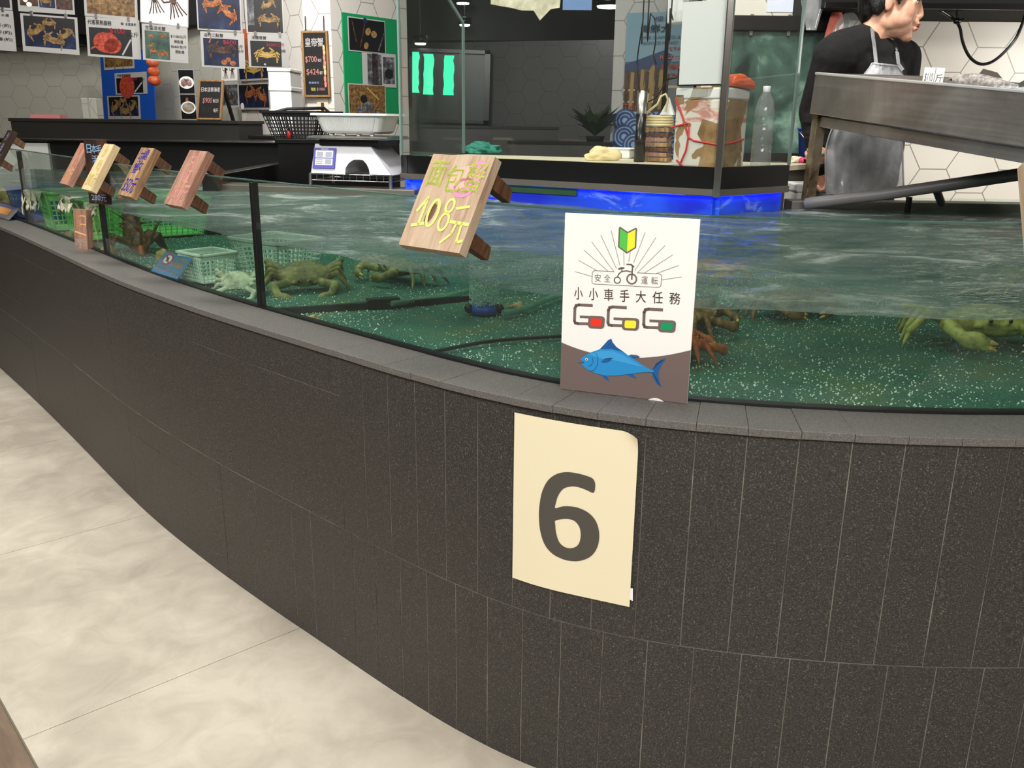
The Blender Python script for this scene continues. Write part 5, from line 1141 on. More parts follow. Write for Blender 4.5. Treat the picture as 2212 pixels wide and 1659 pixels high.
for i in range(34): x = -.11 + .22 * i / 33; mb.beam((x * .86, -d1 * .415, .018), (x, -d1 * .475, h1 - .012), .003, .003)
mb.build('rib_pattern', 'white', tb_)
for x in (-.08, -.03, .03, .085): mb = MB(); mb.box((x, -.07, .004), (.012, .012, .008)); mb.build('foot', 'white', tb_)
bk = basket('basket', 'dark grey shopping basket behind the white colander tray', at(V((PY(655, 299, 4.4).x, 4.4, PY(655, 299, 4.4).z)), radians(-20)), .30, .22, .12, BLK, .75, 14, 6, .014, .004)
mb = MB(); mb.tube([(-.15, 0, .12), (-.1, .03, .135), (.1, .04, .14), (.15, 0, .12)], .007, 8); mb.build('handle', BLK, bk)
z_b = PY(655, 299, 4.4).z
stc = counter('serving_counter', 'black counter carrying the shopping basket beside the kiosk', V((PY(600, 300, 4.3).x, 4.28, 0)), V((PY(842, 300, 4.3).x, 4.26, 0)), z_b - .001, .3, ('black', 'black'))
p = PY(629, 299, 4.36); r = thing('sauce_bottle', 'small red labelled bottle left of the dark shopping basket', 'bottle', V((p.x, 4.33, z_b)))
mb = MB(); mb.lathe([(0, 0), (.012, 0), (.012, .032), (.006, .042), (.006, .048)], n=12); mb.build('body', flat('red_label', C(190, 50, 50), .4, var=.3, scale=60), r); mb = MB(); mb.lathe([(0, .056), (.007, .056), (.007, .046)], n=12); mb.build('cap', flat('yellow_cap', C(214, 196, 110), .4), r)

# ------------------------------------------------------------------ glass kiosk
KZ = .985
A = PZ(866, 335, KZ); B = PZ(1556, 362, KZ); Cc = PZ(1706, 357, KZ); Dd = PY(1000, 320, 3.75); Dd.z = KZ; E_ = Cc + (Dd - A) * .8
ki = thing('glass_kiosk', 'glass walled kiosk on a black base with a steel corner post and blue skirt', 'kiosk', V((B.x, B.y, 0)))
def kb(mb, name, mats, **k): return mb.build(name, mats, ki, world=True, **k)
def loop(mb, pts, th, z0, z1, inset=0.0, mat=0):
    for a, b in zip(pts, pts[1:]):
        a, b = V((a.x, a.y, 0)), V((b.x, b.y, 0)); d = (b - a).normalized(); n_ = V((-d.y, d.x, 0))
        a2, b2 = a + n_ * (inset + th / 2), b + n_ * (inset + th / 2); zc = V((0, 0, (z0 + z1) / 2)); mb.beam(a2 + zc, b2 + zc, th, z1 - z0, mat)
    return mb
ring_ = [Dd, A, B, Cc]
mb = loop(MB(), ring_, .03, KZ - .066, KZ); kb(mb, 'black_base', 'black')
mb = loop(MB(), ring_, .045, KZ - .086, KZ - .066, -.006); kb(mb, 'steel_trim', 'steeldull')
mb = loop(MB(), [A, B, Cc], .02, KZ - .0868, KZ - .0858, .008); kb(mb, 'added_glow_strip', glow('added_blue_glow', (.03, .08, 1, 1), 5.0))  # added hidden glow that turns the skirt and water blue
WAVE = NT('blue_wave_print'); v_ = WAVE.obj((1, 1, 2.2)); f_ = WAVE.noise(v_, 5, 5, .6, 1.5); g_ = WAVE.noise(v_, 2.2, 3, .5, .6)
M['wave'] = WAVE.end(WAVE.bsdf(WAVE.mix(WAVE.ramp(f_, [(.56, (0,) * 3), (.74, (.8,) * 3)]), WAVE.ramp(g_, [(.35, C(16, 44, 210)), (.6, C(40, 104, 255))]), C(190, 220, 250)), .4))
mb = loop(MB(), ring_, .006, .62, KZ - .09, .02); kb(mb, 'printed_skirt', 'wave')
mb = loop(MB(), [A.lerp(B, .18), A.lerp(B, .6)], .004, KZ - .112, KZ - .088, .012); kb(mb, 'green_strip', flat('green_strip', C(48, 90, 44), .6, var=.3))
c4 = [A, B, Cc, E_, Dd]; cm_ = sum(c4, V((0, 0, 0))) / 5; c4 = [p.lerp(cm_, .035) for p in c4]; mb = MB(); mb.add([(p.x, p.y, KZ - .004) for p in c4] + [(p.x, p.y, KZ - .02) for p in c4], [tuple(range(5)), tuple(range(9, 4, -1))] + [(i, i + 5, (i + 1) % 5 + 5, (i + 1) % 5) for i in range(5)]); kb(mb, 'worktop', flat('pale_worktop', C(214, 206, 176), .5))
def pane(a, b, z1, name='glass_pane', cut=0):
    a, b = V((a.x, a.y, 0)), V((b.x, b.y, 0)); d = (b - a).normalized(); n_ = V((-d.y, d.x, 0)) * .008; L = (b - a).length; mb = MB()
    pr = [(0, KZ), (L, KZ), (L, z1 - cut), (L - cut * 1.1, z1), (0, z1)] if cut > 0 else ([(0, KZ), (L, KZ), (L, z1), (-cut * 1.1, z1), (0, z1 + cut)] if cut < 0 else [(0, KZ), (L, KZ), (L, z1), (0, z1)])
    N = len(pr); P = [a + d * x + V((0, 0, z)) for x, z in pr]; P += [p + n_ for p in P]
    mb.add(P, [tuple(range(N)), tuple(range(2 * N - 1, N - 1, -1))]); g = kb(mb, name, 'kglass')
    mb = MB()
    for i in range(N):
        j = (i + 1) % N
        if i == 0: continue
        mb.beam(P[i] + n_ * .5, P[j] + n_ * .5, .010, .007, up=d.cross(V((0, 0, 1))))
    e = mb.build('polished_edge', flat('glass_edge_grey', C(120, 140, 134), .25), g, world=False); e.data.transform(ki.matrix_world.inverted()); return g
pane(A, B, 1.95); pane(B, Cc, 1.75); zc = PY(1000, 50, Dd.y).z
pane(Dd, A, zc + .16, cut=-.16)
mb = MB(); d1_ = (B - A).normalized(); mb.beam(V((B.x, B.y, KZ - .09)) - d1_ * .008, V((B.x, B.y, 1.95)) - d1_ * .008, .022, .022); kb(mb, 'corner_post', 'chrome', bevel=.003)
mb = MB()
for u in (.12, .3, .62): p = A.lerp(B, u); mb = MB(); mb.beam(V((p.x, p.y + .1, .84)), V((p.x + .05, p.y + .1, KZ - .09)), .014, .006); kb(mb, 'brace', 'blackmat')
mb = MB(); mb.beam(V((B.x + .02, B.y + .25, .0)), V((B.x + .02, B.y + .25, KZ - .02)), .1, .1); kb(mb, 'pedestal', 'blackmat')
# things in the kiosk
def lump(name, label, cat, loc, r3, mat, seed, amp=.45, group=None, freq=1.8):
    bm = bmesh.new(); bmesh.ops.create_icosphere(bm, subdivisions=4, radius=1)
    for v_ in bm.verts:
        n_ = noise.noise(v_.co * freq + V((seed, 0, 0))) * amp + noise.noise(v_.co * freq * 3.1 + V((0, seed, 0))) * amp * .45; v_.co *= 1 + n_
        v_.co.z = max(v_.co.z, -.55)
    mb = MB(); mb.add([V((v_.co.x * r3[0], v_.co.y * r3[1], (v_.co.z + .55) * r3[2])) for v_ in bm.verts], [[x.index for x in f.verts] for f in bm.faces], 0, True); bm.free()
    o = mb.build(name, mat, None, Matrix.Translation(loc)); _tag(o, label, cat, group); return o
KF = KZ - .003
lump('net_bag', 'crumpled teal net bag on the kiosk worktop', 'net', PZ(1040, 332, KF), (.068, .04, .028), flat('teal_net', C(40, 140, 120), .7, var=.4, scale=60), 4, .55)
lump('folded_cloth', 'beige folded cloth by the foam tray in the kiosk', 'cloth', PZ(1300, 346, KF), (.062, .035, .03), flat('beige_cloth', C(226, 208, 156), .8, var=.15), 9, .35, freq=1.1)
p = PZ(1340, 342, KF); tr = thing('foam_tray', 'small white foam tray beside the beige cloth', 'tray', at(p + V((0, .05, 0)), radians(-32)))
mb = MB(); mb.b2((-.06, -.035, 0), (.06, .035, .032)); mb.build('body', 'foam', tr, bevel=.004); mb = MB(); mb.b2((-.064, -.039, .032), (.064, .039, .038)); mb.build('rim', 'foam', tr, bevel=.003)
p = PZ(1382, 350, KF); pu = thing('pump_stand', 'steel cylinder on a slim black column in the kiosk', 'pump', p + V((0, .02, 0)))
hh = (350 - 253) / 1910 * p.y
mb = MB(); mb.lathe([(0, 0), (.019, 0), (.019, hh * .6), (.017, hh * .62), (.018, hh), (0, hh)], n=18); mb.build('column', 'black', pu)
mb = MB(); mb.lathe([(.0165, hh), (.0175, hh + .075), (.015, hh + .075), (.0145, hh + .01)], n=18); mb.build('steel_cup', 'steel', pu)
for i in range(7): pass
p = PZ(1424, 351, KF); wk = thing('plank_stack', 'stack of brown wooden planks beside the taped foam box', 'planks', at(p + V((0, .06, 0)), radians(-30)))
hz = (351 - 280) / 1910 * p.y; nn = 7
for i in range(nn): random.seed(i); mb = MB(); mb.box((random.uniform(-.003, .003), 0, hz * (i + .5) / nn), (.088 + random.uniform(-.004, .004), .05, hz / nn * .82)); mb.build('plank', [W3, W2, WE][i % 3], wk, bevel=.001)
rp = thing('rope_bundle', 'cream rope handles and folded white bag on the plank stack', 'bag', at(p + V((0, .05, hz + .001)), radians(-30)))
ROPE = flat('cream_rope', C(228, 212, 164), .8, var=.15)
for i in range(4): mb = MB(); mb.tube([(-.042, -.012, .006 + .009 * i), (0, -.018 + .003 * i, .005 + .009 * i), (.044, -.012, .006 + .009 * i), (.046, .012, .006 + .009 * i), (-.042, .014, .008 + .009 * i)], .0048, 8); mb.build('rope_coil', ROPE, rp)
mb = MB(); mb.tube([(-.045, -.015, .04), (-.03, -.016, .055), (-.005, -.012, .075), (.005, -.01, .1), (.02, -.008, .108), (.03, -.006, .09), (.022, -.008, .05)], .0042, 8); mb.build('handle', ROPE, rp)
mb = MB(); mb.add([(0, 0, .04), (.05, 0, .04), (.05, .02, .04), (0, .02, .04), (.028, .01, .098)], [(3, 2, 1, 0), (0, 1, 4), (1, 2, 4), (2, 3, 4), (3, 0, 4)]); mb.build('folded_bag', 'white', rp)
# taped foam box in the corner
d2_ = (Cc - B).normalized(); bx = B + V((0, 0, KF - KZ)) - d1_ * .012 + V((-d1_.y, d1_.x, 0)) * .0
mbx = Matrix((-d1_ * -1, d2_, V((0, 0, 1)))).transposed().to_4x4()
fw_ = .158; fd_ = .17; fh = .236
mbx.translation = B - d1_ * (fw_ + .022) + d2_ * .03 + V((0, 0, KF - KZ))
fb_ = thing('taped_foam_box', 'worn foam box patched with brown tape and tied with red string', 'foam box', mbx)
TP = mottled('brown_tape', [(.3, C(120, 92, 58)), (.5, C(158, 126, 86)), (.7, C(180, 150, 108))], 16, .35, 5, bump=.5)
PT = NT('patched_foam'); v_ = PT.obj(); f_ = PT.noise(v_, 11, 3, .5, .5); g_ = PT.noise(v_, 40, 5); h_ = PT.noise(PT.obj((1, 1, 2.4)), 14, 5, .6, 1)
c_ = PT.mix(PT.ramp(f_, [(.52, (0,) * 3), (.54, (1,) * 3)]), C(232, 226, 214), C(166, 130, 92)); sp_ = PT.n('ShaderNodeSeparateXYZ'); PT.l(v_, sp_.inputs[0])
band_ = PT.math('MULTIPLY', PT.math('LESS_THAN', PT.math('ABSOLUTE', PT.math('SUBTRACT', sp_.outputs[2], .165)), .03), PT.ramp(h_, [(.42, (0,) * 3), (.56, (.75,) * 3)]))
M['patch'] = PT.end(PT.bsdf(PT.mix(band_, c_, C(206, 100, 84)), .6, 0, .4, PT.bump(g_, .3, .004)))
mb = MB(); mb.b2((0, 0, 0), (fw_, fd_, fh * .86)); mb.build('body', 'patch', fb_, bevel=.006)
mb = MB(); mb.b2((-.002, -.002, fh * .86), (fw_ + .002, fd_ + .002, fh)); mb.build('lid', 'foam', fb_, bevel=.005)
for pts in ([(.095, 0), (.158, 0), (.158, .13), (.1, .145), (.085, .1), (.11, .07)], [(.0, .185), (.03, .19), (.028, .215), (.0, .215)], [(.05, .2), (.12, .21), (.13, .236), (.06, .236)]):
    mb = MB(); mb.T = Matrix.Translation((0, -.0012, 0)); mb.poly2(pts, 2, 0); mb.build('tape_patch', TP, fb_)
for pts in ([(.02, 0), (.1, .0), (.15, .05), (.13, .12), (.165, .2), (.05, .205), (.03, .15), (.045, .08)],):
    mb = MB(); mb.T = Matrix.Translation((fw_ + .0012, 0, 0)) @ Matrix.Rotation(radians(90), 4, 'Z'); mb.poly2(pts, 2, 0); mb.build('tape_patch', TP, fb_)
RS = flat('red_string', C(226, 60, 60), .5)
mb = MB(); y = -.004
for q in ([(0, y, .205), (.03, y, .15), (.055, y, .09), (.05, y, .05), (.03, y, .005)], [(-.01, y, .118), (.02, y, .125), (.055, y, .132), (.055, y, .09), (.075, y, .08), (.158, y, .07), (fw_ + .005, .08, .075), (fw_ + .004, .15, .085)], [(.018, y, .02), (.03, y, .012), (.045, y, .0)]): mb.tube(q, .0028, 6)
mb.build('red_string', RS, fb_)
# orange gloves bag, bottle
gp = mbx @ V((fw_ * .85, fd_ * .55, fh + .002)); gl_ = lump('glove_pack', 'orange rubber glove pack lying on the taped foam box', 'gloves', gp, (.062, .03, .026), flat('orange_rubber', C(236, 96, 40), .4, var=.2), 3, .28, freq=1.2)
gl_.rotation_euler = (0, radians(4), radians(35))
gl2 = lump('cloth', 'yellow cloth tucked against the orange glove pack', 'cloth', mbx @ V((fw_ * .62, fd_ * .35, fh + .002)), (.025, .02, .022), flat('yellow_cloth', C(214, 196, 120), .8), 6, .3)
p = Cc.lerp(B, .22) - d1_ * .05 + V((0, 0, KF - KZ)); bo = thing('water_jug', 'clear plastic bottle right of the taped foam box', 'bottle', p)
hb = (355 - 205) / 1910 * p.y
mb = MB(); mb.lathe([(.0, 0), (.03, 0), (.032, .006), (.032, hb * .28), (.029, hb * .30), (.032, hb * .32), (.032, hb * .55), (.029, hb * .57), (.032, hb * .59), (.031, hb * .75), (.022, hb * .9), (.010, hb)], n=24); mb.build('bottle', 'plastic', bo)
mb = MB(); mb.lathe([(.011, hb - .004), (.012, hb + .014), (0, hb + .015)], n=16); mb.build('cap', 'white', bo)
# white board and cable box on the front pane
ndir = V((-d1_.y, d1_.x, 0))
def on_front(px, py, d=.014):
    n_ = ndir; a = A + n_ * d; o_ = V((0, 0, CAMH)); r_ = _ray(px, py); k = (a - o_).dot(n_) / r_.dot(n_); return o_ + r_ * k
bl_, br_, tl_ = on_front(1466, 183), on_front(1562, 181), on_front(1474, 5)
m_, w_, h_ = frame(bl_, br_, V((bl_.x, bl_.y, tl_.z))); r = thing('white_board', 'blank white board fixed inside the kiosk glass by the corner post', 'board', m_)
mb = MB(); mb.b2((0, 0, 0), (w_, .008, h_)); mb.build('panel', 'white', r); mb = MB(); mb.b2((-.002, -.001, -.004), (w_ + .002, .01, 0)); mb.b2((-.004, -.001, -.004), (-.0, .01, h_ * .2)); mb.build('edge_trim', 'blackmat', r)
bl_, br_, tl_ = on_front(1440, 51, .07), on_front(1474, 48, .07), on_front(1441, -40, .07)
m_, w_, h_ = frame(bl_, br_, V((bl_.x, bl_.y, tl_.z))); r = thing('power_box', 'white power box hung in the kiosk with black cables', 'power box', m_); mb = MB(); mb.b2((0, 0, 0), (w_, .05, h_)); mb.build('case', 'white', r, bevel=.004); mb = MB(); mb.tube([(w_ / 2, .025, h_), (w_ / 2, .025, 3.0 - m_.translation.z)], .006, 6); mb.build('hanger', 'black', r)
def cable(label, pts, rad=.0022, mat='black', up=None):
    P = [V(p) for p in pts]
    if up: P = [V((P[0].x, P[0].y, 2.99))] + P
    return hose('cable', label, P, rad, mat, 'cable')
K = lambda px, py, d=.10: on_front(px, py, d)
cable('long black cable hanging inside the kiosk down to the steel cylinder', [K(1391, 0), K(1388, 50), K(1382, 90), K(1377, 130), K(1380, 175), K(1382, 200)], up=True)
cable('black cable with a plug hanging in the middle of the kiosk', [K(1402, 0), K(1406, 28), K(1415, 45), K(1416, 90), K(1412, 118), K(1418, 140)], up=True)
cable('black cable looped over the white power box', [K(1452, 0, .05), K(1448, 18, .05), K(1452, 36, .05), K(1454, 44, .05)], up=True)
cable('black cable strung from the white board down to the ropes', [K(1462, 168, .04), K(1440, 175, .06), K(1428, 195, .08), K(1418, 210, .08), K(1400, 220, .1)], .002)
p = PY(1440, 100, 3.35); mb = MB(); mb.beam(V((p.x, p.y, KF)), V((p.x, p.y, 3.0)), .012, .012); o = mb.build('thin_post', 'blackmat'); _tag(o, 'thin black post standing behind the kiosk cables', 'post')
# torn cream hanging board above the kiosk
bl_ = PY(1060, 10, 4.0); k_ = 4.0 / 1910
mb = MB(); X = lambda px: (px - 1060) * k_; Zp = lambda py: (10 - py) * k_
mb2 = [(X(1060), Zp(-60)), (X(1060), Zp(9)), (X(1078), Zp(12)), (X(1100), Zp(15)), (X(1122), Zp(20)), (X(1146), Zp(20)), (X(1159), Zp(38)), (X(1180), Zp(17)), (X(1198), Zp(14)), (X(1204), Zp(-60))]
tri = tessellate_polygon([[V((x, z, 0)) for x, z in mb2]]); N = len(mb2)
P = [(x, 0, z) for x, z in mb2] + [(x, .02, z) for x, z in mb2]
mb.add(P, [tuple(t_) for t_ in tri] + [tuple(N + i for i in t_) for t_ in tri] + [(i, (i + 1) % N, N + (i + 1) % N, N + i) for i in range(N)])
r = thing('hanging_board', 'torn cream foam board hanging above the kiosk', 'board', bl_); mb.build('panel', mottled('cream_foam', [(.35, C(168, 164, 140)), (.6, C(206, 202, 178)), (.8, C(222, 220, 200))], 20, .8), r)
mb = MB(); mb.b2((X(1204), .0, Zp(18)), (X(1262), .015, Zp(-60))); mb.build('blue_panel', flat('soft_blue', C(96, 130, 180), .5), r)
mb = MB(); mb.tube([(X(1130), .01, Zp(-60)), (X(1130), .01, 3.0 - bl_.z)], .006, 6); mb.build('hanger', 'black', r)

# ------------------------------------------------------------------ banner, plant, pillar behind the kiosk
wallp('wall_pillar', (PY(1326, 100, 5.75).x, 5.75), (PY(1500, 100, 5.6).x, 5.6), 0, 3.0, hex_tile('pillar_tile', C(186, 186, 182), C(130, 128, 124), .2, .014))
b0, b1, b2 = PY(1342, 313, 5.7), PY(1490, 313, 5.55), PY(1346, 28, 5.7)
m_, w_, h_ = frame(b0, V((b1.x, b1.y, b0.z)), V((b0.x, b0.y, b2.z))); bn = thing('seafood_banner', 'tall seafood banner with razor clams and blue wave scales', 'banner', m_)
mb = MB(); mb.b2((0, 0, 0), (w_, .006, h_), 0); mb.rect(0, h_ * .62, w_, h_, 1, 1); mb.rect(0, h_ * .26, w_, h_ * .64, 1, 2); mb.poly2([(0, h_ * .62), (w_ * .55, h_ * .72), (w_ * .7, h_ * .68), (w_ * .62, h_ * .6), (w_ * .2, h_ * .58), (0, h_ * .55)], 2, 3)
mb.rect(w_ * .62, h_ * .26, w_, h_ * .62, 2, 9)
for i in range(9): mb.beam((w_ * (.04 + .07 * i), -.002 - .0004 * 3, h_ * .28), (w_ * (.05 + .072 * i), -.002 - .0004 * 3, h_ * (.58 - .02 * (i % 3))), w_ * .05, .001, [4, 5][i % 2], up=(0, 1, 0))
for x, r_ in ((.36, -.3), (.5, -.4)): mb.disc(w_ * x, h_ * .5, w_ * .05, h_ * .12, 6, 5, rot=r_)
mb.disc(w_ * .34, h_ * .37, w_ * .14, h_ * .035, 7, 6, rot=-.4)
for z in (.33, .42): mb.rect(w_ * .0, h_ * z, w_ * .18, h_ * (z + .012), 7, 6)
mb.rect(w_ * .55, h_ * .44, w_ * .8, h_ * .46, 7, 6)
mb.rect(0, 0, w_, h_ * .26, 2, 0)
for j in range(4):
    for i in range(4):
        cx, cz = w_ * (.04 + .3 * i + (.15 if j % 2 else 0)), h_ * (.19 - .062 * j)
        for q, (rr, mt_) in enumerate(((.17, 7), (.14, 0), (.125, 7), (.09, 0), (.075, 7), (.04, 0))): mb.disc(cx, cz, w_ * rr, w_ * rr, 4 + j * 7 + q, mt_, n=24)
mb.text('海鮮大', w_ * .42, h_ * .88, h_ * .06, 34, 3, width=w_ * .42, bold=.02); mb.text('樓水產', w_ * .6, h_ * .95, h_ * .04, 34, 3, width=w_ * .4); mb.text('ONE SEAFOOD &', w_ * .5, h_ * .815, h_ * .022, 34, 3, width=w_ * .56); mb.text('SEAFOOD MARKET', w_ * .5, h_ * .775, h_ * .022, 34, 3, width=w_ * .5)
mb.text('STAGE', w_ * .78, h_ * .73, h_ * .026, 34, 8, width=w_ * .3, bold=.02); mb.text('RAZOR', w_ * .68, h_ * .67, h_ * .026, 34, 8, width=w_ * .34); mb.text('蘇格蘭蟶', w_ * .74, h_ * .60, h_ * .04, 34, 8, width=w_ * .42, bold=.02); mb.text('$260', w_ * .74, h_ * .53, h_ * .04, 34, 8, width=w_ * .3, bold=.02)
mb.text('Tony', w_ * .16, h_ * .29, h_ * .055, 34, 8, width=w_ * .3, bold=.02); mb.text('Se t', w_ * .42, h_ * .235, h_ * .05, 34, 8, width=w_ * .4, bold=.02); mb.text('超', w_ * .28, h_ * .12, h_ * .08, 34, 8, bold=.03)
mb.build('print', [flat('banner_wave', C(150, 176, 206), .5), mottled('banner_sky', [(.3, C(110, 150, 170)), (.7, C(140, 172, 186))], 1.2, .5), mottled('banner_brown', [(.3, C(60, 44, 34)), (.7, C(110, 84, 60))], 10, .5), flat('banner_navy', C(40, 62, 104), .5), PM['brown'], flat('razor_shell', C(168, 140, 84), .5, var=.3), flat('cream_band', C(212, 196, 150), .6), flat('wave_blue', C(40, 72, 130), .5), flat('banner_red', C(224, 110, 104), .5), flat('banner_grey', C(120, 128, 134), .5)], bn)
pp = PY(1284, 306, 5.72); zt_ = PY(1280, 306, 5.5).z; po = thing('potted_plant', 'leafy green plant on the low counter behind the kiosk', 'plant', V((pp.x, 5.68, zt_)))
mb = MB(); mb.lathe([(0, 0), (.05, 0), (.06, .03), (.055, .03), (0, .03)], n=18); mb.build('pot', 'blackmat', po)
random.seed(8); mb = MB()
for i in range(34):
    a = random.uniform(0, 6.28); L = random.uniform(.16, .27); el = random.uniform(.5, 1.35); d = V((cos(a) * cos(el), sin(a) * cos(el), sin(el))); s_ = V((-sin(a), cos(a), 0)); b = V((0, 0, .03))
    m1 = b + d * L * .55 + V((0, 0, .01)); tp = b + d * L + V((0, 0, -.02)); wd = L * .2
    mb.add([b, m1 - s_ * wd, m1 + V((0, 0, -.006)), m1 + s_ * wd, tp], [(0, 1, 2), (0, 2, 3), (1, 4, 2), (2, 4, 3)], 0, True)
mb.build('foliage', flat('leaf_green', C(44, 66, 40), .4, var=.4, scale=20), po)

# ------------------------------------------------------------------ stall on the right
WY = 4.1
HXR = hex_tile('stall_hex_tile', C(226, 221, 210), C(140, 134, 122), .206, .011)
wallp('wall_stall', (PY(1520, 100, WY).x, WY), (4.2, WY), 0, 3.0, HXR)
p = PY(1655, 26, WY); p1_ = PY(1738, 20, WY); mt = frame(V((p.x, WY - .004, p.z)), V((p1_.x, WY - .004, p.z)), V((p.x, WY - .004, p.z + .2)))[0]
r = thing('wall_notice', 'blank pale blue sheet on the tiled wall above the steamer', 'sheet', mt); mb = MB(); mb.b2((0, 0, 0), (p1_.x - p.x, .003, .2)); mb.build('sheet', flat('bluish_paper', C(222, 228, 244), .5, var=.02), r)
s0, s1 = PY(1560, 330, 3.85), PY(1800, 330, 3.85); zb_, zt_ = PY(1640, 330, 3.85).z, PY(1640, 60, 3.85).z
m_ = Matrix.Translation((s0.x, 3.85, 0)); sw = s1.x - s0.x; st = thing('steam_cabinet', 'black steamer cabinet with a fogged glass front behind the kiosk', 'steamer', m_)
mb = MB(); mb.b2((0, .03, 0), (sw, .24, zt_ + .04)); mb.build('body', 'blackmat', st)
mb = MB(); mb.b2((0, -.02, zt_ - .012), (sw, .24, zt_ + .045)); mb.build('top_rail', 'black', st, bevel=.003); mb = MB(); mb.b2((0, -.03, zb_ - .07), (sw, .03, zb_)); mb.build('bottom_rail', 'blackmat', st)
FG = NT('fogged_glass'); v_ = FG.obj(); f_ = FG.noise(v_, 5, 5, .55, .4); sp_ = FG.n('ShaderNodeSeparateXYZ'); FG.l(v_, sp_.inputs[0])
M['fog'] = FG.end(FG.bsdf(FG.ramp(f_, [(.36, C(26, 40, 36)), (.52, C(66, 92, 82)), (.66, C(142, 172, 156))]), .25))
mb = MB(); mb.b2((.01, .0, zb_), (sw - .01, .02, zt_ - .012)); mb.build('glass_front', 'fog', st)
mb = MB(); mb.b2((.01, .002, .4), (sw - .01, .028, zb_ - .075)); mb.build('lower_panel', flat('dark_teal_panel', C(34, 52, 50), .3, var=.2), st)
for px in (1619, 1700): q = PY(px, 60, 3.85); mb = MB(); mb.b2((q.x - s0.x, -.01, zt_ - .03), (q.x - s0.x + .012, .0, zt_ + .05)); mb.build('hinge', 'steeldull', st)
# black hood
h0_, h1_ = PY(1776, 28, 3.7), PY(2300, 16, 3.7); hz_ = PY(2000, 21, 3.7).z
hd = thing('range_hood', 'black hood beam above the tiled stall wall', 'hood', V((h0_.x, 3.68, hz_))); mb = MB(); mb.b2((0, 0, 0), (2.2, .42, .35)); mb.build('canopy', 'blackmat', hd, bevel=.004); mb = MB(); mb.b2((0, -.01, 0), (2.2, .0, .02)); mb.build('lip', 'black', hd); mb = MB(); mb.b2((.4, .1, .35), (.7, .4, 3.0 - hz_)); mb.build('duct', 'blackmat', hd)
S = lambda px, py, Y: PY(px, py, Y)
hose('rope', 'black cable looping from the hood in front of the white tiles', [S(2030, 22, 3.74), S(2052, 36, 3.76), S(2066, 48, 3.76), S(2074, 62, 3.76), S(2080, 92, 3.76), S(2094, 122, 3.76), S(2116, 138, 3.76), S(2142, 134, 3.76), S(2170, 112, 3.76), S(2196, 80, 3.76), S(2216, 30, 3.74)], .006, 'black', 'cable')
mb = MB(); mb.ell(S(2068, 46, 3.75), (.016, .012, .012)); mb.tube([S(2066, 22, 3.75), S(2068, 46, 3.75)], .004, 6); mb.tube([S(2060, 46, 3.75), S(2082, 42, 3.75)], .005, 6); o = mb.build('rope_knot', 'black'); _tag(o, 'knot where the black cable is tied below the hood', 'knot')
# hanging bags and towel
def hanging(name, label, cat, top, hgt, w0, w1, mat, seed, sol=.004):
    mb = MB(); n, m2 = 20, 16; P = []
    for j in range(m2 + 1):
        v_ = j / m2; wd = w0 + (w1 - w0) * v_ ** .7
        for i in range(n): a = 2 * pi * i / n; f = 1 + .22 * noise.noise(V((cos(a) * 2, sin(a) * 2 + seed, v_ * 2))) ; P.append((wd * cos(a) * f, wd * .45 * sin(a) * f, -hgt * v_))
    F = [(j * n + i, (j + 1) * n + i, (j + 1) * n + (i + 1) % n, j * n + (i + 1) % n) for j in range(m2) for i in range(n)] + [tuple(m2 * n + i for i in range(n))]
    mb.add(P, F, 0, True); o = mb.build(name, mat, None, Matrix.Translation(top)); _tag(o, label, cat); return o
hanging('hanging_towel', 'coral pink towel hanging from the hood behind the man', 'towel', S(1808, 27, 3.78), .36, .02, .07, flat('coral_towel', C(236, 128, 112), .9, var=.2), 2)
hanging('hanging_plastic_bag', 'clear plastic bag hanging from the hood behind the man', 'bag', S(1836, 27, 3.74), .14, .015, .09, 'plastic', 5)
hanging('hanging_plastic_bag', 'clear empty bag hanging at the top above the steamer', 'bag', S(1762, -30, 3.74), .16, .07, .02, 'plastic', 8)
# bucket, counter, foam box
ct = counter('prep_counter', 'narrow steel prep counter behind the kiosk corner', V((S(1700, 356, 3.5).x, 3.48, 0)), V((S(1757, 356, 3.5).x, 3.5, 0)), S(1720, 356, 3.5).z, .28, ('steeldull', 'steel'))
cz_ = S(1720, 356, 3.5).z
bu = thing('bucket', 'blue plastic bucket partly hidden behind the table leg', 'bucket', V((S(1762, 340, 3.62).x, 3.66, cz_))); mb = MB(); mb.lathe([(0, 0), (.05, 0), (.065, .13), (.07, .13), (.07, .135), (.06, .135), (.046, .006)], n=24); mb.build('body', 'blueplastic', bu); mb = MB(); mb.tube([(-.066, 0, .125), (-.05, -.05, .09), (.05, -.05, .09), (.066, 0, .125)], .003, 6); mb.build('handle', 'chrome', bu)
lump('sponge', 'cream sponge on the steel prep counter', 'sponge', V((S(1728, 352, 3.5).x, 3.54, cz_)), (.03, .025, .02), flat('cream_sponge', C(226, 210, 180), .9), 2, .3)
mb = MB(); mb.lathe([(.008, -.015), (.014, -.012), (.014, .012), (.008, .015)], n=14, m=Matrix.Rotation(radians(90), 3, 'X')); o = mb.build('tape_roll', flat('pink_tape', C(236, 70, 110), .5), None, Matrix.Translation((S(1734, 352, 3.5).x, 3.50, cz_ + .0142))); _tag(o, 'small pink tape roll in front of the cream sponge', 'tape')
q = S(1712, 440, 3.3); q1 = S(1792, 440, 3.3); fz = S(1750, 396, 3.3).z
fb2 = thing('foam_box', 'white foam box on the ground behind the table leg', 'foam box', V((q.x, 3.26, 0))); mb = MB(); mb.b2((0, 0, 0), (q1.x - q.x + .05, .16, fz - .03)); mb.build('body', 'foam', fb2, bevel=.008); mb = MB(); mb.b2((-.004, -.004, fz - .03), (q1.x - q.x + .054, .164, fz)); mb.build('lid', 'foam', fb2, bevel=.006)
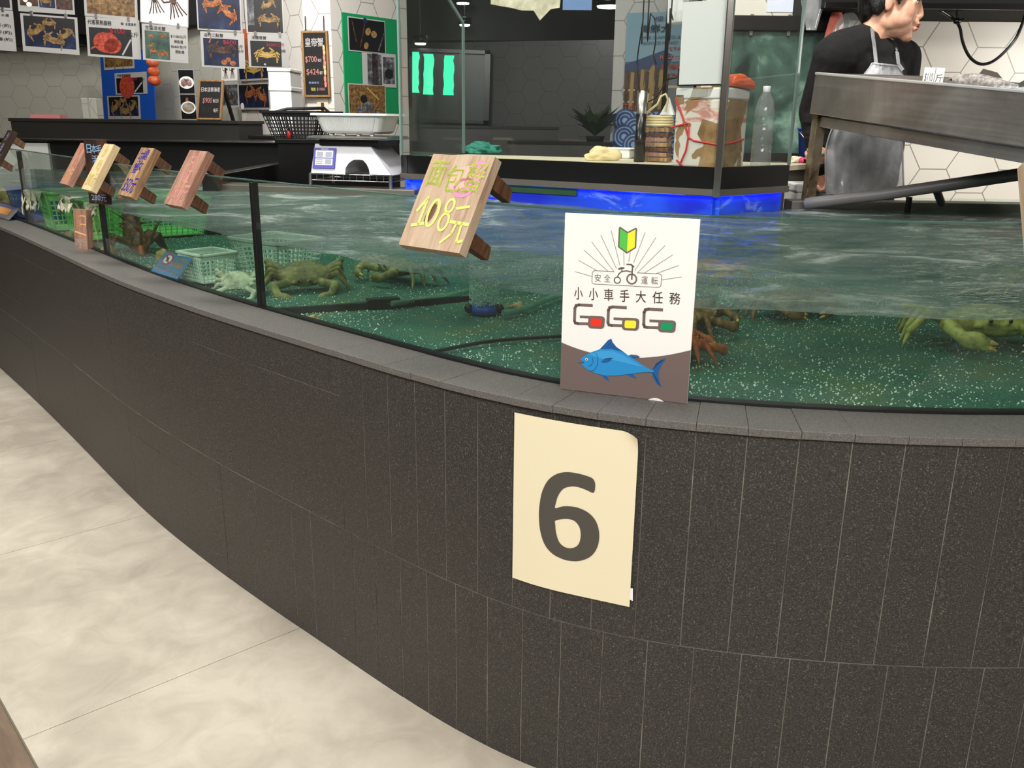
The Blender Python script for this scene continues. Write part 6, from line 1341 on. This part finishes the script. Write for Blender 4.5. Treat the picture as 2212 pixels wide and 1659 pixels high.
# sloping steel fish table
TL, TR, BL_, BR_ = S(1762, 157, 3.0), S(2300, 203, 2.08), S(1756, 237, 3.0), S(2300, 318, 2.08)
xd = (TR - TL).normalized(); nrm_ = V((-xd.y, xd.x, 0)).normalized(); zd = xd.cross(nrm_) * -1
zd = nrm_.cross(xd) * -1 if nrm_.cross(xd).z < 0 else nrm_.cross(xd)
mt = Matrix((xd, nrm_, zd)).transposed().to_4x4(); mt.translation = TL - zd * .125
LT = (TR - TL).length; tbl = thing('fish_table', 'sloping stainless steel ice table with a rusty leg and grey pipe rail', 'table', mt)
mb = MB(); D_ = .46
for lo, hi in (((0, 0, 0), (LT, .012, .125)), ((0, D_ - .012, 0), (LT, D_, .125)), ((0, .012, 0), (.012, D_ - .012, .125)), ((LT - .012, .012, 0), (LT, D_ - .012, .125)), ((.012, .012, .06), (LT - .012, D_ - .012, .07))): mb.b2(lo, hi)
mb.build('tray', 'steel', tbl, bevel=.002)
mb = MB(); mb.b2((0, -.003, .119), (LT, .015, .127)); mb.build('rolled_rim', flat('painted_rim_highlight', C(226, 224, 222), .3, .5, var=.05), tbl, bevel=.002)  # highlight along the tray edge is put into the rim's pale colour
mb = MB(); mb.b2((.02, .03, -.04), (LT, .06, -.006)); mb.build('under_rail', 'steel', tbl, bevel=.002)
def tw(mb, name, mats, **k): return mb.build(name, mats, tbl, world=True, **k)
mb = MB(); mb.beam(S(1772, 240, 3.02), S(1744, 441, 3.04), .034, .034); tw(mb, 'leg', 'rusty', bevel=.002)
e2 = mt @ V((LT - .008, .03, 0)); mb = MB(); mb.beam(V((e2.x, e2.y, ZB)), e2, .034, .034); tw(mb, 'leg', 'rusty')
e3 = mt @ V((LT - .02, D_ - .03, 0)); mb = MB(); mb.beam(V((e3.x, e3.y + .04, 0)), e3, .034, .034); tw(mb, 'leg', 'rusty')
mb = MB(); mb.tube([S(1742, 440, 2.98), S(1760, 437, 2.96), S(1900, 421, 2.86), S(2060, 398, 2.74), S(2260, 368, 2.6)], .0185, 14); tw(mb, 'pipe_rail', flat('grey_pipe', C(116, 114, 114), .4, var=.2))
mb = MB(); mb.tube([S(2020, 404, 2.77), S(2026, 418, 2.8), S(2034, 440, 2.84)], .012, 10); tw(mb, 'pipe_branch', flat('dark_pipe', C(56, 56, 58), .5))
# ice, fish, price tag
def TT(u, y, z): return mt @ V((u, y, z))
rndf = lambda a, b: random.uniform(a, b); random.seed(21); mb = MB()
for i in range(2600):
    u = rndf(.2, LT - .03); y = rndf(.03, D_ - .04); h_ = .072 + .052 * min(1, max(0, (u - .25) / .5)) * (1 - .6 * abs(y / D_ - .5)) + rndf(-.006, .012); r_ = rndf(.005, .012); c_ = V((u, y, h_)); R = Matrix.Rotation(rndf(0, 6), 3, 'Z') @ Matrix.Rotation(rndf(0, 3), 3, 'X')
    mb.add([c_ + R @ (V(q) * r_) for q in ((0, 0, .8), (1, 0, 0), (0, 1, 0), (-1, 0, 0), (0, -1, 0), (0, 0, -.8))], oct_f)
o = mb.build('crushed_ice', see_through('ice', (.9, .94, .95, 1), .9, .1, .75, C(236, 240, 242), 1.31, 60), None, mt); _tag(o, 'crushed white ice heaped in the steel table tray', 'ice', kind='stuff')
def fish(label, loc, yaw, k, lift):
    r = thing('fish', label, 'fish', loc @ Matrix.Rotation(yaw, 4, 'Z'), 'grey fish on the ice'); mb = MB(); pts = [V((-.5 + i / 10, 0, 0)) * k for i in range(10)]; rad = [.02, .06, .085, .098, .10, .092, .075, .055, .034, .022]
    for i in range(55):
        f = i / 6.0; a_ = min(int(f), 8); u = f - a_; p = pts[a_].lerp(pts[a_ + 1], u); rr = (rad[a_] * (1 - u) + rad[a_ + 1] * u) * k; mb.ell(p, (.03 * k, rr * .62, rr), nu=12, nv=8)
    mb.fuse('body', mottled('grey_scale', [(.3, C(96, 92, 88)), (.5, C(150, 144, 138)), (.7, C(200, 194, 188))], 70, .3), r, voxel=.012 * k, smooth=8)
    mb = MB(); mb.add([(.4 * k, 0, .02 * k), (.4 * k, 0, -.02 * k), (.56 * k, .01 * k, -.11 * k), (.51 * k, 0, 0), (.56 * k, -.01 * k, .11 * k)], [(0, 1, 2, 3), (0, 3, 4)]); o2 = mb.build('tail_fin', 'steeldull', r); q = o2.modifiers.new('t', 'SOLIDIFY'); q.thickness = .003
    mb = MB(); mb.add([(-.1 * k, 0, .09 * k), (.2 * k, 0, .06 * k), (.12 * k, 0, .12 * k), (-.06 * k, 0, .15 * k)], [(0, 1, 2, 3)]); o2 = mb.build('dorsal_fin', 'steeldull', r); q = o2.modifiers.new('t', 'SOLIDIFY'); q.thickness = .002
    e = MB(); e.ell((-.42 * k, -.035 * k, .015 * k), (.014 * k,) * 3); e.build('eye', EYE, r)
fish('grey fish lying on the ice beside the price tag', mt @ Matrix.Translation((LT * .58, .15, .128)), radians(10), .24, 0)
fish('grey fish deeper in the tray behind the first fish', mt @ Matrix.Translation((LT * .77, .26, .118)), radians(170), .22, 0)
tg_ = S(1990, 180, 2.72); t1_ = S(2034, 182, 2.69); t2_ = S(1992, 145, 2.72); m_, w_, h_ = frame(tg_ - V((0, 0, .03)), t1_ - V((0, 0, .03)), t2_)
r = thing('price_tag', 'white paper tag reading $110 stuck in the ice', 'price tag', m_); mb = MB(); mb.b2((0, 0, 0), (w_, .0015, h_), 0); mb.text('$110', w_ * .28, h_ * .62, h_ * .34, 1, 1, width=w_ * .40); mb.text('斤', w_ * .80, h_ * .62, h_ * .28, 1, 1); mb.line([(w_ * .55, h_ * .2), (w_ * .56, h_ * .98)], .0012, 1, 1); mb.build('card', ['paper', 'ink'], r)
mb = MB(); mb.beam((w_ * .5, .002, -.02), (w_ * .5, .002, h_ * .4), .006, .003); mb.build('stake', WE, r)
# small rear glass wall of the tank
q0, q1, q2, q3 = S(1956, 436, 2.98), S(2260, 452, 2.92), None, None
mb = MB(); mb.beam(V((q0.x, 2.96, ZW + .012)), V((q1.x + .1, 2.94, ZW + .012)), .008, .07); tb(mb, 'rear_glass', 'glass'); mb = MB(); mb.beam(V((q0.x, 2.955, ZW - .02)), V((q0.x, 2.955, ZW + .05)), .012, .02); tb(mb, 'rear_joint', 'silicone')

# ------------------------------------------------------------------ the man behind the fish table
SK = mottled('skin', [(.3, C(196, 142, 116)), (.6, C(216, 164, 138)), (.8, C(226, 178, 152))], 18, .5, 4, Subsurface_Weight=0.0) if False else mottled('skin', [(.3, C(198, 146, 120)), (.6, C(218, 168, 142)), (.8, C(226, 180, 154))], 18, .5, 4)
KNIT = mottled('black_knit', [(.3, C(8, 8, 9)), (.7, C(17, 17, 19))], 60, .9, 4, bump=.3)
PANTS = flat('dark_trousers', C(26, 30, 46), .8, var=.2)
HAIR = mottled('black_hair', [(.3, C(7, 6, 6)), (.7, C(20, 18, 17))], 90, .4, 4, (1, 1, .3), bump=.6)
LIP = flat('lip', C(176, 96, 86), .4, var=.1)
root = V((S(1866, 300, 3.36).x, 3.36, 0))
man = thing('person', 'man with short black hair in a black sweater and clear plastic apron looking right', 'person', root)
Hc = S(1924, 8, 3.30)
F_ = V((.94, -.34, -.10)).normalized(); R_ = F_.cross(V((.06, 0, 1))).normalized(); U_ = R_.cross(F_)
hm = Matrix((R_, F_, U_)).transposed().to_4x4() @ Matrix.Scale(.99, 4); hm.translation = Hc
def W(p): return hm @ V(p)
mb = MB(); mb.T = hm
mb.ell((0, -.015, .035), (.076, .094, .086)); mb.ell((0, .03, -.03), (.062, .064, .084)); mb.ell((0, .05, -.07), (.046, .042, .042)); mb.ell((0, .074, -.102), (.025, .022, .019))
for sx in (-1, 1):
    mb.ell((sx * .036, .054, -.028), (.027, .03, .036)); mb.ell((sx * .04, .03, -.05), (.026, .05, .034)); mb.ell((sx * .044, .006, -.058), (.018, .046, .030)); mb.ell((sx * .030, .083, .026), (.026, .012, .010))
    mb.ell((sx * .073, -.006, -.012), (.008, .014, .023), m=Matrix.Rotation(sx * .3, 3, 'Z')); mb.ell((sx * .077, -.010, -.004), (.005, .012, .016)); mb.ell((sx * .012, .100, -.036), (.009, .010, .008))
    mb.ell((sx * .029, .077, .006), (.016, .012, .010))
mb.ell((0, .07, .055), (.05, .024, .03)); mb.cap((0, .087, .016), (0, .103, -.026), .0095, .0115); mb.ell((0, .105, -.030), (.0125, .010, .0098))
mb.ell((0, .094, -.052), (.024, .011, .010)); mb.ell((0, .100, -.060), (.021, .011, .0065)); mb.ell((0, .094, -.076), (.019, .012, .0075)); mb.ell((0, .080, -.088), (.022, .012, .009))
mb.cap((0, -.018, -.05), (0, -.045, -.145), .054, .056); mb.cap((0, -.04, -.12), (0, -.055, -.19), .056, .07)
mb.T = I4
# arms and hands (mostly inside the sleeves)
fr_ = V((.6, -.8, 0)); rt_ = V((-.8, -.6, 0))
shR = S(1803, 122, 3.22); elR = S(1761, 240, 3.27); wrR = S(1777, 366, 3.20)
shL = S(1946, 128, 3.44); elL = S(1942, 248, 3.36); wrL = S(1798, 336, 3.165)
mb.chain([shR, elR, wrR], [.04, .036, .026]); mb.chain([shL, elL, wrL], [.04, .036, .026])
def hand(mb, w_, d, side, k=1.0, cf=1.0):
    "palm, five bent fingers; d = direction of the hand, side = direction of the thumb"
    d = d.normalized(); s_ = (side - d * side.dot(d)).normalized(); n_ = d.cross(s_)
    mb.chain([w_, w_ + d * .03 * k], [.026 * k, .024 * k])
    for i, L in enumerate((.068, .078, .074, .058)):
        o_ = (i - 1.5) * .0185 * k; b = w_ + d * .032 * k + s_ * -o_ * .7; kn = w_ + d * .082 * k - s_ * o_
        mb.chain([b, kn], [.015 * k, .0105 * k]); curl = [.5, .62, .7, .8][i] * cf
        p1 = kn + (d * cos(curl) + n_ * sin(curl)) * L * .45 * k; p2 = p1 + (d * cos(curl * 2.3) + n_ * sin(curl * 2.3)) * L * .33 * k; p3 = p2 + (d * cos(curl * 3.2) + n_ * sin(curl * 3.2)) * L * .22 * k
        mb.chain([kn, p1, p2, p3], [.0098 * k, .009 * k, .0082 * k, .0072 * k])
    t0 = w_ + d * .022 * k + s_ * .02 * k; t1 = t0 + (d * .7 + s_ * .7 + n_ * .3).normalized() * .036 * k; t2 = t1 + (d * .95 + n_ * .35 + s_ * .1).normalized() * .03 * k; t3 = t2 + (d * .9 + n_ * .5).normalized() * .022 * k
    mb.chain([t0, t1, t2, t3], [.015 * k, .0115 * k, .010 * k, .008 * k])
hand(mb, wrR, V((-.05, -.05, -1)), V((.5, -.8, 0)), .74, 1.75); hand(mb, wrL, V((-.95, .05, -.3)), V((0, -.4, 1)), .78, 1.5)
hip = V((root.x + .0, 3.38, .93)); ch = S(1866, 175, 3.36)
mb.chain([hip, ch, S(1893, 100, 3.335)], [.10, .11, .06])
for sx in (-1, 1):
    h0 = hip + rt_ * (.085 * sx) + V((0, 0, -.04)); kn = V((h0.x + rt_.x * .02 * sx, h0.y + rt_.y * .02 * sx, .48)); ft = V((kn.x, kn.y + .03, .09)); mb.chain([h0, kn, ft], [.075, .05, .036]); mb.chain([ft + V((0, 0, -.04)), ft + fr_ * .14 + V((0, 0, -.055))], [.038, .03])
mb.fuse('body', SK, man, voxel=.0036, smooth=6, world=True)
# face details
for sx in (-1, 1):
    e = MB(); e.T = hm; e.ell((sx * .029, .0825, .0055), (.0125, .0055, .0046)); e.build('eye_white', flat('eye_white', C(220, 214, 206), .2, var=.02), man, world=True)
    e = MB(); e.T = hm; e.ell((sx * .0298, .0866, .0058), (.0064, .0024, .0046)); e.build('iris', EYE, man, world=True)
    e = MB(); e.T = hm; e.chain([(sx * .012, .0945, .027), (sx * .03, .0925, .032), (sx * .047, .078, .027)], [.0036, .0042, .0026], n=8); e.build('eyebrow', HAIR, man, world=True)
    e = MB(); e.T = hm; e.chain([(sx * .017, .0865, .0105), (sx * .03, .0900, .0135), (sx * .042, .081, .0095)], [.0018, .0022, .0016], n=6); e.build('eyelash', HAIR, man, world=True)
e = MB(); e.T = hm; e.ell((0, .1035, -.0605), (.019, .0085, .0045)); e.ell((0, .0985, -.0755), (.017, .0085, .0055)); e.build('lips', LIP, man, world=True)
e = MB(); e.T = hm; e.ell((0, .1025, -.0675), (.014, .0065, .0028)); e.build('mouth', flat('mouth_dark', C(60, 24, 22), .5), man, world=True)
# hair
mb = MB(); mb.T = hm; random.seed(12)
mb.ell((0, -.022, .052), (.083, .088, .086)); mb.ell((0, -.068, -.018), (.062, .032, .060)); mb.ell((0, .03, .10), (.07, .06, .035))
for sx in (-1, 1):
    mb.ell((sx * .066, -.040, .0), (.016, .028, .05)); mb.ell((sx * .073, .024, .03), (.010, .018, .032)); mb.chain([(sx * .074, .02, .03), (sx * .073, .026, -.006)], [.012, .005])
for i in range(60):
    a = random.uniform(-2.9, 2.9); r0 = V((sin(a) * .080, cos(a) * .082 - .022, .055)); L = random.uniform(.03, .06)
    if abs(a) < 1.0: q = [r0 + V((0, 0, .03)), r0 + V((sin(a) * .008, .010, -.0)), r0 + V((random.uniform(-.012, .012), .004, -L * .35))]
    elif abs(a) < 1.9: q = [r0 + V((0, 0, .02)), r0 + V((sin(a) * .006, 0, -.012)), r0 + V((0, -.012, -.03))]
    else: q = [r0, r0 + V((sin(a) * .004, -.004, -.04)), r0 + V((-sin(a) * .012, .002, -.055 - L * .7))]
    mb.chain(q, [.013, .010, .0035], n=8)
mb.T = I4
mb.fuse('hair', HAIR, man, voxel=.0036, smooth=1, world=True)
# sweater
mb = MB(); nk = W((0, -.05, -.165))
mb.chain([V((hip.x, hip.y, .92)), V((hip.x + .01, hip.y - .01, 1.05)), ch + V((0, 0, -.02)), S(1872, 128, 3.345)], [.140, .138, .150, .105])
mb.chain([V((hip.x, hip.y, .92)) + rt_ * .06, ch + rt_ * .07, S(1820, 118, 3.26)], [.105, .11, .078]); mb.chain([V((hip.x, hip.y, .92)) - rt_ * .06, ch - rt_ * .07, S(1932, 126, 3.42)], [.105, .11, .072])
mb.chain([S(1880, 92, 3.34), S(1818, 112, 3.25), S(1800, 124, 3.22)], [.07, .075, .072]); mb.chain([S(1905, 100, 3.36), S(1940, 124, 3.43)], [.06, .066])
mb.chain([shR, elR, wrR + (elR - wrR) * .06], [.074, .058, .040]); mb.chain([shL, elL, wrL + (elL - wrL) * .06], [.072, .056, .040])
random.seed(4)
for i in range(10): u = i / 9; p = elR.lerp(wrR, .1 + u * .85) ; mb.ell(p + V((random.uniform(-.012, .012), -.012, 0)), (.05 - .01 * u, .05 - .01 * u, .012))
mb.fuse('sweater', KNIT, man, voxel=.006, smooth=4, world=True)
# trousers, shoes
mb = MB()
for sx in (-1, 1):
    h0 = hip + rt_ * (.085 * sx) + V((0, 0, -.03)); kn = V((h0.x + rt_.x * .02 * sx, h0.y + rt_.y * .02 * sx, .48)); ft = V((kn.x, kn.y + .03, .10)); mb.chain([h0, kn, ft], [.098, .072, .058])
mb.ell(hip, (.15, .13, .12)); mb.fuse('trousers', PANTS, man, voxel=.008, smooth=3, world=True)
for sx in (-1, 1):
    h0 = hip + rt_ * (.105 * sx); mb = MB(); mb.chain([V((h0.x, h0.y + .03, .045)), V((h0.x, h0.y + .03, .045)) + fr_ * .16], [.045, .038]); mb.fuse('boot', 'black', man, voxel=.008, smooth=2, world=True)
# apron: bib, skirt, straps
rows = [(140, 1884, 1941, 3.185, 3.25), (150, 1878, 1945, 3.18, 3.25), (165, 1866, 1953, 3.165, 3.25), (200, 1842, 1957, 3.15, 3.25), (235, 1822, 1955, 3.14, 3.25), (260, 1806, 1950, 3.13, 3.24), (300, 1790, 1950, 3.12, 3.24), (330, 1783, 1950, 3.12, 3.24), (370, 1783, 1951, 3.115, 3.24), (400, 1784, 1952, 3.11, 3.24), (422, 1786, 1952, 3.11, 3.24)]
mb = MB(); n = 28; P = []
def rowat(t_):
    f = t_ * (len(rows) - 1); i = min(int(f), len(rows) - 2); u = f - i; return [a + (b - a) * u for a, b in zip(rows[i], rows[i + 1])]
mr = 44
for j in range(mr + 1):
    y, xl, xr, Yl, Yr = rowat(j / mr)
    for i in range(n + 1):
        u = i / n; Y = Yl + (Yr - Yl) * u - .045 * sin(pi * u) + .012 * noise.noise(V((u * 7, j * .06, 1))) * (j / mr) + .010 * noise.noise(V((u * 14, j * .13, 5)))
        P.append(S(xl + (xr - xl) * u, y + 6 * (u - .5), Y))
F = [(j * (n + 1) + i, (j + 1) * (n + 1) + i, (j + 1) * (n + 1) + i + 1, j * (n + 1) + i + 1) for j in range(mr) for i in range(n)]
mb.add(P, F, 0, True); o = mb.build('apron', 'film', man, world=True); o['label'] = 'clear plastic apron'
HEM = see_through('apron_hem', (.7, .72, .73, 1), .8, .2, .9, C(206, 208, 212), 1.5, 12)
for pts in ([S(1884, 62, 3.25), S(1886, 80, 3.235), S(1890, 110, 3.21), S(1893, 142, 3.19)], [S(1934, 92, 3.33), S(1938, 112, 3.27), S(1941, 140, 3.245), S(1950, 152, 3.245)]):
    mb = MB()
    for a, b in zip(pts, pts[1:]): mb.beam(a, b, .016, .0025, up=(.5, -.9, .1))
    mb.build('apron_strap', HEM, man, world=True)
mb = MB(); e1 = [P[j * (n + 1)] for j in range(0, mr + 1, 2)]; mb.tube(e1, .003, 6); e1 = [P[j * (n + 1) + n] for j in range(0, mr + 1, 2)]; mb.tube(e1, .003, 6); mb.tube([P[i] for i in range(n + 1)], .004, 6); mb.build('apron_edge', HEM, man, world=True)
mb = MB(); mb.tube([S(1783, 330, 3.12), S(1776, 332, 3.16), S(1770, 330, 3.22)], .006, 6); mb.build('apron_tie', HEM, man, world=True)
